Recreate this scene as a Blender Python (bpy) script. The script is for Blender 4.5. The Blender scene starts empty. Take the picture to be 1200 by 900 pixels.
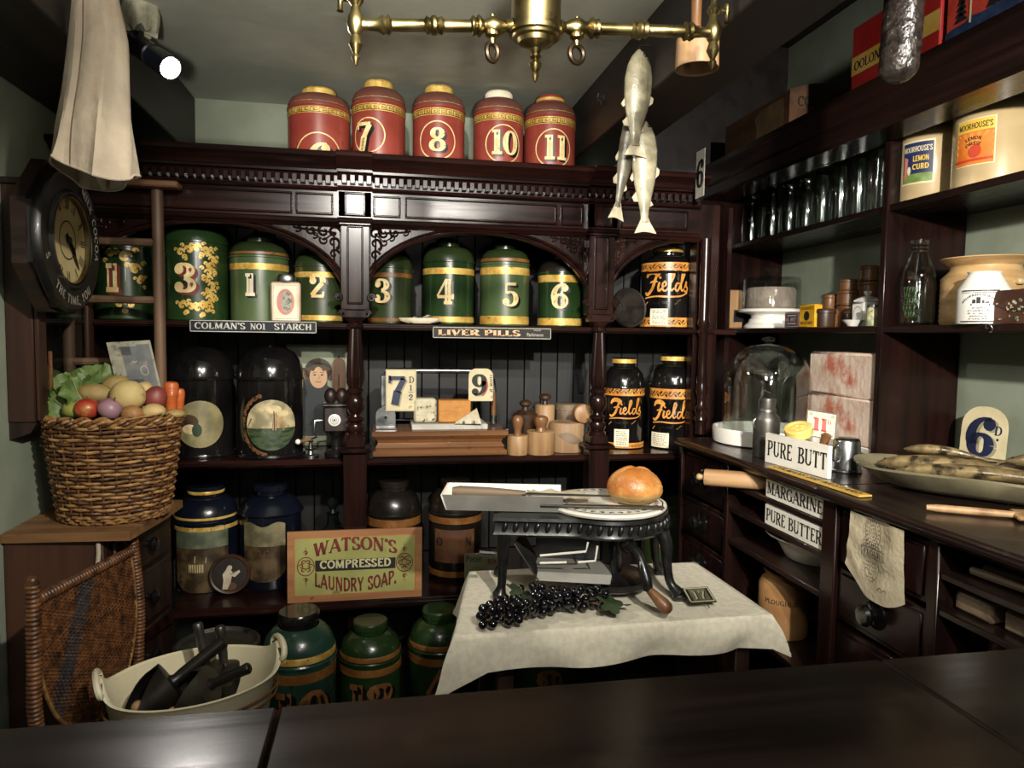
import bpy, math, random
from mathutils import Vector, Matrix, noise
random.seed(7)
PI = math.pi
col = bpy.context.scene.collection
sc = bpy.context.scene

# ------------------------------------------------------------------ camera
F = 832.0
YAW, PIT, ROL = (math.radians(a) for a in (10.66, -3.82, 0.80))
CAM = Vector((0, 0, 1.32))
_fw = Vector((math.sin(YAW)*math.cos(PIT), math.cos(YAW)*math.cos(PIT), math.sin(PIT)))
_r = Vector((math.cos(YAW), -math.sin(YAW), 0))
_u = _r.cross(_fw)
_r2 = _r*math.cos(ROL) + _u*math.sin(ROL)
_u2 = -_r*math.sin(ROL) + _u*math.cos(ROL)
cam = bpy.data.objects.new('camera', bpy.data.cameras.new('camera'))
col.objects.link(cam)
cam.data.sensor_width = 36
cam.data.lens = F/1200*36
cam.data.clip_start = 0.02
mw = Matrix((_r2, _u2, -_fw)).transposed().to_4x4()
mw.translation = CAM
cam.matrix_world = mw
sc.camera = cam

def P(x, y, X=None, Y=None, Z=None):
    """world point seen at photo position (x, y) on one upright or level plane"""
    d = _fw + _r2*((x-600)/F) - _u2*((y-450)/F)
    if Y is not None: t = Y/d.y
    elif X is not None: t = X/d.x
    else: t = (Z-CAM.z)/d.z
    return CAM + d*t
def mpp(p): return (p-CAM).dot(_fw)/F      # metres per photo pixel at a point

# ------------------------------------------------------------------ world, lights, exposure
w = bpy.data.worlds.new('world'); sc.world = w; w.use_nodes = True
w.node_tree.nodes['Background'].inputs[0].default_value = (1.0, .93, .82, 1)
w.node_tree.nodes['Background'].inputs[1].default_value = 0.02
sc.view_settings.view_transform = 'Standard'
sc.view_settings.look = 'None'
sc.view_settings.gamma = 1
sc.view_settings.use_curve_mapping = False
sc.view_settings.exposure = 0.0

def spot(name, loc, target, power, size=60, blend=.6, rad=.04, color=(1, .945, .85)):
    l = bpy.data.lights.new(name, 'SPOT'); l.energy = power; l.spot_size = math.radians(size)
    l.spot_blend = blend; l.shadow_soft_size = rad; l.color = color
    o = bpy.data.objects.new(name, l); col.objects.link(o); o.location = loc
    o.rotation_euler = (Vector(target)-Vector(loc)).to_track_quat('-Z', 'Y').to_euler()
    return o
SPOT_W = 26
# shop track spots on the ceiling in front of the counter
spot('track_spot_left', (-.12, .1, 2.2), (.2, 2.7, 1.5), 240, 52, .9, .03)
spot('track_spot_centre', (.5, -.2, 2.1), (.6, 2.5, 1.15), 250, 55, .9, .03)
spot('track_spot_right', (.35, -.7, 1.96), (1.5, 2.0, 1.4), 540, 48, .9, .03)
spot('track_spot_aisle', (.6, .1, 2.2), (-.85, 2.25, .98), 240, 40, .9, .03)
fl = bpy.data.lights.new('rear_fill', 'POINT'); fl.energy = 15; fl.shadow_soft_size = .14; fl.color = (1, .945, .85)  # added soft fill behind the camera, not a lamp of the shop
flo = bpy.data.objects.new('rear_fill', fl); col.objects.link(flo); flo.location = (.15, -.85, 1.85)
spot('ceiling_fill', (.0, -1.0, 1.0), (-.05, 1.75, 2.25), 420, 34, 1., .08)  # added out of view to brighten the ceiling, no fixture there
fl2 = bpy.data.lights.new('front_fill', 'POINT'); fl2.energy = 18; fl2.shadow_soft_size = .1; fl2.color = (1, .945, .85)  # added fill above the front counter for ceiling and left wall
flo2 = bpy.data.objects.new('front_fill', fl2); col.objects.link(flo2); flo2.location = (.12, .42, 1.93)
spot('corner_fill', (1.12, .3, 2.35), (1.44, 1.75, 2.1), 110, 50, .9, .03)  # added spot past the beam to brighten the boxes over the right shelving

# ------------------------------------------------------------------ materials
def lin(h):
    h = h.lstrip('#'); c = [int(h[i:i+2], 16)/255 for i in (0, 2, 4)]
    return tuple((x/12.92 if x <= .04045 else ((x+.055)/1.055)**2.4) for x in c) + (1,)
_mats = {}
def M(name, c1, c2=None, rough=.5, metal=0., scale=12., stretch=(1, 1, 1), bump=0., bscale=None, lo=.4, hi=.6, c3=None, scale3=6., lo3=.62, hi3=.68, coat=0., rvar=.08, emit=0., spec=.5):
    """procedural surface: two tones of noise, optional third patchy tone (wear), fine relief"""
    if name in _mats: return _mats[name]
    m = bpy.data.materials.new(name); m.use_nodes = True; nt = m.node_tree; N = nt.nodes; L = nt.links
    b = N['Principled BSDF']; c2 = c2 or c1
    tc = N.new('ShaderNodeTexCoord'); mp = N.new('ShaderNodeMapping'); mp.inputs['Scale'].default_value = stretch
    L.new(tc.outputs['Object'], mp.inputs[0])
    n = N.new('ShaderNodeTexNoise'); n.inputs['Scale'].default_value = scale; n.inputs['Detail'].default_value = 5
    L.new(mp.outputs[0], n.inputs['Vector'])
    r = N.new('ShaderNodeValToRGB'); r.color_ramp.elements[0].position = lo; r.color_ramp.elements[1].position = hi
    r.color_ramp.elements[0].color = lin(c1); r.color_ramp.elements[1].color = lin(c2)
    L.new(n.outputs[0], r.inputs[0]); out = r.outputs[0]
    if c3:
        n3 = N.new('ShaderNodeTexNoise'); n3.inputs['Scale'].default_value = scale3; n3.inputs['Detail'].default_value = 8; n3.inputs['Roughness'].default_value = .65
        L.new(tc.outputs['Object'], n3.inputs['Vector'])
        r3 = N.new('ShaderNodeValToRGB'); r3.color_ramp.elements[0].position = lo3; r3.color_ramp.elements[1].position = hi3
        L.new(n3.outputs[0], r3.inputs[0])
        mx = N.new('ShaderNodeMixRGB'); mx.inputs[2].default_value = lin(c3)
        L.new(r3.outputs[0], mx.inputs[0]); L.new(out, mx.inputs[1]); out = mx.outputs[0]
    L.new(out, b.inputs['Base Color'])
    mr = N.new('ShaderNodeMapRange'); mr.inputs[3].default_value = max(rough-rvar, .02); mr.inputs[4].default_value = rough+rvar
    L.new(n.outputs[0], mr.inputs[0]); L.new(mr.outputs[0], b.inputs['Roughness'])
    b.inputs['Metallic'].default_value = metal
    b.inputs['Coat Weight'].default_value = coat
    b.inputs['Specular IOR Level'].default_value = spec
    if emit:
        b.inputs['Emission Color'].default_value = lin(c1); b.inputs['Emission Strength'].default_value = emit
    if bump:
        nb = N.new('ShaderNodeTexNoise'); nb.inputs['Scale'].default_value = bscale or scale*2; nb.inputs['Detail'].default_value = 4
        L.new(mp.outputs[0], nb.inputs['Vector'])
        bp = N.new('ShaderNodeBump'); bp.inputs['Strength'].default_value = bump; bp.inputs['Distance'].default_value = .01
        L.new(nb.outputs[0], bp.inputs['Height']); L.new(bp.outputs[0], b.inputs['Normal'])
    _mats[name] = m
    return m
def glass(name, tint='f7f9f8', amount=.08, rough=.02):
    if name in _mats: return _mats[name]
    m = bpy.data.materials.new(name); m.use_nodes = True; nt = m.node_tree; N = nt.nodes; L = nt.links
    N.remove(N['Principled BSDF']); o = N['Material Output']
    t = N.new('ShaderNodeBsdfTransparent'); t.inputs[0].default_value = lin(tint)
    g = N.new('ShaderNodeBsdfGlossy'); g.inputs['Roughness'].default_value = rough
    fr = N.new('ShaderNodeLayerWeight'); fr.inputs[0].default_value = .25
    mr = N.new('ShaderNodeMapRange'); mr.inputs[3].default_value = amount; mr.inputs[4].default_value = .75
    L.new(fr.outputs['Facing'], mr.inputs[0])
    pw = N.new('ShaderNodeMath'); pw.operation = 'POWER'; pw.inputs[1].default_value = 2.2
    L.new(fr.outputs['Facing'], pw.inputs[0]); L.new(pw.outputs[0], mr.inputs[0])
    mx = N.new('ShaderNodeMixShader'); L.new(mr.outputs[0], mx.inputs[0]); L.new(t.outputs[0], mx.inputs[1]); L.new(g.outputs[0], mx.inputs[2])
    L.new(mx.outputs[0], o.inputs[0]); _mats[name] = m
    return m

GR = (1, 1, .06)      # grain up the z axis
GX = (.06, 1, 1); GY = (1, .06, 1)
mahog = M('mahogany', '140b09', '22110e', .22, scale=26, stretch=GR, coat=.0, spec=.27, bump=.02)
mahogx = M('mahogany_across', '140b09', '26120f', .22, scale=26, stretch=GX, coat=.0, spec=.27, bump=.02)
mahogy = M('mahogany_side', '130b09', '1e110e', .26, scale=26, stretch=GY, coat=.0, spec=.27, bump=.02)
dark = M('black_stained_boards', '060606', '0c0c0b', .5, scale=30, stretch=GR, bump=.05)
darkw = M('dark_brown_wood', '1a0f0b', '2a1912', .45, scale=30, stretch=GR, bump=.05)
beamm = M('dark_painted_beam', '140f0e', '221a18', .5, scale=14, stretch=GY, bump=.06)
sage = M('sage_green_plaster', '7c8372', '888f7d', .8, scale=5, bump=.08, bscale=40)
ceilm = M('ceiling_plaster', '94978a', 'a6a99b', .85, scale=3, bump=.12, bscale=18)
floorm = M('floorboards', '1a120d', '2b1e15', .6, scale=20, stretch=GY)
ctop = M('counter_top_dark', '120e0c', '221a16', .22, scale=22, stretch=GX, coat=.0, spec=.32, bump=.03, c3='2d241f', scale3=9, lo3=.6, hi3=.75)
ctopy = M('side_counter_dark', '140d0b', '251713', .3, scale=22, stretch=GY, coat=.15, bump=.04, c3='3a2a22', scale3=14, lo3=.62, hi3=.72)
stand_top = M('worn_pine_top', '6b4a2c', '8a6540', .55, scale=22, stretch=GX, bump=.1, c3='4a311d', scale3=8, lo3=.58, hi3=.7)
brownw = M('brown_panel_wood', '2e1a11', '422719', .5, scale=20, stretch=GR, bump=.06)
greenp = M('green_japanned_tin', '253019', '303b20', .3, scale=5, coat=.2, c3='3b3f1f', scale3=14, lo3=.66, hi3=.72, bump=.015)
greenf = M('faded_green_tin', '3d4f30', '4a5a38', .34, scale=4, coat=.15, c3='2f381f', scale3=16, lo3=.64, hi3=.7)
greend = M('deep_green_tin', '1a2e16', '23391b', .25, scale=6, coat=.3, c3='0c2110', scale3=15, lo3=.64, hi3=.7)
greenb = M('blue_green_tin', '1a3328', '26463a', .28, scale=8, coat=.2, c3='0e1a14', scale3=18, lo3=.6, hi3=.66)
goldp = M('gold_paint', 'b98f3c', 'd8b766', .4, scale=30, metal=.25, c3='5a4316', scale3=50, lo3=.6, hi3=.68)
goldb = M('brown_gold_band', '6b431f', '875a2c', .4, scale=20, c3='2c1a0d', scale3=40, lo3=.6, hi3=.7)
goldo = M('orange_gold_band', 'b0712a', 'cf9145', .4, scale=20, c3='5a3210', scale3=40, lo3=.62, hi3=.7)
creamn = M('cream_numeral_paint', 'c7ac72', 'e0cb96', .45, scale=30, c3='7e6434', scale3=45, lo3=.64, hi3=.7)
blackp = M('black_paint', '0a0a09', '12110f', .4, scale=30)
redt = M('red_japanned_tin', '7d332a', '8c3e33', .32, scale=6, coat=.25, c3='5e1a15', scale3=20, lo3=.62, hi3=.7)
redtop = M('dusty_red_shoulder', '57302a', '6b3a30', .5, scale=10, c3='4a3a30', scale3=20, lo3=.5, hi3=.7)
blackt = M('black_japanned_tin', '0c0b0b', '151313', .16, scale=8, coat=.5, c3='2c2a29', scale3=26, lo3=.68, hi3=.74)
bluet = M('navy_tin', '0b0f18', '10141f', .24, scale=8, coat=.3, c3='0a0c12', scale3=15, lo3=.6, hi3=.7)
browntin = M('brown_black_tin', '14110e', '1f1a14', .28, scale=10, coat=.2, c3='2b2418', scale3=20)
brass = M('aged_brass', '6f6240', '8f8158', .32, metal=1, scale=18, c3='4d3f22', scale3=22, lo3=.55, hi3=.7)
bronze = M('dark_bronze', '241c12', '3a2e1e', .35, metal=.8, scale=20)
steel = M('worn_steel', '7d7f80', 'a0a2a2', .3, metal=1, scale=25)
tinm = M('dull_tinplate', '55524d', '6b6862', .42, metal=.85, scale=15, c3='3a3733', scale3=20)
iron = M('black_cast_iron', '0e0e0e', '191919', .34, scale=40, bump=.05, coat=.15)
enamel = M('white_enamel', 'e6e1d3', 'efeadd', .25, scale=6, coat=.3)
ceramic = M('white_ceramic', 'dcd9d0', 'e8e5dc', .3, scale=6, coat=.3)
creamen = M('cream_enamel', 'd9cfae', 'e3dabd', .3, scale=5, coat=.2)
linen = M('white_tablecloth_linen', 'ccc5b2', 'd8d1bd', .9, scale=60, bump=.1, bscale=300)
canvas = M('cream_canvas', '9a8d7a', 'ab9d88', .95, scale=9, bump=.5, bscale=26, c3='a08a70', scale3=7, lo3=.6, hi3=.75)
wicker = M('brown_wicker', '6d4a2b', '96703f', .5, scale=40, c3='3b2614', scale3=25, lo3=.55, hi3=.68)
wickerd = M('dark_cane', '4a2c18', '6b4426', .45, scale=40, c3='2a180d', scale3=25, lo3=.5, hi3=.65)
caneblue = M('blue_black_cane', '23262c', '33373d', .5, scale=40)
beech = M('pale_turned_wood', '8c6a46', 'a98760', .5, scale=22, stretch=GR, bump=.05, c3='6e4d2c', scale3=14, lo3=.6, hi3=.72)
treen = M('turned_brown_wood', '5a3a22', '7a5434', .38, scale=20, stretch=GR, coat=.15, c3='46270f', scale3=14, lo3=.58, hi3=.7)
greywood = M('weathered_grey_wood', '5c4c3c', '7a6853', .6, scale=24, stretch=GX, bump=.08)
ladderm = M('worn_ladder_wood', '4a3626', '69503a', .6, scale=20, stretch=GR, bump=.08, c3='8a7660', scale3=40, lo3=.68, hi3=.72)
oak = M('golden_oak', '5a3820', '78502c', .35, scale=22, stretch=GX, coat=.2, c3='4b2912', scale3=12, lo3=.6, hi3=.7)
crate = M('crate_wood', '4a2f1b', '654428', .65, scale=16, stretch=GY, bump=.1, c3='33200f', scale3=8, lo3=.55, hi3=.7)
marble = M('grey_marble', 'b0aca2', 'c4c0b6', .35, scale=9, c3='8f8c86', scale3=12, lo3=.55, hi3=.65)
paper = M('aged_paper', 'cfc4a8', 'ddd4bc', .85, scale=20)
ticket = M('ticket_cream_card', 'c3b58e', 'd0c4a0', .5, scale=14, c3='9a8a62', scale3=18, lo3=.62, hi3=.72)
navy = M('navy_ink', '141a36', '1a2142', .5)
ink = M('black_ink', '14110f', '1a1714', .6)
redink = M('red_ink', 'a8241c', 'b52c22', .5)
maroon = M('maroon_ink', '5e1c16', '6c221a', .6)
whitep = M('white_paint', 'd8d3c6', 'e4e0d4', .45)
stone = M('stoneware_cream', 'b39d74', 'c2ac84', .3, scale=6, coat=.3, c3='a18a60', scale3=14)
stoneb = M('stoneware_tan', '9a7047', 'b08859', .35, scale=8, coat=.2)
gl = glass('clear_glass')
gj = glass('jar_glass', 'f2f6f4', .16, .1)
gld = glass('dome_glass', 'f8faf9', .12)

# ------------------------------------------------------------------ mesh builder
class MB:
    def __init__(s): s.v = []; s.f = []; s.m = []
    def add(s, vs, fs, mi=0):
        o = len(s.v); s.v += [tuple(p) for p in vs]; s.f += [tuple(i+o for i in f) for f in fs]; s.m += [mi]*len(fs); return s
    def box(s, a, b, c=.0, mi=0):
        """box from corner a to corner b with chamfer c"""
        lo = [min(a[i], b[i]) for i in range(3)]; hi = [max(a[i], b[i]) for i in range(3)]
        c = min(c, *[(hi[i]-lo[i])*.49 for i in range(3)])
        if c <= 0:
            vs = [(x, y, z) for z in (lo[2], hi[2]) for y in (lo[1], hi[1]) for x in (lo[0], hi[0])]
            return s.add(vs, [(0, 2, 3, 1), (4, 5, 7, 6), (0, 1, 5, 4), (2, 6, 7, 3), (0, 4, 6, 2), (1, 3, 7, 5)], mi)
        vs = []; idx = {}
        for ax in range(3):
            for sx in (0, 1):
                for sy in (0, 1):
                    for sz in (0, 1):
                        sg = (sx, sy, sz)
                        p = [(hi[i] if sg[i] else lo[i]) if i == ax else (hi[i]-c if sg[i] else lo[i]+c) for i in range(3)]
                        idx[(ax,)+sg] = len(vs); vs.append(p)
        fs = []
        for ax in range(3):
            b1, b2 = [i for i in range(3) if i != ax]
            for sd in (0, 1):
                q = []
                for t1, t2 in ((0, 0), (1, 0), (1, 1), (0, 1)):
                    sg = [0, 0, 0]; sg[ax] = sd; sg[b1] = t1; sg[b2] = t2; q.append(idx[(ax,)+tuple(sg)])
                fs.append(q)
        for ax in range(3):                     # edges along ax
            b1, b2 = [i for i in range(3) if i != ax]
            for t1 in (0, 1):
                for t2 in (0, 1):
                    q = []
                    for (fa, e) in ((b1, 0), (b1, 1), (b2, 1), (b2, 0)):
                        sg = [0, 0, 0]; sg[ax] = e; sg[b1] = t1; sg[b2] = t2; q.append(idx[(fa,)+tuple(sg)])
                    fs.append(q)
        for sx in (0, 1):
            for sy in (0, 1):
                for sz in (0, 1): fs.append([idx[(a_, sx, sy, sz)] for a_ in range(3)])
        return s.add(vs, fs, mi)
    def lathe(s, prof, n=40, c=(0, 0, 0), mi=0, flute=0, fl_amt=0., close=False, sx=1, sy=1, a0=0, a1=2*PI):
        """profile (r, z) turned about z; ends on the axis are closed by r = 0"""
        vs = []; full = abs(a1-a0-2*PI) < 1e-6; k = n if full else n+1
        for (r, z) in prof:
            for i in range(k):
                a = a0+(a1-a0)*i/n; rr = r*(1-fl_amt*(.5-.5*math.cos(a*flute))) if flute else r
                vs.append((c[0]+rr*math.cos(a)*sx, c[1]+rr*math.sin(a)*sy, c[2]+z))
        fs = []
        for j in range(len(prof)-1):
            for i in range(n):
                i2 = (i+1) % k
                fs.append((j*k+i, j*k+i2, (j+1)*k+i2, (j+1)*k+i))
        return s.add(vs, fs, mi)
    def tube(s, pts, r, n=8, mi=0, caps=True, closed=False):
        pts = [Vector(p) for p in pts]; rs = r if isinstance(r, (list, tuple)) else [r]*len(pts)
        vs = []; up = None
        for i, p in enumerate(pts):
            if closed: t = (pts[(i+1) % len(pts)]-pts[i-1])
            else: t = (pts[min(i+1, len(pts)-1)]-pts[max(i-1, 0)])
            t = t.normalized() if t.length > 1e-9 else Vector((0, 0, 1))
            if up is None:
                up = Vector((0, 0, 1)) if abs(t.z) < .9 else Vector((1, 0, 0))
            a = t.cross(up)
            if a.length < 1e-6: a = t.orthogonal()
            a.normalize(); b = a.cross(t).normalized(); up = b
            for k in range(n):
                an = 2*PI*k/n; vs.append(p+a*(math.cos(an)*rs[i])+b*(math.sin(an)*rs[i]))
        fs = []; m = len(pts)
        for i in range(m if closed else m-1):
            for k in range(n):
                i2 = (i+1) % m; fs.append((i*n+k, i*n+(k+1) % n, i2*n+(k+1) % n, i2*n+k))
        if caps and not closed:
            fs.append(tuple(range(n))[::-1]); fs.append(tuple((m-1)*n+k for k in range(n)))
        return s.add(vs, fs, mi)
    def prism(s, poly, d0, d1, plane='xz', mi=0):
        """polygon extruded along the missing axis from d0 to d1"""
        def mk(p, d): return (p[0], d, p[1]) if plane == 'xz' else ((d, p[0], p[1]) if plane == 'yz' else (p[0], p[1], d))
        n = len(poly); vs = [mk(p, d0) for p in poly]+[mk(p, d1) for p in poly]
        fs = [tuple(range(n)), tuple(range(2*n-1, n-1, -1))]+[(i, i+n, (i+1) % n+n, (i+1) % n) for i in range(n)]
        return s.add(vs, fs, mi)
    def ball(s, c, r, nu=14, nv=9, mi=0, sc_=(1, 1, 1), wob=0., seed=0, rot=None):
        vs = []; 
        for j in range(nv+1):
            t = PI*j/nv
            for i in range(nu):
                a = 2*PI*i/nu; d = Vector((math.sin(t)*math.cos(a), math.sin(t)*math.sin(a), math.cos(t)))
                k = r*(1+wob*noise.noise(d*1.7+Vector((seed*3.1, seed*1.7, 0))))
                p = Vector((d.x*k*sc_[0], d.y*k*sc_[1], d.z*k*sc_[2]))
                if rot: p = rot @ p
                vs.append(p+Vector(c))
        fs = [(j*nu+i, (j+1)*nu+i, (j+1)*nu+(i+1) % nu, j*nu+(i+1) % nu) for j in range(nv) for i in range(nu)]
        return s.add(vs, fs, mi)
    def xf(s, mat):
        s.v = [tuple(mat @ Vector(p)) for p in s.v]; return s
    def mesh(s, name, mats, angle=40):
        me = bpy.data.meshes.new(name); me.from_pydata(s.v, [], s.f); me.update()
        for m in (mats if isinstance(mats, (list, tuple)) else [mats]): me.materials.append(m)
        if len(me.polygons) == len(s.m): me.polygons.foreach_set('material_index', s.m)
        import bmesh
        bm = bmesh.new(); bm.from_mesh(me); bmesh.ops.remove_doubles(bm, verts=bm.verts, dist=1e-6)
        if len(bm.faces) and not s.__dict__.get('flat'): bmesh.ops.recalc_face_normals(bm, faces=bm.faces)
        bm.to_mesh(me); bm.free()
        me.polygons.foreach_set('use_smooth', [True]*len(me.polygons))
        me.set_sharp_from_angle(angle=math.radians(angle)); me.update()
        return me
    def build(s, name, mats, parent=None, loc=(0, 0, 0), rot=(0, 0, 0), label=None, cat=None, group=None, kind=None, angle=40):
        o = bpy.data.objects.new(name, s.mesh(name, mats, angle)); col.objects.link(o)
        o.location = loc; o.rotation_euler = rot
        if parent: o.parent = parent
        return tag(o, label, cat, group, kind)
def tag(o, label=None, cat=None, group=None, kind=None):
    if label: o['label'] = label
    if cat: o['category'] = cat
    if group: o['group'] = group
    if kind: o['kind'] = kind
    return o
def thing(name, label, cat, loc=(0, 0, 0), rz=0., group=None, rot=None):
    o = bpy.data.objects.new(name, None); col.objects.link(o); o.location = loc
    o.rotation_euler = rot if rot else (0, 0, rz); o.empty_display_size = .05
    return tag(o, label, cat, group)
def child(o, name, parent, loc=(0, 0, 0), rot=(0, 0, 0), scale=None):
    """another instance of the mesh of o"""
    c = bpy.data.objects.new(name, o.data); col.objects.link(c); c.parent = parent; c.location = loc; c.rotation_euler = rot
    if scale: c.scale = scale
    return c

# ------------------------------------------------------------------ lettering (drawn with pen strokes)
def arc(cx, cy, rx, ry, a, b): return ('a', cx, cy, rx, ry, a, b)
def ln(x0, y0, x1, y1, k='k'): return ('l', x0, y0, x1, y1, k)
def sf(x, y): return ('s', x, y)
def bl(x, y, r=1): return ('b', x, y, r)
GLY = {
 'A': (.8, [ln(.06, 0, .4, 1, 'n'), ln(.4, 1, .74, 0), ln(.18, .34, .62, .34, 'n'), sf(.06, 0), sf(.74, 0)]),
 'B': (.68, [ln(.16, 0, .16, 1), ln(.1, 1, .36, 1, 'n'), ln(.1, .53, .38, .53, 'n'), ln(.1, 0, .38, 0, 'n'), arc(.36, .765, .2, .235, -90, 90), arc(.38, .265, .24, .265, -90, 90), sf(.12, 0), sf(.12, 1)]),
 'C': (.74, [arc(.4, .5, .33, .5, 48, 312), ln(.64, .68, .64, .98, 'n')]),
 'D': (.78, [ln(.16, 0, .16, 1), ln(.1, 1, .36, 1, 'n'), ln(.1, 0, .36, 0, 'n'), arc(.36, .5, .34, .5, -90, 90), sf(.12, 0), sf(.12, 1)]),
 'E': (.64, [ln(.16, 0, .16, 1), ln(.08, 1, .56, 1, 'n'), ln(.08, 0, .58, 0, 'n'), ln(.16, .52, .42, .52, 'n'), ln(.56, .82, .56, 1, 'n'), ln(.58, 0, .58, .2, 'n'), ln(.42, .44, .42, .6, 'n')]),
 'F': (.6, [ln(.16, 0, .16, 1), ln(.08, 1, .56, 1, 'n'), ln(.16, .52, .42, .52, 'n'), ln(.56, .82, .56, 1, 'n'), ln(.42, .44, .42, .6, 'n'), sf(.16, 0)]),
 'G': (.8, [arc(.4, .5, .33, .5, 48, 325), ln(.66, .06, .66, .42), ln(.54, .42, .76, .42, 'n'), ln(.64, .7, .64, .98, 'n')]),
 'H': (.82, [ln(.17, 0, .17, 1), ln(.65, 0, .65, 1), ln(.17, .52, .65, .52, 'n'), sf(.17, 0), sf(.17, 1), sf(.65, 0), sf(.65, 1)]),
 'I': (.36, [ln(.18, 0, .18, 1), sf(.18, 0), sf(.18, 1)]),
 'K': (.78, [ln(.16, 0, .16, 1), ln(.6, 1, .2, .42, 'n'), ln(.32, .58, .66, 0), sf(.16, 0), sf(.16, 1), sf(.6, 1), sf(.67, 0)]),
 'L': (.62, [ln(.16, 0, .16, 1), ln(.08, 0, .56, 0, 'n'), ln(.56, 0, .56, .24, 'n'), sf(.16, 1)]),
 'M': (.98, [ln(.14, 0, .14, 1, 'n'), ln(.16, 1, .49, .08), ln(.49, .08, .8, 1, 'n'), ln(.82, 0, .82, 1), sf(.14, 0), sf(.82, 0), sf(.1, 1), sf(.86, 1)]),
 'N': (.84, [ln(.14, 0, .14, 1, 'n'), ln(.16, 1, .68, 0), ln(.7, 0, .7, 1, 'n'), sf(.14, 0), sf(.1, 1), sf(.7, 1)]),
 'O': (.8, [arc(.4, .5, .33, .5, 0, 360)]),
 'P': (.66, [ln(.16, 0, .16, 1), ln(.1, 1, .38, 1, 'n'), ln(.1, .46, .38, .46, 'n'), arc(.38, .73, .22, .27, -90, 90), sf(.16, 0), sf(.12, 1)]),
 'R': (.74, [ln(.16, 0, .16, 1), ln(.1, 1, .38, 1, 'n'), ln(.1, .48, .38, .48, 'n'), arc(.38, .74, .21, .26, -90, 90), ln(.4, .48, .64, .02), sf(.16, 0), sf(.12, 1), sf(.67, 0)]),
 'S': (.62, [arc(.31, .74, .22, .26, 35, 270), arc(.31, .24, .24, .24, 90, -150), ln(.5, .72, .5, .98, 'n'), ln(.1, .02, .1, .3, 'n')]),
 'T': (.7, [ln(.35, 0, .35, 1), ln(.06, 1, .64, 1, 'n'), ln(.06, .78, .06, 1, 'n'), ln(.64, .78, .64, 1, 'n'), sf(.35, 0)]),
 'U': (.8, [ln(.17, .3, .17, 1), arc(.41, .3, .24, .3, 180, 360), ln(.65, .3, .65, 1, 'n'), sf(.17, 1), sf(.65, 1)]),
 'V': (.76, [ln(.08, 1, .38, 0), ln(.38, 0, .68, 1, 'n'), sf(.08, 1), sf(.68, 1)]),
 'W': (1.06, [ln(.08, 1, .3, 0), ln(.3, 0, .53, .95, 'n'), ln(.53, .95, .75, 0), ln(.75, 0, .98, 1, 'n'), sf(.08, 1), sf(.98, 1)]),
 'X': (.76, [ln(.1, 1, .66, 0), ln(.1, 0, .66, 1, 'n'), sf(.1, 1), sf(.66, 0), sf(.1, 0), sf(.66, 1)]),
 'Y': (.74, [ln(.08, 1, .37, .45), ln(.37, .45, .66, 1, 'n'), ln(.37, 0, .37, .45), sf(.08, 1), sf(.66, 1), sf(.37, 0)]),
 "'": (.2, [ln(.1, .74, .1, 1)]), '.': (.22, [bl(.1, .06)]), ',': (.22, [ln(.07, -.12, .12, .08)]), ' ': (.36, []), '-': (.4, [ln(.06, .45, .34, .45, 'n')]),
 '0': (.66, [arc(.33, .5, .24, .5, 0, 360)]),
 '1': (.5, [ln(.27, 0, .27, 1), ln(.06, .95, .27, .95, 'h'), ln(.06, .03, .48, .03, 'h')]),
 '2': (.66, [arc(.33, .7, .23, .3, 165, -15), ln(.54, .62, .1, .1, 'm'), ln(.08, .07, .58, .07, 'h'), ln(.57, .06, .57, .26, 'n'), bl(.15, .7)]),
 '3': (.64, [arc(.3, .75, .22, .25, 150, -90), arc(.3, .26, .26, .26, 90, -150), bl(.13, .78), bl(.12, .2)]),
 '4': (.72, [ln(.42, 1, .05, .32, 'n'), ln(.05, .3, .7, .3, 'h'), ln(.48, 0, .48, 1), ln(.32, .03, .66, .03, 'h'), ln(.68, .2, .68, .42, 'n')]),
 '5': (.64, [ln(.14, .93, .56, .93, 'h'), ln(.13, .95, .13, .52, 'n'), arc(.3, .32, .26, .32, 125, -150), bl(.12, .2)]),
 '6': (.66, [arc(.34, .3, .22, .3, 0, 360), arc(.46, .5, .38, .5, 75, 205), bl(.53, .82)]),
 '7': (.62, [ln(.06, .92, .58, .92, 'h'), ln(.07, .74, .07, 1, 'n'), ln(.55, .9, .32, .45, 'm'), ln(.33, .48, .24, 0)]),
 '8': (.66, [arc(.33, .76, .2, .24, 0, 360), arc(.33, .26, .25, .26, 0, 360)]),
 '9': (.66, [arc(.32, .7, .22, .3, 0, 360), arc(.2, .5, .38, .5, -105, 25), bl(.13, .18)]),
}
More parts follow.
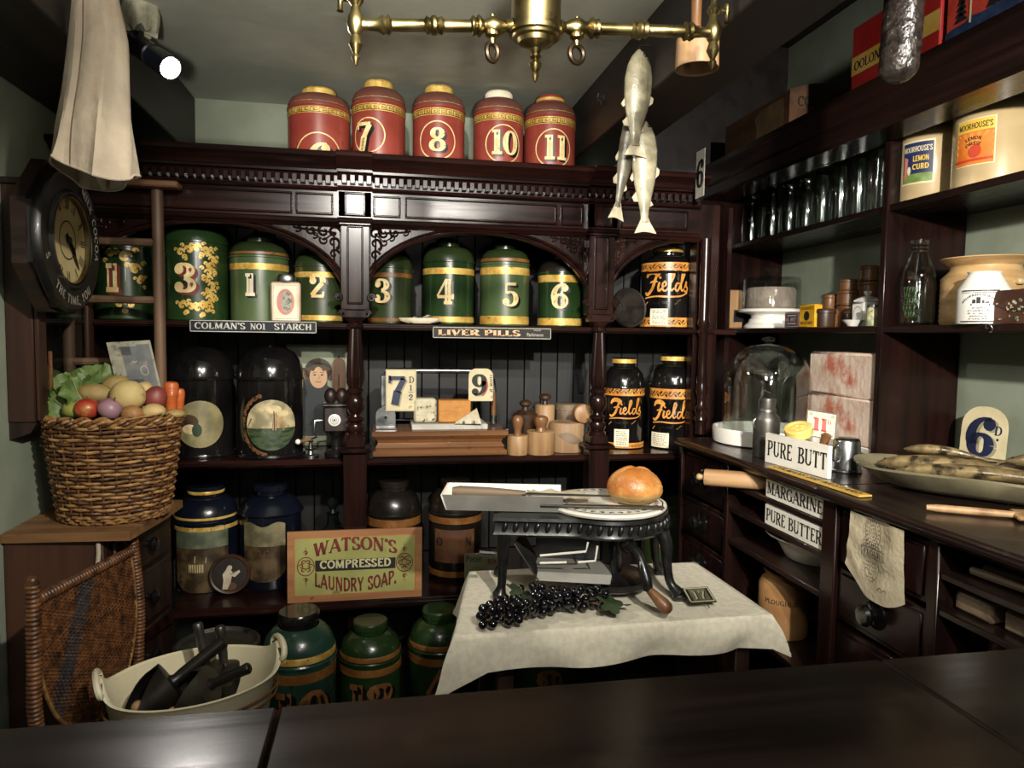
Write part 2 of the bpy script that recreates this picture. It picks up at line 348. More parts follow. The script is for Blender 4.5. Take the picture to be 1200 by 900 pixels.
def text2d(text, h=1., thick=.17, thin=.07, serif=.13, space=.06, xs=1., mi=0, halign=.5):
    """strokes of a line of lettering as quads in the (x, y) plane; cap height h; returns (quads, width)"""
    out = []; x0 = 0.
    def strip(pts, ws):
        for i in range(len(pts)-1):
            (ax, ay), (bx, by) = pts[i], pts[i+1]
            def nrm(j):
                a = pts[max(j-1, 0)]; b = pts[min(j+1, len(pts)-1)]; dx, dy = b[0]-a[0], b[1]-a[1]; l = math.hypot(dx, dy) or 1
                return -dy/l, dx/l
            n0 = nrm(i); n1 = nrm(i+1); w0 = ws[i]/2; w1 = ws[i+1]/2
            out.append([(ax+n0[0]*w0, ay+n0[1]*w0), (ax-n0[0]*w0, ay-n0[1]*w0), (bx-n1[0]*w1, by-n1[1]*w1), (bx+n1[0]*w1, by+n1[1]*w1)])
    def disc(x, y, r):
        p = [(x+r*math.cos(2*PI*i/10), y+r*math.sin(2*PI*i/10)) for i in range(10)]; out.append(p)
    for ch in text:
        wd, st = GLY.get(ch, GLY[' '])
        for s_ in st:
            if s_[0] == 'l':
                _, ax, ay, bx, by, k = s_; wv = {'k': thick, 'n': thin, 'h': max(thin*1.35, thick*.5), 'm': thick*.75}[k]
                if abs(ay-by) < 1e-6:                      # level strokes keep inside the cap height
                    q = wv/2; ay = by = min(max(ay, q), 1-q)
                strip([(x0+(ax+(bx-ax)*t/4)*xs, ay+(by-ay)*t/4) for t in range(5)], [wv]*5)
            elif s_[0] == 'a':
                _, cx, cy, rx, ry, a, b = s_; n = max(6, int(abs(b-a)/14)); pts = []; ws = []
                rx2 = rx; ry2 = max(ry-thin/2, .02)
                for i in range(n+1):
                    t = math.radians(a+(b-a)*i/n); pts.append((x0+(cx+rx2*math.cos(t))*xs, cy+ry2*math.sin(t))); ws.append(thin+(thick-thin)*abs(math.cos(t))**1.6)
                strip(pts, ws)
            elif s_[0] == 's' and serif:
                yy = thin*.4 if s_[2] < .5 else 1-thin*.4
                strip([(x0+s_[1]*xs-serif, yy), (x0+s_[1]*xs+serif, yy)], [thin*.8]*2)
            elif s_[0] == 'b': disc(x0+s_[1]*xs, s_[2], thick*.62*s_[3])
        x0 += wd*xs+space
    W = x0-space
    return [[((x-W*halign)*h, y*h) for x, y in q] for q in out], W*h
def bfont(text, h=1., xs=1.):
    """plain sans lettering from the built-in face, centred, as polygons"""
    cu = bpy.data.curves.new('t', 'FONT'); cu.body = text; cu.align_x = 'CENTER'; cu.size = h*1.38; cu.resolution_u = 2
    o = bpy.data.objects.new('t', cu); me = o.to_mesh()
    q = [[(me.vertices[i].co.x*xs, me.vertices[i].co.y) for i in p.vertices] for p in me.polygons]
    o.to_mesh_clear(); bpy.data.objects.remove(o); bpy.data.curves.remove(cu)
    return q
def flat_poly(mb, polys, fn, mi=0):
    """polygons (2D) laid on a surface by fn(x, y) -> point"""
    for q in polys: mb.add([fn(x, y) for x, y in q], [tuple(range(len(q)))], mi)
def on_cyl(R, a0=-PI/2, z0=0.):
    return lambda x, y: (R*math.cos(a0+x/R), R*math.sin(a0+x/R), z0+y)
def on_plane(o, u, v):
    o, u, v = Vector(o), Vector(u), Vector(v)
    return lambda x, y: o+u*x+v*y
def rect(w_, h_, n=1, cx=0., cy=0.):
    return [[(cx-w_/2+w_*i/n, cy-h_/2), (cx-w_/2+w_*(i+1)/n, cy-h_/2), (cx-w_/2+w_*(i+1)/n, cy+h_/2), (cx-w_/2+w_*i/n, cy+h_/2)] for i in range(n)]
def ring2d(rx, ry, wd, n=32, cx=0., cy=0., a0=0., a1=2*PI):
    q = []
    for i in range(n):
        a, b = a0+(a1-a0)*i/n, a0+(a1-a0)*(i+1)/n
        q.append([(cx+(rx-wd)*math.cos(a), cy+(ry-wd)*math.sin(a)), (cx+rx*math.cos(a), cy+ry*math.sin(a)), (cx+rx*math.cos(b), cy+ry*math.sin(b)), (cx+(rx-wd)*math.cos(b), cy+(ry-wd)*math.sin(b))])
    return q
def disc2d(rx, ry, n=28, cx=0., cy=0., rings=4):
    q = []
    for k in range(rings):
        q += ring2d(rx*(k+1)/rings, ry*(k+1)/rings, 0, n, cx, cy) if False else []
    for k in range(rings):
        f0, f1 = k/rings, (k+1)/rings
        for i in range(n):
            a, b = 2*PI*i/n, 2*PI*(i+1)/n
            pts = [(cx+rx*f*math.cos(t), cy+ry*f*math.sin(t)) for f, t in ((f0, a), (f1, a), (f1, b), (f0, b))]
            q.append(pts if k else pts[1:3]+[(cx, cy)])
    return q
def line2d(pts, wd):
    """polyline with width (number or list)"""
    ws = wd if isinstance(wd, (list, tuple)) else [wd]*len(pts); q = []
    L_ = []
    for i, p in enumerate(pts):
        a = pts[max(i-1, 0)]; b = pts[min(i+1, len(pts)-1)]; dx, dy = b[0]-a[0], b[1]-a[1]; l = math.hypot(dx, dy) or 1
        L_.append(((p[0]-dy/l*ws[i]/2, p[1]+dx/l*ws[i]/2), (p[0]+dy/l*ws[i]/2, p[1]-dx/l*ws[i]/2)))
    for i in range(len(pts)-1): q.append([L_[i][0], L_[i][1], L_[i+1][1], L_[i+1][0]])
    return q
def dashes(w_, h, x, y, seed=1):
    """illegible fine print: a row of short upright marks"""
    r = random.Random(seed); q = []; cx = x-w_/2
    while cx < x+w_/2-h*.5:
        l = r.uniform(.35, .7)*h; k = r.random()
        if k > .15:
            q += line2d([(cx, y), (cx+l*.2, y+h)], h*.2)+line2d([(cx+l*.15, y+h*r.uniform(.1, .9)), (cx+l*.8, y+h*r.uniform(.1, .9))], h*.16)
        cx += l*1.25
    return q
def smooth2d(pts, n=6):
    out = []
    for i in range(len(pts)-1):
        p0 = pts[max(i-1, 0)]; p1 = pts[i]; p2 = pts[i+1]; p3 = pts[min(i+2, len(pts)-1)]
        for k in range(n):
            t = k/n; out.append(tuple(.5*((2*p1[j])+(-p0[j]+p2[j])*t+(2*p0[j]-5*p1[j]+4*p2[j]-p3[j])*t*t+(-p0[j]+3*p1[j]-3*p2[j]+p3[j])*t**3) for j in range(len(p1))))
    return out+[tuple(pts[-1])]
def shift(polys, dx, dy, s=1., a=0.):
    c, n = math.cos(a)*s, math.sin(a)*s
    return [[(x*c-y*n+dx, x*n+y*c+dy) for x, y in q] for q in polys]
def scroll2d(s=1., fl=1, turns=1.2, wd=.12):
    """a leafy C-scroll ornament"""
    pts = []; n = 16
    for i in range(n+1):
        t = i/n; a = t*turns*2*PI; r = (1-t)*.5+.08
        pts.append((fl*(r*math.cos(a))*s, r*math.sin(a)*s))
    return line2d(pts, [wd*s*(.5+1.2*math.sin(PI*min(1, i/n+.1))) for i in range(n+1)])
# ================================================================== the room
def struct(name, mb, mat, **k):
    return mb.build(name, mat, kind='structure', **k)
YB = 3.08; ZC = 2.249
struct('floor', MB().box((-1.3, -1.6, -.05), (2.0, 3.2, 0)), floorm)
struct('ceiling', MB().box((-1.3, -1.6, ZC), (.8, 3.2, ZC+.05)), ceilm)
struct('wall_back', MB().box((-1.3, YB, 0), (2.0, YB+.06, 2.7)), sage)
struct('wall_left', MB().box((-1.08, -1.6, 0), (-1.021, YB, ZC)), sage)
struct('wall_right', MB().box((1.85, -1.6, 0), (1.91, YB, 2.7)), sage)
struct('wall_front', MB().box((-1.02, -1.6, 0), (1.85, -1.54, 2.7)), sage)
struct('trim_1', MB().box((-1.02, -1.5, 2.012), (-.72, YB, ZC), .004), beamm, label='dark boxed beam along the left wall under the ceiling')
struct('trim_2', MB().box((.77, -1.53, 2.03), (.96, YB, 2.7), .004), beamm, label='dark boxed beam crossing the ceiling above the right counter')
struct('trim_3', MB().box((.96, -1.53, 2.66), (1.85, YB, 2.7)), beamm, label='dark boarded soffit over the right shelves')

struct('trim_4', MB().box((.96, YB-.012, 1.95), (1.85, YB, 2.66)), beamm, label='added dark panel standing for darkness on the back wall above the right shelving')  # panel added so the wall behind the beam and crate stays black
# ================================================================== back dresser
YF = 2.56                       # front of pilasters and columns
Z1, Z2, Z3 = 1.36, .875, .386   # shelf tops
XA, XB, XC, XD = -.99, -.081, .811, 1.235
dr = thing('shelf_dresser', 'long dark mahogany shop dresser with three arched bays against the back wall', 'dresser', (0, 0, 0))
CX0, CX1 = -1.015, 1.2
def mould(name, prof, mat, parent, x0=CX0, x1=CX1, breaks=(XB, XC), pw=.06, pj=.022):
    """moulding of profile (y, z) along x that steps forward over the pilasters"""
    xs = [(x0, 0)]
    for b in breaks: xs += [(b-pw, 0), (b-pw+.001, pj), (b+pw-.001, pj), (b+pw, 0)]
    xs.append((x1, 0)); mb = MB(); n = len(prof); vs = []
    for x, j in xs:
        for y, z in prof: vs.append((x, y-j if y < YF+.1 else y, z))
    fs = [(i*n+k, i*n+(k+1) % n, (i+1)*n+(k+1) % n, (i+1)*n+k) for i in range(len(xs)-1) for k in range(n)]
    fs += [tuple(range(n)), tuple(range((len(xs)-1)*n, len(xs)*n))]
    return mb.add(vs, fs).build(name, mat, parent, angle=25)
cor = mould('cornice', [(YB-.01, 1.926), (2.47, 1.926), (2.462, 1.917), (2.466, 1.908), (2.478, 1.903), (2.492, 1.894), (2.507, 1.884), (2.513, 1.876), (2.52, 1.876), (2.522, 1.868), (2.54, 1.866), (2.56, 1.84), (YB-.01, 1.84)], mahogx, dr)
mould('dentil_backing', [(2.72, 1.866), (2.556, 1.866), (2.556, 1.828), (2.55, 1.826), (2.546, 1.818), (2.556, 1.812), (2.72, 1.812)], mahogx, dr)
d0 = None
x = CX0+.01
while x < CX1-.02:
    near = any(abs(x+.009-b) < .062 for b in (XB, XC))
    loc = (x, 2.535-(.022 if near else 0), 1.832)
    if d0 is None: d0 = MB().box((0, 0, 0), (.018, .028, .03), .002).build('dentil', mahog, cor, loc)
    else: child(d0, 'dentil', cor, loc)
    x += .0275
mould('frieze', [(2.72, 1.815), (2.562, 1.815), (2.562, 1.722), (2.55, 1.716), (2.547, 1.706), (2.556, 1.7), (2.56, 1.694), (2.72, 1.694)], mahogx, dr)
def panel(x0, x1, z0, z1, y, parent, name='frieze_panel', mat=None):
    """raised frame round a sunk field"""
    t = .007; mb = MB()
    for a, b in (((x0, z0), (x1, z0+t)), ((x0, z1-t), (x1, z1)), ((x0, z0+t), (x0+t, z1-t)), ((x1-t, z0+t), (x1, z1-t))):
        mb.box((a[0], y, a[1]), (b[0], y+.012, b[1]), .003)
    mb.box((x0+t, y+.007, z0+t), (x1-t, y+.014, z1-t), 0)
    return mb.build(name, mat or mahogx, parent)
for x0, x1 in ((-.97, -.29), (-.28, -.155), (-.02, .075), (.09, .64), (.655, .74), (.885, .97), (.985, 1.15)):
    panel(x0, x1, 1.73, 1.803, 2.551, dr)
for xb in (XB, XC):
    panel(xb-.036, xb+.036, 1.727, 1.806, 2.529, dr, 'pilaster_panel', mahog)
    MB().box((xb-.058, 2.54, 1.722), (xb+.058, 2.6, 1.812), .003).build('pilaster_block', mahog, dr)
# arches: board with an elliptical opening, moulded arch band and carved spandrels
def ell(cx, a, z0, b, n=28, t0=0., t1=PI):
    return [(cx-a*math.cos(t0+(t1-t0)*i/n), z0+b*math.sin(t0+(t1-t0)*i/n)) for i in range(n+1)]
def arch(x0, x1, cx, a, b, z0=1.455, zt=1.705, t0=0., t1=PI):
    pts = ell(cx, a, z0, b, 30, t0, t1); mb = MB(); n = len(pts)
    vs = []
    for y in (2.575, 2.6):
        for (px, pz) in pts: vs += [(px, y, pz), (px, y, zt)]
    fs = []
    for i in range(n-1):
        a_ = 2*i
        fs += [(a_, a_+1, a_+3, a_+2), (2*n+a_, 2*n+a_+2, 2*n+a_+3, 2*n+a_+1), (a_, a_+2, 2*n+a_+2, 2*n+a_)]
    mb.add(vs, fs)
    if x0 < pts[0][0]-1e-4: mb.box((x0, 2.575, z0-.03), (pts[0][0], 2.6, zt))
    if x1 > pts[-1][0]+1e-4: mb.box((pts[-1][0], 2.575, z0-.03), (x1, 2.6, zt))
    o = mb.build('arch_board', mahog, dr)
    # moulded band round the opening
    band = MB()
    for (da, r) in ((.006, .0075), (.02, .005)):
        band.tube([(px, 2.571, pz) for px, pz in ell(cx, a+da, z0, b+da, 34, t0, t1)], r, 8)
    band.build('arch_band', mahogx, o)
    return o
def carve(x0, z0, dx, dz, parent):
    """carved foliage filling a spandrel corner (x0, z0), reaching dx, dz"""
    mb = MB(); n = 9
    for k in range(n):
        u, v = ((.12, .14), (.3, .12), (.52, .1), (.75, .08), (.13, .35), (.12, .58), (.12, .8), (.3, .3), (.46, .2))[k]
        R_ = min(abs(dx), abs(dz))*(.13, .13, .1, .07, .13, .1, .07, .09, .07)[k]
        pts = []
        for i in range(15):
            t = i/14; an = t*4.1*PI/2+k*1.3; r = R_*(1.05-.85*t)
            pts.append((x0+dx*u+r*math.cos(an), 2.573, z0+dz*v+r*math.sin(an)))
        mb.tube(pts, [R_*.26*(1.1-.6*i/14) for i in range(15)], 6)
    vine = [(.85, .05), (.75, .08), (.52, .1), (.3, .12), (.12, .14), (.13, .35), (.12, .58), (.12, .8), (.08, .9)]
    mb.tube([(x0+dx*u, 2.574, z0+dz*v) for u, v in vine], .004, 6)
    mb.tube([(x0+dx*u, 2.574, z0+dz*v) for u, v in ((.12, .14), (.3, .3), (.46, .2), (.52, .1))], .003, 6)
    mb.build('carving', mahog, parent)
    t = .005; mb = MB()
    mb.box((x0, 2.568, z0-t*(1 if dz < 0 else 0)), (x0+dx, 2.576, z0+t*(0 if dz < 0 else 1)), .002)
    mb.box((x0, 2.568, z0), (x0+t*(1 if dx > 0 else -1), 2.576, z0+dz), .002)
    mb.build('spandrel_frame', mahog, parent)
aL = arch(-1.01, -.125, -.555, .43, .235); carve(-.13, 1.697, -.19, -.17, aL); carve(-.98, 1.697, .19, -.17, aL)
aC = arch(-.04, .77, .365, .405, .233); carve(-.033, 1.697, .17, -.17, aC); carve(.763, 1.697, -.17, -.17, aC)
aR = arch(.852, 1.2, 1.165, .312, .235, t1=PI*.535); carve(.86, 1.697, .12, -.15, aR)
# pilasters, brackets, turned columns, lower posts
def turned_column(xc, parent, k=1.):
    zb, zt = .955, 1.378
    prof = [(0, 0), (.033, 0), (.033, .012), (.024, .016), (.031, .026), (.034, .036), (.03, .048), (.02, .054), (.03, .062), (.031, .07), (.02, .076), (.018, .083), (.027, .095), (.034, .118), (.033, .14), (.024, .152), (.03, .16), (.03, .168), (.022, .176)]
    mb = MB(); p = [(r*k, zb+z) for r, z in prof]
    mb.lathe(p, 28, (xc, YF, 0))
    mb.lathe([(.021*k, zb+.176), (.0295*k, zb+.19), (.0315*k, zb+.22), (.0275*k, zb+.29), (.0215*k, zb+.36), (.02*k, zb+.385)], 48, (xc, YF, 0), flute=12, fl_amt=.14)
    mb.lathe([(.021*k, zb+.385), (.028*k, zb+.39), (.029*k, zb+.398), (.022*k, zb+.404), (.03*k, zb+.415), (.033*k, zt), (0, zt)], 28, (xc, YF, 0))
    mb.build('turned_column', mahog, parent)
    MB().box((xc-.034*k, YF-.034, .922), (xc+.034*k, YF+.05, .956), .004).build('column_base', mahog, parent)
    MB().box((xc-.056*k, YF-.055, .905), (xc+.056*k, YF+.05, .922), .005).build('post_cap', mahog, parent)
    MB().box((xc-.04*k, YF-.038, Z3), (xc+.04*k, YF+.04, .905), .003).build('post', mahog, parent)
def volute(xc, zc, r, parent, fl=1):
    pts = [(xc+fl*r*(1-.8*i/20)*math.cos(i/20*3.4*PI), 2.535, zc+r*(1-.8*i/20)*math.sin(i/20*3.4*PI)) for i in range(21)]
    MB().tube(pts, [.006*(1-.4*i/20) for i in range(21)], 7).build('scroll', mahog, parent)
for xb in (XB, XC):
    pil = MB().box((xb-.05, 2.545, 1.405), (xb+.05, 2.61, 1.706), .003).build('pilaster', mahog, dr)
    panel(xb-.028, xb+.028, 1.425, 1.695, 2.537, pil, 'pilaster_panel', mahog)
    MB().box((xb-.056, 2.532, 1.694), (xb+.056, 2.61, 1.712), .004).build('pilaster_cap', mahog, pil)
    MB().box((xb-.04, 2.53, 1.376), (xb+.04, 2.61, 1.406), .004).build('capital', mahog, pil)
    for s in (-1, 1):
        volute(xb+s*.056, 1.447, .014, pil, s); volute(xb+s*.04, 1.392, .014, pil, s)
    turned_column(xb, dr)
# corner post at the right end, slim half column in front of it
MB().box((1.2, 2.588, .3), (1.3, 2.64, 1.84), .004).build('corner_post', mahog, dr)
tc = MB(); tc.lathe([(0, .955), (.02, .955), (.02, 1.0), (.026, 1.01), (.02, 1.03), (.026, 1.05), (.014, 1.07), (.016, 1.1), (.024, 1.13), (.017, 1.145), (.02, 1.16), (.017, 1.2), (.016, 1.33), (.024, 1.345), (.016, 1.36), (.024, 1.38), (.02, 1.4), (.02, 1.7), (0, 1.7)], 20, (1.222, 2.545, 0)); tc.build('corner_column', mahog, dr)
# shelves
for nm, z, th in (('shelf', Z1, .022), ('shelf', Z2, .026), ('shelf', Z3, .034)):
    yf = 2.5 if z == Z3 else 2.585
    o = MB().box((-1.01 if z != Z3 else -.69, yf, z-th-.001), (1.38, 3.05, z-.001), .003).build(nm, mahogx, dr)
    MB().box((-1.01 if z != Z3 else -.68, yf-.008, z-th*.8), (1.285, yf+.001, z-th*.3), .003).build('shelf_moulding', mahogx, o)
MB().prism([(-.712, 2.33), (-.672, 2.494), (-.684, 2.494)], Z3-.034, Z3-.001, "xy").build('shelf_wing', mahogx, dr)
# tongued back boards
b0 = None; x = -1.01
while x < 1.34:
    if b0 is None: b0 = MB().box((0, 0, 0), (.0735, .014, 1.44), .003).build('back_board', dark, dr, (x, 3.05, .386))
    else: child(b0, 'back_board', dr, (x, 3.05, .386))
    x += .0745
MB().box((-1.012, 2.6, .0), (-.99, 3.06, 1.84)).build('side_panel', mahog, dr)
MB().box((1.362, 2.645, .0), (1.38, 3.045, 1.84)).build('side_panel', mahog, dr)
for xb in (XB, XC):
    MB().box((xb-.01, 2.62, Z1), (xb+.01, 3.05, 1.84)).build('bay_divider', mahog, dr)
    MB().box((xb-.03, 2.6, 0), (xb+.03, 2.66, Z3-.034), .003).build('foot_post', mahog, dr)
MB().box((-.7, 3.0, 0), (1.28, 3.05, .31)).build('plinth', dark, dr)

# ================================================================== right shelving above the side counter
ZS = .951; XS = 1.56
ru = thing('wall_shelving', 'dark wooden open shelving on the right wall with jars and crocks', 'shelving', (0, 0, 0))
S1, S2 = 1.747, 1.37
for z in (S1, S2):
    MB().box((XS, .9, z-.022), (1.845, 3.07, z), .003).build('shelf', mahogy, ru)
for yy, nm in ((3.055, 'end_panel'), (2.0, 'divider'), (1.0, 'divider')):
    MB().box((XS-.006, yy-.012, ZS+.002), (1.845, yy+.012, 1.942), .003).build(nm, mahog, ru)
MB().box((XS-.02, 3.03, ZS+.002), (XS+.01, 3.07, 1.942), .003).build('end_stile', mahog, ru)
MB().box((1.386, 3.02, .0), (XS-.021, 3.04, 1.942)).build('return_panel', mahog, ru)
fa = MB().prism([(1.425, 2.09), (1.438, 2.076), (1.438, 2.01), (1.446, 2.002), (1.438, 1.99), (1.438, 1.955), (1.448, 1.943), (1.57, 1.943), (1.57, 2.09)], .9, 3.07, 'xz')
fa.build('fascia', mahogy, ru, angle=20)
MB().box((1.571, .9, 2.06), (1.845, 3.07, 2.09)).build('top_board', mahogy, ru)

# ================================================================== side counter
sk = thing('side_counter', 'dark wooden counter along the right wall with drawers and open cubbyholes', 'counter', (0, 0, 0))
for y0, y1 in ((1.62, 2.486), (.72, 1.619)):
    MB().box((1.095, y0, ZS-.03), (1.845, y1, ZS), .006).build('counter_top', ctopy, sk)
MB().box((1.39, 2.487, ZS-.03), (1.845, 3.015, ZS)).build('corner_shelf', ctopy, sk)
MB().box((1.088, .72, ZS-.024), (1.1, 2.488, ZS-.008), .005).build('edge_moulding', mahogy, sk)
XFc = 1.118
def upright(y0, y1, nm='upright', x1=1.2):
    MB().box((XFc-.008, y0, 0), (x1, y1, ZS-.03), .003).build(nm, mahog, sk)
upright(2.455, 2.482, 'corner_post'); upright(2.1, 2.125); upright(1.55, 1.605, 'post'); upright(1.222, 1.25, 'post'); upright(.74, .78)
MB().box((1.2, 2.466, 0), (1.845, 2.482, ZS-.03)).build('end_panel', mahog, sk)
for yy in (2.11, 1.56, 1.235):
    MB().box((1.2, yy-.01, 0), (1.845, yy+.01, ZS-.03)).build('partition', mahog, sk)
MB().box((1.75, .75, 0), (1.77, 2.47, ZS-.03)).build('back_panel', dark, sk)
def drawer(y0, y1, z0, z1, knob=True):
    d = MB().box((XFc+.004, y0+.004, z0+.004), (1.6, y1-.004, z1-.004), .003).build('drawer', mahog, sk)
    if z1-z0 > .1:
        MB().box((XFc-.001, y0+.018, z0+.016), (XFc+.006, y1-.018, z1-.016), .005).build('drawer_panel', mahog, d)
    if knob:
        k = MB(); k.lathe([(0, 0), (.034, 0), (.034, .004), (.026, .007), (.012, .01), (.012, .02), (.022, .026), (.025, .034), (.02, .042), (0, .045)], 24)
        k.xf(Matrix.Translation((XFc+.001, (y0+y1)/2, (z0+z1)/2)) @ Matrix.Rotation(-PI/2, 4, 'Y')); k.build('knob', blackt, d)
for z0, z1 in ((.752, .912), (.606, .748), (.46, .602), (.3, .456)): drawer(2.125, 2.455, z0, z1)
for z0, z1 in ((.772, .915), (.628, .768), (.48, .624)): drawer(1.25, 1.55, z0, z1, z0 < .7)
MB().box((XFc+.01, 2.125, 0), (1.6, 2.455, .3)).build('plinth', mahog, sk)
MB().box((XFc+.01, 1.25, 0), (1.6, 1.55, .48)).build('plinth', mahog, sk)
for z in (.862, .782, .677, .43):
    MB().box((XFc-.002, 1.605, z-.018), (1.75, 2.1, z), .003).build('shelf', ctopy, sk)
for z in (.858, .783, .6):
    MB().box((XFc-.002, .78, z-.016), (1.75, 1.222, z), .003).build('shelf', ctopy, sk)

# ================================================================== front counter, nearest the camera
fc = thing('front_counter', 'dark polished serving counter across the foreground', 'counter', (0, 0, 0))
for x0, x1 in ((-1.015, -.0985), (-.096, .5755), (.578, 1.09)):
    MB().box((x0, -.05, .91), (x1, .714, .95), .003).build('plank', ctop, fc)
MB().box((-1.0, .0, 0), (1.08, .68, .91)).build('counter_body', darkw, fc)
# ================================================================== tins and canisters
SHAPES = {   # parts as (part name, profile) in units of radius and height
 'tea': dict(body=[(0, 0), (.97, 0), (1, .012), (1, .742)], rim=[(1, .742), (1.035, .748), (1.035, .764), (1, .77)], shoulder=[(1, .77), (.98, .82), (.9, .88), (.74, .925), (.5, .945), (.44, .947)], lid=[(.44, .945), (.44, .985), (.4, 1), (0, 1)]),
 'red': dict(body=[(0, 0), (.97, 0), (1, .012), (1, .70)], rim=[(1, .70), (1.03, .706), (1.03, .722), (1, .728)], shoulder=[(1, .728), (.985, .79), (.9, .85), (.72, .895), (.56, .908)], lid=[(.54, .90), (.56, .908), (.56, .975), (.5, 1), (0, 1)]),
 'flat': dict(body=[(0, 0), (.97, 0), (1, .012), (1, .83)], rim=[(1, .83), (1.03, .835), (1.03, .85), (1, .855)], shoulder=[(1, .855), (.98, .9), (.9, .955), (.7, .985), (.2, .995), (0, .995)], lid=[(0, .99), (.06, .992), (.06, 1), (0, 1.002)]),
 'big': dict(body=[(0, 0), (.97, 0), (1, .012), (1, .66)], rim=[(1, .66), (1.04, .665), (1.045, .68), (1.02, .69)], shoulder=[(1.0, .69), (.98, .75), (.88, .83), (.68, .885), (.55, .9)], lid=[(.52, .9), (.52, .93), (.57, .935), (.57, .985), (.53, 1), (0, 1)]),
 'wide': dict(body=[(0, 0), (.95, 0), (.97, .02), (.97, .72)], rim=[(.97, .72), (1.04, .725), (1.05, .735), (1.02, .745)], shoulder=[(1.02, .745), (.9, .8), (.76, .86), (.62, .885), (.5, .89)], lid=[(.46, .89), (.48, .93), (.54, .94), (.54, .985), (.48, 1), (0, 1)]),
 'dome': dict(body=[(0, 0), (1.07, 0), (1.08, .012), (1.06, .026), (1.0, .03), (1.0, .675)], rim=[(1.0, .675), (1.05, .68), (1.06, .695), (1.03, .71)], shoulder=[(1.02, .71), (1.0, .77), (.92, .85), (.74, .92), (.45, .962), (.1, .975)], lid=[(.07, .97), (.07, .98), (.11, .985), (.08, 1), (0, 1.0)]),
}
def tin(label, L, R, top, Y, zb, shape='tea', mats=(), bands=(), num=None, group=None, name='tea_canister', tilt=0.):
    """canister seen between photo columns L and R, its top at row top, standing at depth Y"""
    pc = P((L+R)/2, top, Y=Y); d = mpp(pc); rad = (R-L)/2*d*.962; H = pc.z-zb
    t = thing(name, label, 'tin', (pc.x, Y, zb), 0, group)
    t['_R'] = rad; t['_H'] = H
    sh = SHAPES[shape]
    mats = dict(dict(body=mats[0], rim=mats[0], shoulder=mats[0], lid=mats[0]), **(mats[1] if len(mats) > 1 else {}))
    for part in ('body', 'rim', 'shoulder', 'lid'):
        MB().lathe([(r*rad, z*H) for r, z in sh[part]], 44).build(part, mats[part], t, angle=35)
    for (z0, z1, m, k) in bands:     # rows of the photo or fractions; k = radius factor
        r0 = [r for r, z in sh['body'] if r <= 1][-1]
        MB().lathe([(rad*k+.0001, z0*H), (rad*k+.0012, z0*H+.0006), (rad*k+.0012, z1*H-.0006), (rad*k+.0001, z1*H)], 44).build('band', m, t)
    cam_a = math.atan2(CAM.y-Y, CAM.x-pc.x)
    fr = lambda px: cam_a+math.asin(max(-.95, min(.95, (px-(L+R)/2)*d/rad)))
    zz = lambda py: P((L+R)/2, py, Y=Y-rad*.9).z-zb
    if num:
        s, nx, ny, nh, face = num[:5]; h = nh*d*.98
        thick, thin = num[5] if len(num) > 5 else (.24, .085)
        q, wd = text2d(s, h, thick, thin, .1, .03); q = shift(q, 0, -h/2); mb = MB()
        sdw = num[6] if len(num) > 6 else blackp
        r0 = rad*(.97 if shape == 'wide' else 1.)
        for k in range(3): flat_poly(mb, [p_ for p_ in shift(q, h*.035*(k+1), -h*.03*(k+1)) if min(y for x, y in p_)+zz(ny) > .0008], on_cyl(r0+.0006+k*.00005, fr(nx), zz(ny)), 1)
        flat_poly(mb, [p_ for p_ in q if min(y for x, y in p_)+zz(ny) > .0008], on_cyl(r0+.0012, fr(nx), zz(ny)), 0)
        mb.flat = True; mb.build('numeral', [face, sdw], t)
    t['_a'] = cam_a
    return t, rad, H, d, fr, zz
def decal(t, rad, polys, a, z, mats, name='painted_ornament', lift=.001):
    """polys: list of (polygons, material index) laid on the canister wall"""
    mb = MB(); mb.flat = True
    for k, (q, mi) in enumerate(polys): flat_poly(mb, [[(x, max(y, .001-z)) for x, y in p_] for p_ in q if max(y for x, y in p_)+z > .0015], on_cyl(rad+lift+k*.00012, a, z), mi)
    return mb.build(name, mats, t)

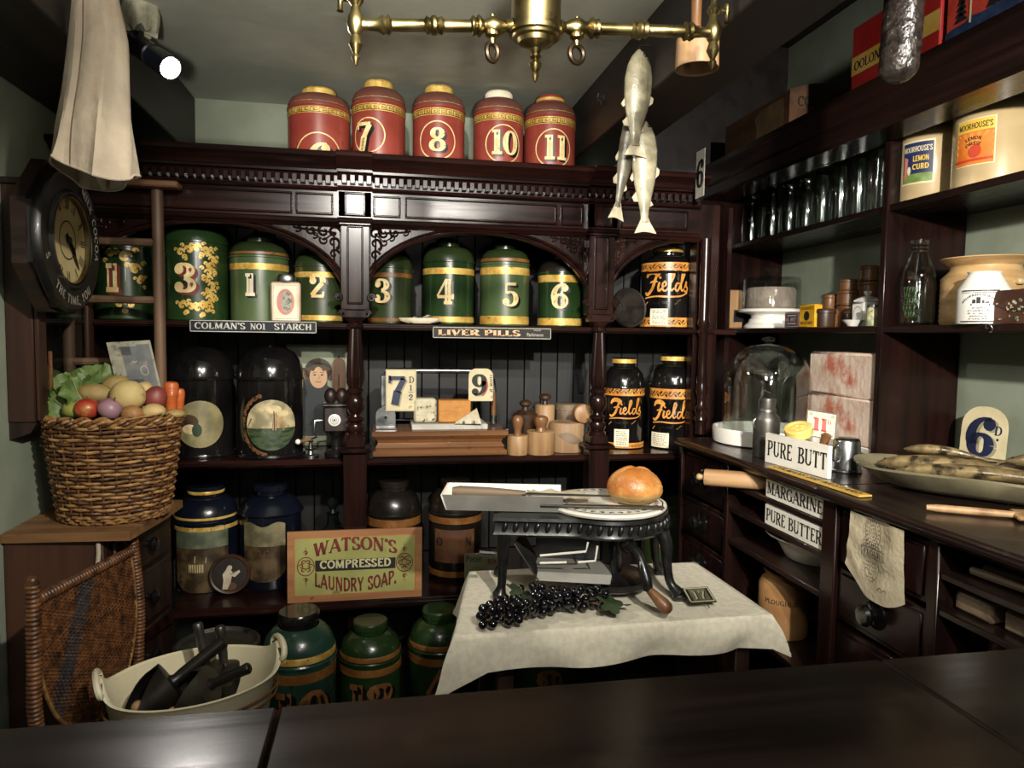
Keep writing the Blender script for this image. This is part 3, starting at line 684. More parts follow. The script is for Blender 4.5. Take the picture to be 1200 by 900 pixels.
# --- red canisters on the cornice
def key_band(rad, z, h, n):
    """Greek key meander round the wall"""
    q = []; c = 2*PI*rad/n; k = h*.12
    for i in range(n):
        x = -PI*rad+i*c
        for pts in ([(0, .1), (0, .9), (.8, .9), (.8, .35), (.35, .35), (.35, .6), (.58, .6)], [(0, .1), (1, .1)]):
            q += line2d([(x+u*c, v*h) for u, v in pts], k)
    return q
for (L, R, top, s, nx, ny, nh, rx, ry, rr, lidm) in (
        (337, 411, 107, '6', 374, 186, 36, 373, 185, 28, goldp), (412, 476, 98, '7', 427, 160, 33, 432, 159, 20, goldp),
        (483, 546, 104, '8', 513, 164, 27, 513, 165, 22, goldp), (554, 615, 110, '10', 592, 167, 28, 591, 169, 22, paper), (614, 676, 115, '11', 652, 173, 28, 650, 174, 22, redt)):
    Yt = 2.72
    t, rad, H, d, fr, zz = tin({'6': 'widest red canister, ringed number six, at the left of the cornice row', '7': 'tallest red canister, ringed number seven, second on the cornice', '8': 'middle red canister, ringed number eight, on the cornice', '10': 'red canister with a pale paper lid and ringed number ten', '11': 'red canister with a red lid and ringed number eleven beside the beam'}[s], L, R, top, Yt, 1.9265, 'red',
        (redt, dict(shoulder=redtop, rim=redt, lid=lidm)), [(.6, .685, goldp, 1.0), ] + ([(.925, .96, goldp, .56)] if s == '11' else []), (s, nx, ny, nh, creamn), 'red canisters on the cornice')
    decal(t, rad, [(key_band(rad, 0, H*.07, 22), 0)], t['_a'], .607*H, [blackp], 'key_pattern', .0022)
    decal(t, rad, [(ring2d(rr*d, rr*d*1.0, .0045, 40), 0)], fr(rx), zz(ry), [creamn], 'painted_ring', .0009)
    mb = MB(); q = key_band(rad, 0, H*.055, 22); mb.flat = True
    pr = lambda x, y, rad=rad, H=H, a=t['_a']: ((rad*(1.0-(y/(H*.055))*.09)+.0012)*math.cos(a+x/rad), (rad*(1.0-(y/(H*.055))*.09)+.0012)*math.sin(a+x/rad), .755*H+y)
    flat_poly(mb, q, pr); mb.build('shoulder_pattern', goldp, t)

# --- green canisters on the upper shelf
def acanthus(s, fl=1):
    q = shift(scroll2d(.03*s, fl, 1.1, .3), 0, 0)+shift(scroll2d(.018*s, -fl, 1.1, .32), fl*.02*s, -.03*s)+shift(scroll2d(.016*s, fl, 1., .36), fl*.028*s, .02*s)
    return q+shift(scroll2d(.014*s, fl, 1., .4), -fl*.025*s, .012*s)
Ys = 2.73
t, rad, H, d, fr, zz = tin('green canister with gold scrolls and a cream 1, seen behind the ladder rungs', 113, 180, 276, Ys, Z1, 'flat', (greend,), (), ('1', 132, 326, 33, creamn, (.34, .11), maroon), 'green canisters on the upper shelf')
decal(t, rad, [(shift(acanthus(1.1), .02, .06)+shift(acanthus(.8, -1), -.03, .07)+shift(acanthus(1.0), .05, .02)+shift(acanthus(.7), .065, -.02), 0)], fr(140), zz(322), [goldp])
decal(t, rad, [(shift(acanthus(.8), 0, -.1)+shift(acanthus(.8, -1), .03, -.1), 0)], fr(140), zz(322), [goldp])
t, rad, H, d, fr, zz = tin('large green canister with a gold scroll border and a cream 3', 193, 266, 269, Ys, Z1, 'flat', (greend,), (), ('3', 217, 326, 34, creamn, (.27, .1), maroon), 'green canisters on the upper shelf')
q = []
for i in range(9): q += shift(acanthus(.75, -1 if i % 2 else 1), .05+.008*math.sin(i*1.4), .085-i*.0225)
for i in range(4): q += shift(acanthus(.75, 1 if i % 2 else -1), .035-.027*i, .1-.008*abs(i-1)) + shift(acanthus(.75, 1 if i % 2 else -1), .035-.026*i, -.11+.004*i)
decal(t, rad, [(q, 0)], fr(228), zz(325), [goldp])
GB = [(.60, .675, goldp, 1.0)]
t, *_ = tin('pale green canister with a white 1 behind the starch jar', 270, 338, 279, Ys, Z1, 'tea', (greenf, dict(shoulder=greenp, lid=greenp)), GB+[(.78, .81, goldb, .99)], ('1', 293, 334, 26, paper, (.3, .1)), 'green canisters on the upper shelf')
t, *_ = tin('green canister with a gold 2 partly shadowed by the arch', 345, 409, 293, Ys, Z1, 'tea', (greenp,), GB+[(.03, .1, goldp, 1.0)], ('2', 372, 335, 28, creamn), 'green canisters on the upper shelf')
t, *_ = tin('dim green canister with a faded 3 beside the dresser column', 430, 484, 294, Ys, Z1, 'tea', (greenp,), [(.62, .68, goldb, 1.0), (.03, .08, goldb, 1.0)], ('3', 448, 341, 28, creamn), 'green canisters on the upper shelf')
t, *_ = tin('bright green canister with a cream 4 behind the paper dish', 495, 557, 285, Ys, Z1, 'tea', (greend, dict(shoulder=greenp)), GB+[(.03, .1, goldp, 1.0)], ('4', 522, 342, 29, creamn), 'green canisters on the upper shelf')
t, *_ = tin('olive green canister with a cream 5 in the centre bay', 562, 622, 288, Ys, Z1, 'tea', (greenf, dict(shoulder=greenp, lid=greenp)), [(.62, .71, goldp, 1.0), (.02, .12, goldp, 1.0), (.78, .82, goldb, .99)], ('5', 599, 345, 28, creamn), 'green canisters on the upper shelf')
t, *_ = tin('green canister with a cream 6 at the right of the centre bay', 630, 684, 301, Ys, Z1, 'tea', (greend, dict(shoulder=browntin, lid=browntin)), [(.62, .72, goldp, 1.0), (.02, .12, goldp, 1.0)], ('6', 657, 347, 29, creamn), 'green canisters on the upper shelf')

# --- black tins with script lettering
def script_name(h):
    q = []
    def st(pts, ws): q.extend(line2d([(x*h, y*h) for x, y in smooth2d(pts)], [w_*h for w_ in (ws if isinstance(ws, list) else [ws]*(len(pts)*6))][:len(smooth2d(pts))]))
    n = lambda pts, a, b: [a+(b-a)*math.sin(PI*i/((len(pts)-1)*6)) for i in range((len(pts)-1)*6+1)]
    for pts, a, b in (([(-.02, .72), (.15, .95), (.42, 1.0), (.66, .86), (.5, .8)], .1, .28), ([(.6, .9), (.46, .5), (.3, .1), (.05, -.12), (-.1, -.02)], .12, .16), ([(.2, .46), (.42, .52), (.62, .5)], .07, .1),
                      ([(.72, .48), (.66, .2), (.7, .06), (.84, .16)], .1, .12), ([(.84, .2), (1.04, .34), (1.0, .5), (.88, .38), (.9, .1), (1.04, .06), (1.16, .2)], .07, .1),
                      ([(1.16, .2), (1.4, .7), (1.42, .94), (1.32, .9), (1.24, .3), (1.3, .06), (1.44, .18)], .07, .1), ([(1.76, .4), (1.58, .42), (1.5, .16), (1.6, .05), (1.76, .3), (1.98, .86), (2.0, 1.08), (1.88, 1.0), (1.8, .3), (1.86, .06), (1.98, .16)], .07, .1),
                      ([(2.0, .2), (2.12, .52), (2.1, .3), (2.2, .18), (2.12, .02), (1.98, .06)], .08, .1), ([(-.12, -.3), (.5, -.22), (1.2, -.24), (1.8, -.2), (2.2, -.02)], .05, .09)):
        st(pts, n(pts, a, b))
    q += line2d([(.72*h, .66*h), (.78*h, .74*h)], .12*h)
    return q
def field_tin(label, L, R, top, zb, Y, sx, sy, sh, bandrows):
    t, rad, H, d, fr, zz = tin(label, L, R, top, Y, zb, 'big', (blackt,), (), None, 'black tins with script lettering')
    for r0, r1 in bandrows:
        z0, z1 = max(.003, zz(r1)), zz(r0)
        b = MB().lathe([(rad+.0002, z0), (rad+.0014, z0+.0006), (rad+.0014, z1-.0006), (rad+.0002, z1)], 44).build('band', goldo, t)
        q = []; n = 16; c = 2*PI*rad/n; hh = z1-z0
        for i in range(n):
            x = -PI*rad+i*c
            q += line2d([(x+c*k/6, hh*(.5+.22*math.sin(2*PI*k/6))) for k in range(7)], hh*.08)
            for sg in (-1, 1):
                cx_, cy_ = x+c*(.3+.4*(sg > 0)), hh*(.5+.1*sg)
                q += line2d([(cx_-c*.16, cy_-hh*.16*sg), (cx_, cy_+hh*.04*sg), (cx_+c*.14, cy_+hh*.2*sg)], [hh*.02, hh*.24, hh*.02])
        decal(t, rad, [(q, 0)], t['_a'], z0, [blackp], 'leaf_pattern', .0018)
    h = sh*d
    decal(t, rad, [(shift(script_name(h), -h*1.05, 0), 0)], fr(sx), zz(sy), [goldo], 'script_lettering')
    ban = [[(-h*1.1, -h*.1), (h*.55, -h*.02), (h*.85, h*.22), (-h*.9, h*.12)]]
    decal(t, rad, [(ban, 0), (shift(text2d('PURE TEAS', h*.12, .2, .1, 0, .12)[0], -h*.15, h*.0, 1, .06), 1)], fr(sx-2), zz(sy+sh*.62), [goldo, blackp], 'banner')
    z0, z1 = .94*H, .985*H
    MB().lathe([(rad*.57+.0002, z0), (rad*.57+.0014, z0), (rad*.57+.0014, z1), (rad*.57+.0002, z1)], 36).build('lid_band', goldp, t)
    return t, rad, H, d, fr, zz
def note_card(t, rad, fr, zz, L, R, top, bot, d, speck):
    q = rect((R-L)*d, (bot-top)*d, 6); w_ = (R-L)*d; h_ = (bot-top)*d; marks = []
    random.seed(int(L))
    for i in range(7):
        y = h_*(.36-.12*i); x = -w_*.36
        while x < w_*.3:
            l = random.uniform(.06, .2)*w_; marks += rect(l, h_*.035, 2, x+l/2, y); x += l+.05*w_
    decal(t, rad, [(q, 0), (marks, 1)], fr((L+R)/2), zz((top+bot)/2), [paper, ink], 'note_card', .003)
a = field_tin('black tin with orange script lettering on the upper shelf beside the round medallion', 751, 815, 291, Z1, 2.76, 782, 342, 23, ((307, 317), (372, 383)))
note_card(a[0], a[1], a[4], a[5], 764, 785, 362, 381, a[3], 0)
a = field_tin('black tin with orange script lettering half hidden by the dresser column', 706, 757, 419, Z2, 2.78, 735, 486, 17, ((453, 464), (519, 530)))
note_card(a[0], a[1], a[4], a[5], 722, 739, 503, 523, a[3], 0)
a = field_tin('black tin with orange script lettering behind the corner of the side counter', 762, 818, 416, Z2, 2.75, 787, 491, 19, ((456, 468),))
note_card(a[0], a[1], a[4], a[5], 764, 788, 508, 525, a[3], 1)

# --- black domed tins with painted roundels
skyp = M('painted_sky', '7d7458', 'b5a47e', .5, scale=18, c3='6b6450', scale3=20)
seap = M('painted_sea', '1f2c1c', '3c4a2e', .5, scale=30, stretch=(1, 1, 3), c3='8a8768', scale3=40, lo3=.66, hi3=.7)
sailp = M('painted_sail', 'a89468', 'c9b88c', .5, scale=30)
olivep = M('painted_olive', '6b6446', '8a8058', .5, scale=14, c3='4a4530', scale3=16)
t, rad, H, d, fr, zz = tin('black domed tin with a faded round portrait beside the basket', 196, 272, 402, 2.76, Z2, 'dome', (blackt,), (), None, 'black domed tins', 'domed_tin')
R_ = 27*d
decal(t, rad, [(disc2d(R_, R_), 0), (disc2d(R_*.4, R_*.32, 16, -R_*.45, R_*.1), 1), (disc2d(R_*.32, R_*.2, 16, -R_*.4, -R_*.2), 2), (disc2d(R_*.2, R_*.28, 12, -R_*.12, -R_*.25), 3)], fr(233), zz(497), [olivep, M('painted_brown', '2b1c12', '3d2818', .5), sailp, M('painted_green', '1c2a18', '24361e', .5)], 'painted_roundel')
t, rad, H, d, fr, zz = tin('black domed tin with a painted roundel of a sailing boat at sea', 278, 355, 402, 2.72, Z2, 'dome', (blackt,), (), None, 'black domed tins', 'domed_tin')
R_ = 29*d
sea = []
for i in range(20):
    xa, xb = -.99+1.98*i/20, -.99+1.98*(i+1)/20; fa_, fb_ = -math.sqrt(1-xa*xa), -math.sqrt(1-xb*xb)
    for k in range(3): sea.append([(xa*R_, (-.12+(fa_+.12)*k/3)*R_), (xb*R_, (-.12+(fb_+.12)*k/3)*R_), (xb*R_, (-.12+(fb_+.12)*(k+1)/3)*R_), (xa*R_, (-.12+(fa_+.12)*(k+1)/3)*R_)])
boat = [[(.14*R_, -.2*R_), (.5*R_, -.22*R_), (.44*R_, .34*R_), (.16*R_, .52*R_)], [(-.3*R_, -.16*R_), (.08*R_, -.2*R_), (.1*R_, .5*R_)]]
hull = [[(-.34*R_, -.2*R_), (-.25*R_, -.32*R_), (.3*R_, -.3*R_), (.4*R_, -.18*R_)]]
decal(t, rad, [(disc2d(R_, R_), 0), (sea, 1), (shift(disc2d(R_*.3, R_*.16, 14), R_*.1, R_*.62)+shift(disc2d(R_*.24, R_*.12, 14), R_*.45, R_*.45), 2), ([[(-R_*.98, -.1*R_), (-R_*.4, -.1*R_), (-R_*.8, .28*R_)]], 4), (boat, 5), (hull, 3), (line2d([(.12*R_, -.2*R_), (.1*R_, .56*R_)], R_*.04), 3)], fr(317), zz(498), [skyp, seap, sailp, M('painted_hull', '1a120c', '281a10', .5), M('painted_hill', '4d4a36', '5a563e', .5), M('painted_tan_sail', '7a5f3c', '9a7d54', .5, scale=40)], 'painted_roundel')
q = []
for i in range(26):
    a_ = PI*.62+i*.085*1.2
    q += shift(scroll2d(.012, 1 if i % 2 else -1, 1.0, .4), math.cos(a_)*R_*1.16, math.sin(a_)*R_*1.2)
decal(t, rad, [(q, 0)], fr(317), zz(498), [M('worn_copper_paint', '5a3a20', '7a5430', .5, c3='1a120c', scale3=50, lo3=.5, hi3=.6)], 'painted_ornament', .0008)

# --- navy tins with pictures on the bottom shelf
pastp = M('painted_pasture', '2e2416', '5a482e', .5, scale=16, c3='2a2014', scale3=20)
paleg = M('painted_pale_sky', '474d3d', '6b715a', .5, scale=14)
def shield(w_, h_, m_, n=16):
    top = [(-w_/2+w_*i/n, h_/2+h_*.04*math.sin(i/n*PI*3)) for i in range(n+1)]
    q = []
    for i in range(n):
        f0 = 1-.5*abs(2*i/n-1)**3; f1 = 1-.5*abs(2*(i+1)/n-1)**3
        q.append([top[i], top[i+1], (top[i+1][0], h_*m_), (top[i][0], h_*m_)])
    low = [[(top[i][0], h_*m_), (top[i+1][0], h_*m_), (top[i+1][0], -h_/2*(1-.35*abs(2*(i+1)/n-1)**3)), (top[i][0], -h_/2*(1-.35*abs(2*i/n-1)**3))] for i in range(n)]
    return q, low
t, rad, H, d, fr, zz = tin('navy blue tin with gold bands and a painted farmyard scene on the bottom shelf', 205, 278, 568, 2.76, Z3, 'big', (bluet,), [(.6, .64, goldp, 1.), (.705, .73, goldp, .99)], None, 'navy picture tins', 'picture_tin')
MB().lathe([(rad*.57+.0004, .93*H), (rad*.57+.0014, .935*H), (rad*.57+.0014, .955*H), (rad*.57+.0004, .96*H)], 36).build('lid_band', goldp, t)
a_, b_ = shield(64*d, 74*d, .2)
hay = [[(-.02, -.005), (.02, -.006), (.022, .014), (-.018, .02)]]+[[(-.04+.006*i, -.04), (-.037+.006*i, -.04), (-.037+.006*i, -.01), (-.04+.006*i, -.01)] for i in range(9)]
decal(t, rad, [(a_, 0), (b_, 1), ([[(-.1, .02), (.07, .06), (.09, .02), (-.1, -.0)]], 3), (hay, 2)], fr(234), zz(657), [paleg, pastp, sailp, M('painted_barn', '2e2418', '3c3020', .6)], 'painted_scene')
t, rad, H, d, fr, zz = tin('navy blue tin with a painted cattle pasture, under a wide domed lid', 280, 354, 566, 2.75, Z3, 'wide', (bluet,), (), None, 'navy picture tins', 'picture_tin')
a_, b_ = shield(50*d, 66*d, .12)
cow = []
for i in range(4):
    x_ = -.045+.032*i; cow += [[(x_, -.002), (x_+.022, -.002), (x_+.022, .011), (x_, .011)], [(x_-.006, .006), (x_, .006), (x_, .014), (x_-.006, .014)]]+[[(x_+k, -.012), (x_+k+.003, -.012), (x_+k+.003, 0), (x_+k, 0)] for k in (0, .006, .014, .019)]
decal(t, rad*.97, [(a_, 0), (b_, 1), (cow, 2)], fr(308), zz(648), [M('painted_dusk', '554f38', '827a5a', .5, scale=14), pastp, M('painted_cattle', '3f2415', '5a3820', .5)], 'painted_scene')
t, rad, H, d, fr, zz = tin('black round tin with a brown band, behind the soap sign', 430, 494, 562, 2.76, Z3, 'big', (browntin,), [(.56, .64, goldb, 1.), (.1, .2, goldb, 1.)], None, 'black tins on the bottom shelf', 'round_tin')
t, rad, H, d, fr, zz = tin('black round tin with a brown paper label, behind the soap sign and the small book', 502, 566, 560, 2.74, Z3, 'big', (browntin,), [(.58, .645, goldb, 1.), (.04, .1, goldb, 1.)], None, 'black tins on the bottom shelf', 'round_tin')
lab = M('brown_paper_label', '4a2b16', '61401f', .7, scale=14, c3='2c180b', scale3=20)
decal(t, rad, [(rect(50*d, 38*d, 8), 0), (ring2d(9*d, 11*d, .003, 20), 1), (shift(text2d('O', 10*d, .2, .1)[0], -18*d, 0)+shift(text2d('N', 10*d, .2, .1)[0], 17*d, 0), 2)], fr(533), zz(640), [lab, maroon, ink], 'paper_label')
t, rad, H, d, fr, zz = tin('dark green tin with a faded gold badge, behind the slicing machine', 752, 810, 590, 2.76, Z3, 'big', (greenp,), (), None, 'black tins on the bottom shelf', 'round_tin')
decal(t, rad, [(disc2d(.02, .024), 0)], fr(778), zz(636), [goldb], 'badge')

# --- green tins standing on the floor
brn = M('brown_numeral_paint', '6b4522', '85592e', .5, scale=20, c3='4a2c14', scale3=30)
for lab_, L, R, top, Y, s, nx, ny, nh, mt, bm in (
        ('large blue-green tin numbered 10 on the floor under the soap sign', 307, 394, 715, 2.3, '10', 352, 838, 56, greenb, goldp),
        ('deep green tin numbered 13 on the floor between two other green tins', 397, 471, 726, 2.4, '13', 434, 825, 48, greend, goldb),
        ('green tin numbered 4 on the floor against the tablecloth', 478, 552, 712, 2.42, '4', 515, 805, 44, greend, goldb),
        ('green tin numbered 2 in the dark under the table', 606, 682, 716, 2.44, '2', 645, 806, 44, greend, goldb)):
    t, rad, H, d, fr, zz = tin(lab_, L, R, top, Y, .001, 'big', (mt, dict(lid=(blackt if s == '10' else mt))), [(.56, .63, goldb, 1.)], (s, nx, ny, nh, brn, (.26, .1), blackp), 'green tins on the floor')
    MB().lathe([(rad*1.0+.0005, .698*H), (rad*.992+.0015, .705*H), (rad*.985+.0015, .735*H), (rad*.975+.001, .745*H)], 44).build('shoulder_band', bm, t)
# ================================================================== things on the back dresser
def board(label, name, cat, o, u, v, w_, h_, th, mats, face_fn, group=None, round_=0.):
    """flat sign board: lower-left corner o, unit axes u (along), v (up); printed pieces added by face_fn(mb add)"""
    o, u, v = Vector(o), Vector(u).normalized(), Vector(v).normalized(); n = u.cross(v)
    t = thing(name, label, cat, o, 0, group)
    def pt(x, y, z=0.): return u*x+v*y+n*z
    mb = MB()
    if round_:
        r = round_; pts = []
        for cx_, cy_, a0 in ((w_-r, h_-r, 0), (r, h_-r, PI/2), (r, min(r, .004), PI), (w_-r, min(r, .004), 1.5*PI)):
            rr = r if cy_ > r else min(r, .004)
            cx2 = cx_ if cy_ > r else (rr if cx_ < w_/2 else w_-rr)
            pts += [(cx2+rr*math.cos(a0+k*PI/12), cy_+rr*math.sin(a0+k*PI/12)) for k in range(7)]
        k_ = len(pts); vs = [pt(x, y, 0) for x, y in pts]+[pt(x, y, -th) for x, y in pts]
        mb.add(vs, [tuple(range(k_)), tuple(range(2*k_-1, k_-1, -1))]+[(i, i+k_, (i+1) % k_+k_, (i+1) % k_) for i in range(k_)])
    else:
        vs = [pt(x, y, z) for z in (-th, 0) for x, y in ((0, 0), (w_, 0), (w_, h_), (0, h_))]
        mb.add(vs, [(3, 2, 1, 0), (4, 5, 6, 7), (0, 1, 5, 4), (1, 2, 6, 5), (2, 3, 7, 6), (3, 0, 4, 7)])
    mb.build('board', mats[0], t)
    for k, (nm, polys, mi) in enumerate(face_fn(w_, h_)):
        pr = MB(); pr.flat = True
        flat_poly(pr, polys, lambda x, y: pt(x, y, .0006+k*.0002)); pr.build(nm, mats[mi], t)
    return t
def fit(text, x, y, w_, h, **k):
    """serif line of lettering fitted to width w_ centred on x, baseline y"""
    q, W = text2d(text, h, **k); s = w_/W
    return [[(px*s+x, py+y) for px, py in p] for p in q]
def arch_text(polys, amount, half):
    return [[(x, y+amount*(1-(x/half)**2)) for x, y in q] for q in polys]
def frame2d(w_, h_, m, t_):
    return [[(m, m), (w_-m, m), (w_-m, m+t_), (m, m+t_)], [(m, h_-m-t_), (w_-m, h_-m-t_), (w_-m, h_-m), (m, h_-m)], [(m, m), (m+t_, m), (m+t_, h_-m), (m, h_-m)], [(w_-m-t_, m), (w_-m, m), (w_-m, h_-m), (w_-m-t_, h_-m)]]
signblue = M('dark_blue_enamel', '11141c', '181d28', .5, spec=.25, c3='3a3c40', scale3=30, lo3=.68, hi3=.72)
signwht = M('aged_white_enamel', 'a8a59a', 'bab7ab', .4, c3='7d786c', scale3=30, lo3=.6, hi3=.7)
# strip sign, left
a = P(222, 388, Y=2.57); b = P(371, 388, Y=2.57); w_ = b.x-a.x; h_ = .041
board('narrow dark enamel strip sign lettered for starch on the upper shelf edge', 'shelf_sign', 'sign', (a.x, 2.5725, a.z-.002), (1, 0, 0), (0, 0, 1), w_, h_, .003, [signblue, signwht],
      lambda w_, h_: [('border', frame2d(w_, h_, .001, .0022), 1), ('lettering', fit("COLMAN'S", w_*.235, h_*.26, w_*.39, h_*.54, thick=.2, thin=.1, serif=.12), 1), ('lettering', fit('NO1', w_*.53, h_*.26, w_*.12, h_*.5, thick=.2, thin=.1, serif=.12), 1), ('lettering', fit('STARCH', w_*.81, h_*.26, w_*.3, h_*.54, thick=.2, thin=.1, serif=.12), 1)])
a = P(507, 396, Y=2.57); b = P(646, 398, Y=2.57); w_ = b.x-a.x
signbrn = M('dark_brown_enamel', '1a1512', '241e1a', .5, spec=.25)
board('narrow brown strip sign lettered for pills on the upper shelf edge', 'shelf_sign', 'sign', (a.x, 2.5725, a.z), (1, 0, 0), (0, 0, 1), w_, .041, .003, [signbrn, M('tan_letter_paint', 'c79a6c', 'd8b083', .5), signwht],
      lambda w_, h_: [('border', frame2d(w_, h_, .001, .002), 2), ('lettering', fit('LIVER', w_*.215, h_*.24, w_*.34, h_*.56, thick=.26, thin=.12, serif=.14), 1), ('lettering', fit('PILLS', w_*.58, h_*.24, w_*.3, h_*.56, thick=.26, thin=.12, serif=.14), 1), ('lettering', shift(bfont('Parkinsons', .013, .8), w_*.86, h_*.26)+shift(bfont('MADE BY', .005), w_*.88, h_*.74), 2)])
# starch jar
p = P(336, 376, Y=2.615); d = mpp(p)
t = thing('starch_jar', 'small square jar with a pink printed label and metal cap before the pale green canister', 'jar', (p.x, 2.605, Z1), 0)
w_ = 33*d; MB().box((-w_/2, -w_*.2, 0), (w_/2, w_*.2, 46*d), .006).build('body', M('jar_cream_glaze', 'b9a08a', 'c9b29c', .35, scale=20), t)
MB().lathe([(0, 45*d), (w_*.3, 45*d), (w_*.34, 47*d), (w_*.34, 53*d), (w_*.28, 55*d), (0, 55*d)], 24, sy=.55).build('cap', steel, t)
mb = MB(); mb.flat = True; fn = lambda k: on_plane((0, -w_*.2-.0006-k*.0002, 23*d), (1, 0, 0), (0, 0, 1))
flat_poly(mb, rect(w_*.86, 42*d), fn(0), 0); flat_poly(mb, disc2d(w_*.3, 15*d), fn(1), 1); flat_poly(mb, disc2d(w_*.2, 12*d, 16, .003), fn(2), 2); flat_poly(mb, frame2d(w_*.8, 39*d, 0, .0012), lambda x, y: fn(2)(x-w_*.4, y-19.5*d), 2)
mb.build('label', [paper, M('pink_print', 'b06a62', 'c08278', .6), M('grey_print', '8d8a7a', '9c9888', .6, scale=60, c3='5a5648', scale3=70, lo3=.5, hi3=.56)], t)
# paper dish
p = P(492, 377, Y=2.63); d = mpp(p)
t = thing('paper_dish', 'scalloped white paper dish of folded papers on the upper shelf', 'dish', (p.x, 2.602, Z1), 0)
vs = []; n = 40
mb = MB(); prof = [(0, .003), (.05, .003), (.07, .012), (.076, .022), (.074, .022), (.068, .013), (.048, .006), (0, .006)]
for r, z in prof:
    for i in range(n): vs.append(((r*(1+.07*math.cos(i/n*2*PI*9)*(r > .06)))*math.cos(i/n*2*PI), r*.42*math.sin(i/n*2*PI), z))
mb.add(vs, [(j*n+i, j*n+(i+1) % n, (j+1)*n+(i+1) % n, (j+1)*n+i) for j in range(len(prof)-1) for i in range(n)]); mb.build('dish', paper, t)
for k, (x_, a_, l) in enumerate(((-.02, .1, .05), (.02, -.2, .06), (.03, .25, .045))):
    mb = MB(); mb.add([(-l/2, -.015, 0), (l/2, -.015, .004), (l/2, .015, .008), (-l/2, .015, .002), (0, -.016, .012), (0, .016, .016)], [(0, 4, 5, 3), (4, 1, 2, 5)]); mb.build('folded_paper', paper, t, (x_, 0, .012+k*.004), (0, .1, a_))
MB().tube([(-.0, .0, .01), (-.002, .002, .075)], .0012, 6).build('spike', steel, t)
# round medallion
p = P(736.5, 359, Y=2.66); d = mpp(p); R_ = 23.5*d
t = thing('medallion', 'dark round embossed medallion leaning in the right bay of the dresser', 'medallion', (p.x, 2.645, Z1), 0, rot=(-.12, 0, .25))
med = M('dark_pewter', '2a2623', '3d3833', .4, metal=.7, scale=20)
mb = MB().lathe([(0, 0), (R_, 0), (R_, .008), (R_*.97, .011), (R_*.9, .009), (R_*.9, .005), (0, .005)], 44); mb.xf(Matrix.Translation((0, 0, R_)) @ Matrix.Rotation(PI/2, 4, 'X')); mb.build('disc', med, t)
head = smooth2d([(.25, -.75), (.3, -.35), (.12, -.25), (.2, .0), (.42, .05), (.38, .2), (.5, .3), (.36, .45), (.3, .62), (.0, .75), (-.35, .6), (-.5, .25), (-.4, -.1), (-.55, -.4), (-.7, -.7)], 3)
mb = MB(); mb.prism([(x*R_, z*R_+R_) for x, z in head], -.012, -.004, 'xz'); mb.build('profile_head', med, t)
mb = MB()
for i in range(30):
    a_ = .3+i*(2*PI-.6)/29-PI/2+.3; mb.ball((math.cos(a_)*R_*.83, -.006, R_+math.sin(a_)*R_*.83), R_*.035, 6, 4)
mb.build('rim_lettering', med, t, kind='stuff')

# mirror card with a portrait print
t = thing('portrait_mirror', 'pale framed mirror plate with a printed portrait of a woman, behind the coffee mill', 'mirror', (0, 0, 0))
p0 = P(335, 470, Y=2.9); p1 = P(408, 404, Y=2.9); cx = (p0.x+p1.x)/2; w_ = p1.x-p0.x; z0 = Z2; h_ = p1.z-z0
t.location = (cx, 2.9, z0); t.rotation_euler = (-.03, 0, 0)
MB().box((-w_/2, 0, 0), (w_/2, .012, h_), .002).build('frame', M('pale_gilt_frame', '5c5a44', '6e6b52', .5), t)
mb = MB(); mb.flat = True; hp = h_*.97; fn = lambda k: on_plane((0, -.0012-k*.0005, 0), (1, 0, 0), (0, 0, 1))
MB().box((-w_*.47, -.001, h_*.03), (w_*.47, .0005, h_*.97)).build('plate', M('pale_plate', '848c74', '98a086', .3, scale=6), t)
yc = P(378, 440, Y=2.9).z-z0; xc = P(373, 440, Y=2.9).x-cx; hh = .052
hair = M('painted_hair', '3a2a18', '4d3a22', .6, scale=40)
flat_poly(mb, [[(-w_*.3, .04), (w_*.16, .04), (w_*.16, yc+.03), (-w_*.3, yc+.03)]], fn(0), 4)
flat_poly(mb, [[(xc-.075, .05), (xc+.06, .05), (xc+.05, yc-.05), (xc+.02, yc-.03), (xc-.03, yc-.03), (xc-.06, yc-.05)]], fn(1), 3)
flat_poly(mb, disc2d(.052, .046, 24, xc, yc+.022), fn(2), 0); flat_poly(mb, disc2d(.015, .022, 12, xc-.048, yc)+disc2d(.015, .022, 12, xc+.046, yc), fn(2), 0)
flat_poly(mb, disc2d(.034, .045, 24, xc, yc-.006), fn(3), 1)
flat_poly(mb, ring2d(.036, .05, .016, 20, xc, yc, .15*PI, .85*PI), fn(4), 0); flat_poly(mb, line2d([(xc-.046, yc+.034), (xc-.02, yc+.046), (xc, yc+.048), (xc+.02, yc+.046), (xc+.046, yc+.034)], .01), fn(4), 3)
for s in (-1, 1):
    flat_poly(mb, disc2d(.0055, .003, 10, xc+s*.014, yc+.002), fn(5), 2); flat_poly(mb, line2d([(xc+s*.007, yc+.011), (xc+s*.014, yc+.013), (xc+s*.022, yc+.009)], .0018), fn(5), 0)
flat_poly(mb, line2d([(xc+.001, yc+.004), (xc+.004, yc-.012), (xc-.001, yc-.014)], .0016), fn(5), 5); flat_poly(mb, line2d([(xc-.01, yc-.025), (xc, yc-.027), (xc+.01, yc-.025)], .0034), fn(5), 5)
mb.build('portrait_print', [hair, M('painted_skin', 'b08a66', 'c09a76', .6, scale=12), M('painted_eye', '1c1612', '241c16', .6), M('painted_dress', '12181a', '1a2224', .6), M('print_ground', '20211c', '2c2d26', .6), M('painted_lip', '7d4a3a', '8a5444', .6)], t)
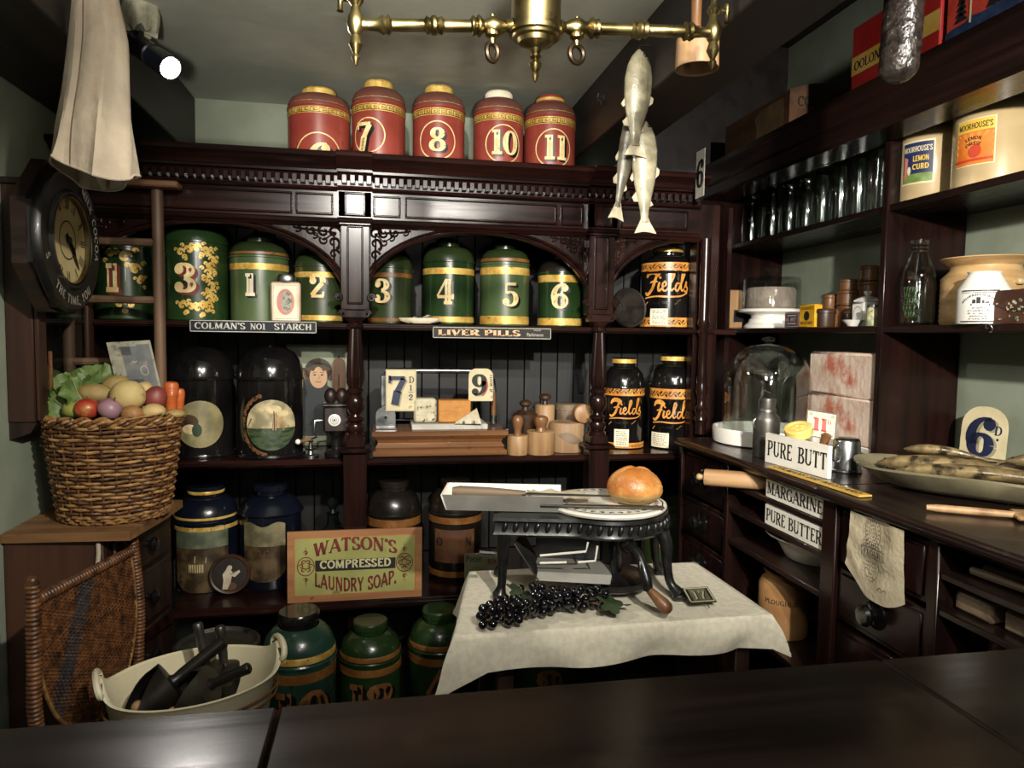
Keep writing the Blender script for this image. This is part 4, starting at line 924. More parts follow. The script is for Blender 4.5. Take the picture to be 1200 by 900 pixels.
# thermometer tablet
p = P(397, 462, Y=2.86); d = mpp(p)
t = thing('wall_thermometer', 'small brown wooden thermometer with a rounded top in front of the mirror', 'thermometer', (p.x, 2.86, Z2), 0, rot=(-.02, 0, 0))
hz = P(397, 418, Y=2.86).z-Z2; w_ = 15*d
pts = [(-w_/2, 0), (w_/2, 0), (w_/2, hz-w_*.6)]+[(w_/2*math.cos(a_*PI/8), hz-w_*.6+w_*.5*math.sin(a_*PI/8)) for a_ in range(1, 8)]+[(-w_/2, hz-w_*.6)]
MB().prism(pts, 0, .008).build('tablet', treen, t); MB().tube([(0, -.002, .05), (0, -.002, hz*.8)], .002, 6).build('tube', steel, t)
MB().tube([(0, .004, hz-w_*.12), (0, .004, hz+.004)], .003, 6).build('hanging_loop', brass, t)
# coffee mill
p = P(394, 536, Y=2.65); d = mpp(p)
t = thing('coffee_mill', 'dark wall coffee mill with a round white badge and side crank', 'coffee mill', (p.x, 2.66, Z2), 0)
MB().lathe([(0, 0), (.042, 0), (.043, .012), (.036, .02), (.018, .026), (.015, .06), (.02, .078), (.03, .088), (0, .09)], 28).build('base', iron, t)
MB().box((-.045, -.035, .088), (.045, .035, .185), .008).build('body', darkw, t)
MB().box((-.05, -.04, .183), (.05, .04, .195), .004).build('top_plate', steel, t)
mb = MB().lathe([(0, .0), (.021, 0), (.022, .003), (.018, .005), (0, .005)], 28); mb.xf(Matrix.Translation((-.004, -.0345, .135)) @ Matrix.Rotation(PI/2, 4, 'X')); b_ = mb.build('badge', ceramic, t)
mb = MB(); mb.flat = True; flat_poly(mb, ring2d(.015, .015, .0015, 20)+ring2d(.009, .009, .0015, 16)+disc2d(.004, .004, 10), on_plane((-.004, -.0402, .135), (1, 0, 0), (0, 0, 1))); mb.build('badge_print', ink, b_)
for s, r in ((-1, .024), (1, .024)): MB().ball((s*.02, 0, .22), r, 16, 10, sc_=(.95, 1, 1.25)).build('hopper', darkw, t)
MB().tube([(-.045, 0, .13), (-.075, -.005, .13), (-.078, -.008, .09), (-.07, -.01, .07), (-.088, -.03, .066)], .004, 8).build('crank', steel, t)
MB().tube([(-.088, -.03, .066), (-.125, -.05, .06)], .007, 8).build('handle', treen, t)
MB().ball((-.13, -.052, .06), .01, 10, 8).build('handle_knob', ceramic, t)
# small scale parts on the shelf by the mill
t = thing('brass_stand', 'small metal stand on the shelf between the domed tin and coffee mill', 'stand', (P(364, 540, Y=2.66).x, 2.66, Z2), 0)
MB().lathe([(0, 0), (.03, 0), (.03, .004), (.012, .008), (.008, .02), (.02, .024), (.022, .03), (0, .03)], 20).build('base', steel, t)
MB().lathe([(0, .03), (.008, .03), (.006, .05), (.012, .054), (0, .06)], 16).build('finial', steel, t)

# ---------------------------------------------------------------- cheese cutter
ym = 2.706; p0 = P(430, 540, Y=2.61); p1 = P(593, 540, Y=2.61); x0, x1 = -.035, p1.x; x0 = -.02
t = thing('cheese_cutter', 'oak cheese cutter with moulded base, marble slab and steel cutting arm', 'cheese cutter', ((x0+x1)/2, ym, Z2), 0)
w_ = (x1-x0)/2; dp = .11; hb = .095
prof = [(dp-.006, 0), (dp, .004), (dp, .02), (dp-.012, .027), (dp-.008, .034), (dp-.018, .05), (dp-.014, .062), (dp-.002, .072), (dp+.004, .078), (dp+.004, .09), (dp, hb)]
mb = MB(); vs = []
for q_, z in prof:
    e = dp-q_
    vs += [(-w_+e, -dp+e, z), (w_-e, -dp+e, z), (w_-e, dp-e, z), (-w_+e, dp-e, z)]
fs = [(j*4+i, j*4+(i+1) % 4, j*4+4+(i+1) % 4, j*4+4+i) for j in range(len(prof)-1) for i in range(4)]+[(3, 2, 1, 0), tuple((len(prof)-1)*4+i for i in range(4))]
mb.add(vs, fs).build('base', oak, t, angle=20)
sx = lambda px: P(px, 500, Y=2.66).x-t.location.x
MB().box((sx(482), -.085, hb), (sx(570), .085, hb+.022), .003).build('marble_slab', marble, t)
MB().box((sx(446), .0, hb), (sx(459), .02, hb+.2), .003).build('pillar', steel, t)
arm = [(sx(452), .01, hb+.2), (sx(456), .01, hb+.215), (sx(480), .01, hb+.216), (sx(555), .01, hb+.216), (sx(572), .01, hb+.205), (sx(579), .01, hb+.18), (sx(581), .01, hb+.135)]
MB().tube(arm, .011, 10).build('cutting_arm', steel, t)
MB().tube([(sx(581), .01, hb+.14), (sx(581), .01, hb+.04)], [.009, .011, ][:2], 10).build('handle', treen, t)
MB().tube([(sx(581), .01, hb+.045), (sx(581), .01, hb+.012)], .012, 10).build('ferrule', steel, t)
MB().tube([(sx(581), .01, hb+.014), (sx(452), .01, hb+.03)], .0012, 6).build('wire', steel, t)
pts = [(-.036, 0), (.036, 0), (.036, .05)]+[(.036*math.cos(a_*PI/10), .05+.03*math.sin(a_*PI/10)) for a_ in range(1, 10)]+[(-.036, .05)]
MB().prism([(x+sx(452), z+hb+.004) for x, z in pts], -.045, -.036).build('hinge_plate', steel, t)
MB().box((sx(440), -.06, hb), (sx(466), -.02, hb+.008), .003).build('hinge_foot', steel, t)
MB().tube([(sx(452), -.05, hb+.045), (sx(452), -.03, hb+.045)], .006, 8).build('hinge_bolt', iron, t)
MB().tube([(x1-t.location.x-.008, -.06, hb-.005), (x1-t.location.x+.014, -.06, hb-.005)], [.009, .007], 10).build('wire_key', steel, t)
# cheeses on the slab
zt = Z2+hb+.0245; gx = lambda px: P(px, 490, Y=2.655).x
blue = M('blue_veined_cheese', 'b9ae90', 'cbc2a8', .7, scale=30, c3='4d5346', scale3=45, lo3=.56, hi3=.62, bump=.3)
orange = M('orange_cheddar', 'b0742c', 'bd8034', .5, scale=40, bump=.15, c3='d0984a', scale3=70, lo3=.62, hi3=.7)
rind = M('mouldy_rind', '8f8466', 'a89d80', .8, scale=20, bump=.4, c3='5e5a48', scale3=25)
t = MB().box((0, 0, 0), (gx(511.5)-gx(485), .07, .09), .008).build('blue_cheese', blue, None, (gx(485), 2.648, zt), label='square block of blue veined cheese at the left of the marble slab', cat='cheese')
t = MB().box((0, 0, 0), (gx(549)-gx(511), .06, .084), .004).build('cheddar', orange, None, (gx(513.5), 2.652, zt), (0, 0, -.03), label='orange block of cheddar cheese in the middle of the marble slab', cat='cheese')
mb = MB(); l = gx(562)-gx(531); mb.add([(0, 0, 0), (l, -.012, 0), (l*.95, .03, 0), (l*.82, -.01, .058), (l*.85, .026, .055), (.004, .02, 0), (.006, .0, .006), (.01, .018, .006)], [(0, 1, 3, 6), (1, 2, 4, 3), (2, 5, 7, 4), (6, 3, 4, 7), (0, 6, 7, 5), (0, 5, 2, 1)])
mb.build('cheese_wedge', blue, None, (gx(531), 2.612, zt), label='white wedge of blue cheese leaning before the orange block', cat='cheese')
# price tickets hung on the arm
def price_ticket(name, label, pL, pR, pT, pB, Y, round_=0., lean=0., num='7', nh=.7, nx=.36, face=navy, extra=None, group='price tickets', thk=.003, base=None):
    a = P(pL, pB, Y=Y); b = P(pR, pT, Y=Y); w_ = b.x-a.x; h_ = b.z-a.z
    def fn(w_, h_):
        q = text2d(num, h_*nh, .26, .09, .1, .03)[0]; sh_ = M('ticket_shading', '8a8468', '989276', .6)
        out = [('border', frame2d(w_, h_, .002, .0012) if not round_ else [], 3), ('numeral', shift(q, w_*nx+h_*.03, h_*(1-nh)/2-h_*.025), 4), ('numeral', shift(q, w_*nx, h_*(1-nh)/2), 1)]
        return [o for o in out if o[1]]+(extra(w_, h_) if extra else [])
    sh_ = M('ticket_shading', '8a8468', '989276', .6)
    return board(label, name, 'price ticket', (a.x, Y, a.z), (1, 0, 0), (0, -math.sin(lean)*-1, math.cos(lean)), w_, h_, thk, [ticket, face, redink, M('ticket_edge', '57513c', '6b644a', .6), sh_], fn, group, round_*w_)
price_ticket('price_ticket', 'cream square ticket with a navy 7 and a half on the cheese cutter', 452, 488, 433, 482, 2.655, extra=lambda w_, h_: [('small_print', shift(text2d('D', h_*.15, .18, .08)[0], w_*.84, h_*.68)+shift(text2d('1', h_*.13, .2, .08)[0], w_*.82, h_*.5)+shift(text2d('2', h_*.15, .2, .08)[0], w_*.82, h_*.26)+rect(w_*.16, h_*.012, 1, w_*.82, h_*.455), 1)])
price_ticket('price_ticket', 'cream arched ticket with a black 9 edged red on the cheese cutter arm', 549, 578, 432, 470, 2.655, .3, num='9', face=ink, nx=.44, nh=.66, extra=lambda w_, h_: [('red_edge', ring2d(w_*.28, h_*.34, w_*.05, 16, w_*.5, h_*.48, -1.4, .5), 2), ('small_print', [[(w_*.86+y, h_*.5-x) for x, y in q] for q in dashes(h_*.6, h_*.09, 0, 0, 5)], 1)])

# ---------------------------------------------------------------- butter moulds and stamps
def turned(label, name, px, py, Y, prof, mat, group=None, cat='butter mould', parts=None, rot=None, zb=None):
    p = P(px, py, Y=Y); t = thing(name, label, cat, (p.x, Y, Z2 if zb is None else zb), 0, group, rot)
    for nm, pr, m in parts or (('body', prof, mat),): MB().lathe(pr, 28).build(nm, m, t)
    return t
stamp = lambda r, h, k: [('block', [(0, 0), (r*.96, 0), (r, .004), (r, h), (r*.95, h+.003), (0, h+.003)], beech), ('handle', [(0, h), (r*.4, h+.002), (r*.34, h+.02*k), (r*.46, h+.035*k), (r*.55, h+.055*k), (r*.5, h+.07*k), (r*.3, h+.078*k), (0, h+.08*k)], treen)]
turned('pale wooden butter stamp with a tall brown knob beside the cheese cutter', 'butter_stamp', 606, 540, 2.62, None, None, 'butter stamps', parts=stamp(.04, .07, 1.0))
turned('wider pale wooden butter stamp with a short knob in the middle of the row', 'butter_stamp', 633, 540, 2.625, None, None, 'butter stamps', parts=stamp(.053, .085, .78))
dk = M('dark_turned_wood', '2c1d13', '3f2b1c', .4, scale=20, stretch=GR)
turned('dark wooden butter stamp behind the two pale ones', 'butter_stamp', 615, 520, 2.74, None, None, 'butter stamps', parts=[('block', [(0, 0), (.045, 0), (.045, .1), (.05, .115), (.05, .14), (.03, .155), (0, .155)], dk), ('handle', [(0, .155), (.014, .155), (.013, .168), (.024, .178), (.024, .188), (.01, .196), (0, .197)], dk)])
turned('light cylindrical butter mould with a dark knob at the back of the shelf', 'butter_stamp', 638, 510, 2.82, None, None, 'butter stamps', parts=[('block', [(0, 0), (.04, 0), (.04, .165), (.036, .17), (0, .17)], beech), ('handle', [(0, .17), (.012, .17), (.01, .185), (.024, .195), (.024, .206), (.012, .214), (0, .215)], dk)])
t = turned('large round wooden butter block with a leaf carved on its face', 'butter_block', 663, 535, 2.69, None, None, None, 'butter mould', parts=[('block', [(0, 0), (.068, 0), (.07, .004), (.07, .108), (.066, .114), (0, .114)], M('bleached_block_wood', '85684a', 'a08260', .6, scale=20, stretch=GR, bump=.05))])
mb = MB(); mb.flat = True; lf = [(-.055+.11*i/10, .07-.03*i/10+.022*math.sin(PI*i/10)) for i in range(11)]; lf2 = [(-.055+.11*i/10, .07-.03*i/10-.018*math.sin(PI*i/10)) for i in range(11)]
flat_poly(mb, [[lf[i], lf[i+1], lf2[i+1], lf2[i]] for i in range(10)], on_cyl(.0706, -PI/2, 0)); mb.build('carved_leaf', greywood, t)
turned('dark round wooden box behind the large butter block', 'round_box', 665, 510, 2.88, None, None, None, 'box', parts=[('block', [(0, 0), (.05, 0), (.05, .14), (.052, .142), (.052, .165), (.048, .168), (0, .168)], greywood)])
mb = MB().lathe([(0, 0), (.03, 0), (.034, .004), (.036, .01), (.036, .05), (.03, .055), (0, .055)], 28); mb.xf(Matrix.Rotation(PI/2, 4, 'X'))
p = P(681.5, 488, Y=2.66); t = thing('butter_print', 'round pale wooden butter print resting on edge on the butter block', 'butter mould', (p.x, 2.68, Z2+.115+.0365), 0)
mb.build('block', beech, t); mb = MB(); mb.lathe([(.024, 0), (.026, -.002), (.028, 0)], 28); mb.xf(Matrix.Translation((0, -.055, 0)) @ Matrix.Rotation(PI/2, 4, 'X')); mb.build('carved_ring', greywood, t)
t = thing('hanging_scissors', 'dark iron shears hung on the boards beside the right column', 'shears', (P(684, 450, Y=3.0).x, 3.035, P(684, 462, Y=3.0).z), 0)
for s in (-1, 1):
    mb = MB(); mb.add([(s*.0, 0, 0), (s*.012, 0, .005), (s*.02, 0, .11), (s*.008, 0, .11), (0, .003, 0), (s*.012, .003, .005), (s*.02, .003, .11), (s*.008, .003, .11)], [(0, 1, 2, 3), (7, 6, 5, 4), (0, 4, 5, 1), (1, 5, 6, 2), (2, 6, 7, 3), (3, 7, 4, 0)]); mb.build('blade', iron, t, rot=(0, s*.1, 0))

# ---------------------------------------------------------------- bottom shelf, front row
a = P(337, 711, Y=2.6); b = P(490, 622, Y=2.62); Wd = .475; Hh = .262
yel = M('yellow_green_print', '8a8a4e', '999858', .6, scale=6, c3='747440', scale3=10)
frm = M('pale_pine_board', '8a5c38', 'a07248', .6, scale=20, stretch=GX, c3='6b4426', scale3=20)
def soap(w_, h_):
    m = .022; iw = w_-2*m; ih = h_-2*m; o = []
    o.append(('print_ground', rect(iw, ih, 1, w_/2, h_/2), 1)); o.append(('print_border', frame2d(w_, h_, m, .0035), 3))
    wt = fit("WATSON'S", 0, 0, iw*.68, ih*.23, thick=.24, thin=.11, serif=.12); wt = [[(x+w_/2, y+h_*.625+.022*(1-(x/(iw*.36))**2)) for x, y in q] for q in wt]
    ls = [[(x*.84+w_/2, y+h_*.165-.022*(1-(x/(iw*.38))**2)+.012) for x, y in q] for q in fit('LAUNDRY SOAP.', 0, 0, iw*.8, ih*.24, thick=.22, thin=.16, serif=.06)]
    o.append(('lettering', wt, 2)); o.append(('lettering', ls, 2)); o.append(('black_band', rect(iw*.66, ih*.19, 1, w_/2, h_*.51), 4))
    o.append(('lettering', fit('COMPRESSED', w_/2, h_*.465, iw*.58, ih*.145, thick=.2, thin=.17, serif=.04), 5))
    for s in (-1, 1):
        orn = []
        cx_ = w_/2+s*iw*.405; cy_ = h_*.51
        orn += ring2d(.03, .034, .003, 24, cx_, cy_)
        for k in range(6): orn += shift(scroll2d(.016, s*(1 if k % 2 else -1), 1.1, .16), cx_+.016*math.cos(k*PI/3), cy_+.016*math.sin(k*PI/3))
        for k in (-1, 1): orn += shift(scroll2d(.014, s, 1.2, .16), cx_, cy_+k*.048)+line2d([(cx_, cy_+k*.04), (cx_, cy_+k*.07)], [.004, .001])
        o.append(('ornament', orn, 2))
    return o
board('pale yellow soap advertising board with maroon lettering, leaning on the bottom shelf', 'soap_sign', 'sign', (P(337, 711, Y=2.504).x, 2.503, Z3+.0005), (1, -.0, 0), (0, .015, 1), .462, .25, .01, [frm, yel, maroon, M('orange_line_print', 'a05a34', 'b06a42', .6), ink, M('pale_print', 'b8b285', 'c4be94', .6)], soap)
p = P(270, 680, Y=2.64); d = mpp(p); R_ = 23*d
t = thing('round_plaque', 'round brown framed plaque with a white seated figure against the navy tins', 'plaque', (p.x, 2.63, Z3), 0, rot=(-.15, 0, 0))
mb = MB().lathe([(0, 0), (R_, 0), (R_, .01), (R_*.95, .016), (R_*.86, .014), (R_*.82, .008), (0, .008)], 40); mb.xf(Matrix.Translation((0, 0, R_)) @ Matrix.Rotation(PI/2, 4, 'X')); mb.build('frame', dk, t)
mb = MB(); mb.flat = True; fig = [(.0, .45), (.1, .4), (.1, .28), (.05, .2), (.2, .0), (.45, .2), (.5, .1), (.25, -.15), (.1, -.1), (.05, -.4), (-.1, -.75), (-.35, -.75), (-.3, -.3), (-.35, 0), (-.2, .22), (-.1, .42)]
flat_poly(mb, disc2d(R_*.8, R_*.8), on_plane((0, -.0085, R_), (1, 0, 0), (0, 0, 1)), 0); c_ = (-.05*R_, 0)
flat_poly(mb, [[(x*R_, y*R_) for x, y in (fig[i], fig[(i+1) % len(fig)])]+[c_] for i in range(len(fig))], on_plane((0, -.0092, R_), (1, 0, 0), (0, 0, 1)), 1)
flat_poly(mb, disc2d(R_*.3, R_*.2, 12, .05*R_, -.6*R_), on_plane((0, -.0089, R_), (1, 0, 0), (0, 0, 1)), 2)
mb.build('painted_figure', [M('plaque_ground', '17100c', '211812', .5), M('plaque_white', 'a89c84', 'bcb098', .6, scale=30), M('plaque_brown', '4a2c1a', '5c3a24', .6)], t)
p = P(388, 630, Y=2.72); t = thing('glass_decanter', 'dark glass decanter with a tall stopper, beside the dresser post', 'decanter', (P(390, 625, Y=2.74).x, 2.74, Z3), 0)
dg = M('dark_bottle_glass', '0d0f0e', '141816', .08, coat=.6)
MB().lathe([(0, 0), (.06, 0), (.064, .01), (.064, .15), (.05, .19), (.022, .21), (.02, .25), (.026, .255), (0, .255)], 28).build('bottle', dg, t)
MB().lathe([(0, .255), (.014, .256), (.01, .27), (.022, .285), (.024, .3), (.012, .315), (0, .318)], 20).build('stopper', dg, t)
a = P(543, 690, Y=2.66)
book = [M('book_cover_cream', '9a9a80', 'a8a88e', .5), ink, redink, M('book_picture', '8f8f5a', 'a09a68', .6, scale=30, c3='5f7a8a', scale3=30, lo3=.5, hi3=.6)]
board('small cream picture book standing on the bottom shelf behind the tablecloth', 'picture_book', 'book', (P(545, 665, Y=2.58).x, 2.59, Z3+.001), (1, 0, 0), (0, .1, 1), .125, P(543, 644, Y=2.66).z-Z3, .012, book,
      lambda w_, h_: [('title', shift(bfont('Peter', .026, .8), w_*.29, h_*.74), 1), ('title', shift(bfont('RA', .022, .9), w_*.84, h_*.63), 2), ('cover_picture', disc2d(w_*.3, h_*.26, 24, w_*.35, h_*.33), 3)])
# ================================================================== things on the right shelves and side counter
ZK = ZS+.001
def lathe_thing(label, name, cat, px, py, X=None, Y=None, Z=None, parts=(), group=None, rz=0., zb=None, n=32):
    p = P(px, py, X=X) if X else (P(px, py, Y=Y) if Y else P(px, py, Z=Z))
    t = thing(name, label, cat, (p.x, p.y, p.z if zb is None else zb), rz, group)
    for nm, pr, m in parts: MB().lathe(pr, n).build(nm, m, t)
    return t, mpp(p)
# --- row of glass jars
jars = [(881, 20, 56, 'near'), (905, 16, 62, ''), (925, 14, 58, ''), (945, 14, 60, ''), (963, 15, 72, ''), (984, 15, 80, ''), (1005, 16, 84, ''), (1025, 15, 96, '')]
ordn = ['squat glass jar at the far end of the top right shelf', 'second glass jar from the far end of the top right shelf', 'third glass jar from the far end of the top right shelf', 'fourth glass jar from the far end of the top right shelf', 'fifth glass jar from the far end of the top right shelf', 'tall glass jar, third from the shelf divider', 'tall glass jar, second from the shelf divider', 'tallest glass jar, next to the shelf divider']
Xj = 1.66
prev = None
for (px, hw, hp, _), lb in zip(jars, ordn):
    p = P(px, 270, X=Xj); d = mpp(p); r = min(hw*d*.9, .046); h = hp*d
    if prev and (prev-p.y) < r*1.75: r = (prev-p.y)/1.85
    t = thing('glass_jar', lb, 'jar', (Xj, p.y, S1+.001), 0, 'glass jars on the top right shelf'); prev = p.y
    w_ = .0025
    MB().lathe([(0, .002), (r*.9, .002), (r, .008), (r, h*.72), (r*.86, h*.8), (r*.72, h*.84), (r*.72, h*.96), (r*.78, h), (r*.72, h), (r*.66, h*.95), (r*.66, h*.85), (r*.8, h*.79), (r-w_, h*.71), (r-w_, .012), (0, .01)], 28).build('glass_body', gj, t)
    MB().lathe([(r*.74, h*.88), (r*.8, h*.89), (r*.74, h*.905), (r*.8, h*.92), (r*.74, h*.935)], 28).build('screw_neck', gj, t)
# --- stoneware jars with paper labels
def cyl_label(t, r, a, z, w_, h_, layers, mats):
    mb = MB(); mb.flat = True
    for k, (q, mi) in enumerate(layers): flat_poly(mb, q, on_cyl(r+.0008+k*.0003, a, z), mi)
    return mb.build('paper_label', mats, t)
def stone_jar(label, pL, pR, top, X, zb, prof, cloth, lab=None):
    p = P((pL+pR)/2, 240, X=X); d = mpp(p); r = (pR-pL)/2*d*.97; h = P((pL+pR)/2, top, X=X).z-zb
    t = thing('stoneware_jar', label, 'jar', (X, p.y, zb), 0, 'labelled stoneware jars')
    MB().lathe([(0, 0), (r*.95, 0), (r, .006), (r, h*.84), (r*.94, h*.9), (r*.86, h*.93), (r*.86, h*.97), (0, h*.97)], 44).build('body', stone, t)
    mb = MB(); n = 60; vs = []; pr = [(0, h*.985), (r*.8, h*.99), (r*.93, h*.975), (r*.96, h*.94), (r*1.0, h*.9)]
    for j, (rr, z) in enumerate(pr):
        for i in range(n): vs.append((rr*(1+.02*j*random.uniform(-.5, .5))*math.cos(2*PI*i/n), rr*math.sin(2*PI*i/n)*(1+.01*j*random.uniform(-.5, .5)), z+(random.uniform(-.006, .003) if j == 4 else .003*random.random())))
    mb.add(vs, [(j*n+i, j*n+(i+1) % n, (j+1)*n+(i+1) % n, (j+1)*n+i) for j in range(len(pr)-1) for i in range(n)]); mb.build('parchment_cover', cloth, t)
    MB().lathe([(r*.965, h*.915), (r*.99, h*.92), (r*.965, h*.925)], 44).build('string', wicker, t)
    return t, r, h, math.atan2(-p.y, -X)
parch = M('parchment_cover', 'a08a5e', 'b39c70', .7, scale=20, bump=.2)
nv = M('label_navy', '1c2448', '232c54', .5, scale=20); gn = M('label_green', '5f7a3a', '7a9450', .5, scale=30)
cr = M('label_cream', 'd5c79e', 'dfd3ae', .5); orn_ = M('label_orange', 'cf6a20', 'd97c2c', .5, scale=20); ylw = M('label_yellow', 'd9b13c', 'e0bd50', .5)
t, r, h, a = stone_jar('stoneware jar with a navy fruit curd label and paper cover, next to the shelf divider', 1054, 1120, 146, 1.68, S1+.001, None, parch)
lw, lh = r*1.15, h*.52
def rr2(w_, h_, n=8): return rect(w_, h_, n)
cyl_label(t, r, a-.42, h*.47, lw, lh, [(rr2(lw, lh), 0), (rr2(lw*.92, lh*.92), 1), (rect(lw*.92, lh*.2, 8, 0, -lh*.36), 2), (fit("MOORHOUSE'S", 0, lh*.24, lw*.86, lh*.13, thick=.2, thin=.14, serif=0), 0), (fit('LEMON', lw*.12, lh*.02, lw*.46, lh*.13, thick=.24, thin=.16, serif=0), 3), (fit('CURD', lw*.12, -lh*.17, lw*.46, lh*.13, thick=.24, thin=.16, serif=0), 3), ([[(-lw*.4, -lh*.4), (-lw*.3, -lh*.4), (-lw*.26, lh*.1), (-lw*.4, lh*.16)]], 4), (disc2d(lw*.06, lh*.1, 12, -lw*.22, -lh*.18), 0)], [cr, nv, gn, ylw, M('label_pink', 'b86a5a', 'c67c6c', .5)])
t, r, h, a = stone_jar('larger stoneware jar with an orange and yellow fruit label at the right edge', 1118, 1210, 118, 1.695, S1+.001, None, paper)
lw, lh = r*1.0, h*.5
rays = [[(0, -lh*.3), (lw*.75*math.cos(k*PI/12), -lh*.3+lw*.75*math.sin(k*PI/12)), (lw*.75*math.cos((k+.5)*PI/12), -lh*.3+lw*.75*math.sin((k+.5)*PI/12))] for k in range(12)]
rays = [[(max(-lw*.48, min(lw*.48, x)), min(lh*.2, y)) for x, y in q] for q in rays]
arct = lambda s, rad_, hh: [[((rad_+y)*math.sin(x/rad_), -lh*.34+(rad_+y)*math.cos(x/rad_)) for x, y in q] for q in text2d(s, hh, .22, .14, 0, .1)[0]]
cyl_label(t, r, a-.52, h*.47, lw, lh, [(rr2(lw, lh), 0), (rr2(lw*.95, lh*.95), 1), (rect(lw*.95, lh*.24, 8, 0, lh*.35), 2), (fit("MOORHOUSE'S", 0, lh*.28, lw*.86, lh*.13, thick=.2, thin=.14, serif=0), 3), (rays, 4), (arct('LEMON', lw*.46, lh*.075), 3), (arct('CHEESE', lw*.33, lh*.065), 3), (disc2d(lw*.16, lw*.16, 16, lw*.05, -lh*.2), 5), (rect(lw*.95, lh*.05, 8, 0, -lh*.38), 5)], [cr, orn_, ylw, ink, M('label_light_orange', 'd98a3c', 'e0984c', .5), M('label_red', 'b83a20', 'c04428', .5)])
# --- covered cheese on a stand
p = P(893, 386, X=1.70); d = mpp(p); zt = S2+.001; p.y = 2.895
t = thing('cake_stand', 'white pottery pedestal stand on the second right shelf', 'stand', (1.705, p.y, zt), 0)
MB().lathe([(0, 0), (.11, 0), (.112, .008), (.1, .022), (.094, .024), (.09, .04), (.082, .045), (.082, .06), (.1, .066), (.135, .072), (.137, .082), (.13, .086), (0, .084)], 40).build('stand', ceramic, t)
ch = M('pale_cheese_cloth', '95857a', 'ab9a8c', .9, scale=16, bump=.6, bscale=50, c3='bdb0a4', scale3=14)
mb = MB().lathe([(0, 0), (.1, 0), (.106, .006), (.106, .078), (.098, .09), (0, .09)], 36); mb.v = [(x*(1+.02*noise.noise(Vector((x, y, z))*30)), y*(1+.02*noise.noise(Vector((x, y, z))*25)), z) for x, y, z in mb.v]
mb.build('cheese_truckle', ch, None, (1.705, p.y, zt+.0885), label='round pale cloth-bound cheese under the glass cover on the white stand', cat='cheese')
t = thing('cheese_cover', 'straight-sided clear glass cheese cover with a glass knob on the white stand', 'glass cover', (1.705, p.y, zt+.0885), 0)
MB().lathe([(.124, 0), (.124, .12), (.118, .133), (.02, .143), (0, .143), (0, .14), (.02, .14), (.115, .13), (.1215, .119), (.1215, 0)], 44).build('glass_body', gl, t)
MB().lathe([(0, .143), (.01, .143), (.008, .153), (.02, .16), (.026, .172), (.02, .184), (0, .188)], 24).build('knob', gld, t)
# wooden tablet standing at the end
p = P(851, 385, X=1.60)
t = thing('wooden_tablet', 'upright pale wooden tablet with a dark picture beside the white stand', 'tablet', (1.575, 3.022, zt), 0)
MB().box((0, 0, 0), (.07, .014, P(851, 341, X=1.6).z-zt), .008).build('tablet', beech, t)
MB().box((.022, -.003, .03), (.07, .0, .085)).build('picture', dark, t)
# tins in front
def label_box(label, pL, pR, top, X, w_y, m, faces, name='small_tin', cat='tin'):
    a = P(pL, 384, X=X); b = P(pR, 384, X=X); h = P((pL+pR)/2, top, X=X).z-zt; l = a.y-b.y
    t = thing(name, label, cat, (X, (a.y+b.y)/2, zt), 0)
    MB().box((0, -l/2, 0), (w_y, l/2, h), .002).build('box', m, t)
    mb = MB(); mb.flat = True
    for k, (q, mi) in enumerate(faces(l, h)): flat_poly(mb, q, on_plane((-.0006-k*.0002, 0, h/2), (0, -1, 0), (0, 0, 1)), mi)
    return t, mb
t, mb = label_box('small purple printed tin before the white stand', 919, 936, 366, 1.585, .03, M('purple_tin', '4a3440', '5a4250', .5, scale=40), lambda l, h: [(frame2d(l*.9, h*.9, 0, .0015) and shift(frame2d(l*.9, h*.9, 0, .0015), -l*.45, -h*.45), 0), (dashes(l*.7, h*.25, 0, -h*.1, 50), 0), (rect(l*.6, h*.06, 1, 0, -h*.25)+rect(l*.6, h*.06, 1, 0, h*.28), 0)]); mb.build('print', [signwht], t)
t, mb = label_box('small yellow mustard tin before the dark round pot', 936, 954, 357, 1.585, .032, M('mustard_yellow', 'b88a1c', 'cc9f28', .4, scale=20), lambda l, h: [(fit("COLMAN'S", 0, h*.28, l*.85, h*.13, thick=.2, thin=.12, serif=.06), 0), (disc2d(l*.18, l*.18, 16), 1), (fit('MUSTARD', 0, -h*.38, l*.8, h*.14, thick=.2, thin=.12, serif=.06), 0)]); mb.build('print', [maroon, ink], t)
lathe_thing('small dark round lidded pot beside the yellow tin', 'round_pot', 'pot', 966, 384, X=1.63, zb=zt, parts=[('body', [(0, 0), (.034, 0), (.036, .006), (.036, .05), (.034, .052), (0, .052)], dk), ('lid', [(.03, .05), (.039, .052), (.039, .062), (.034, .068), (0, .07)], dk)])
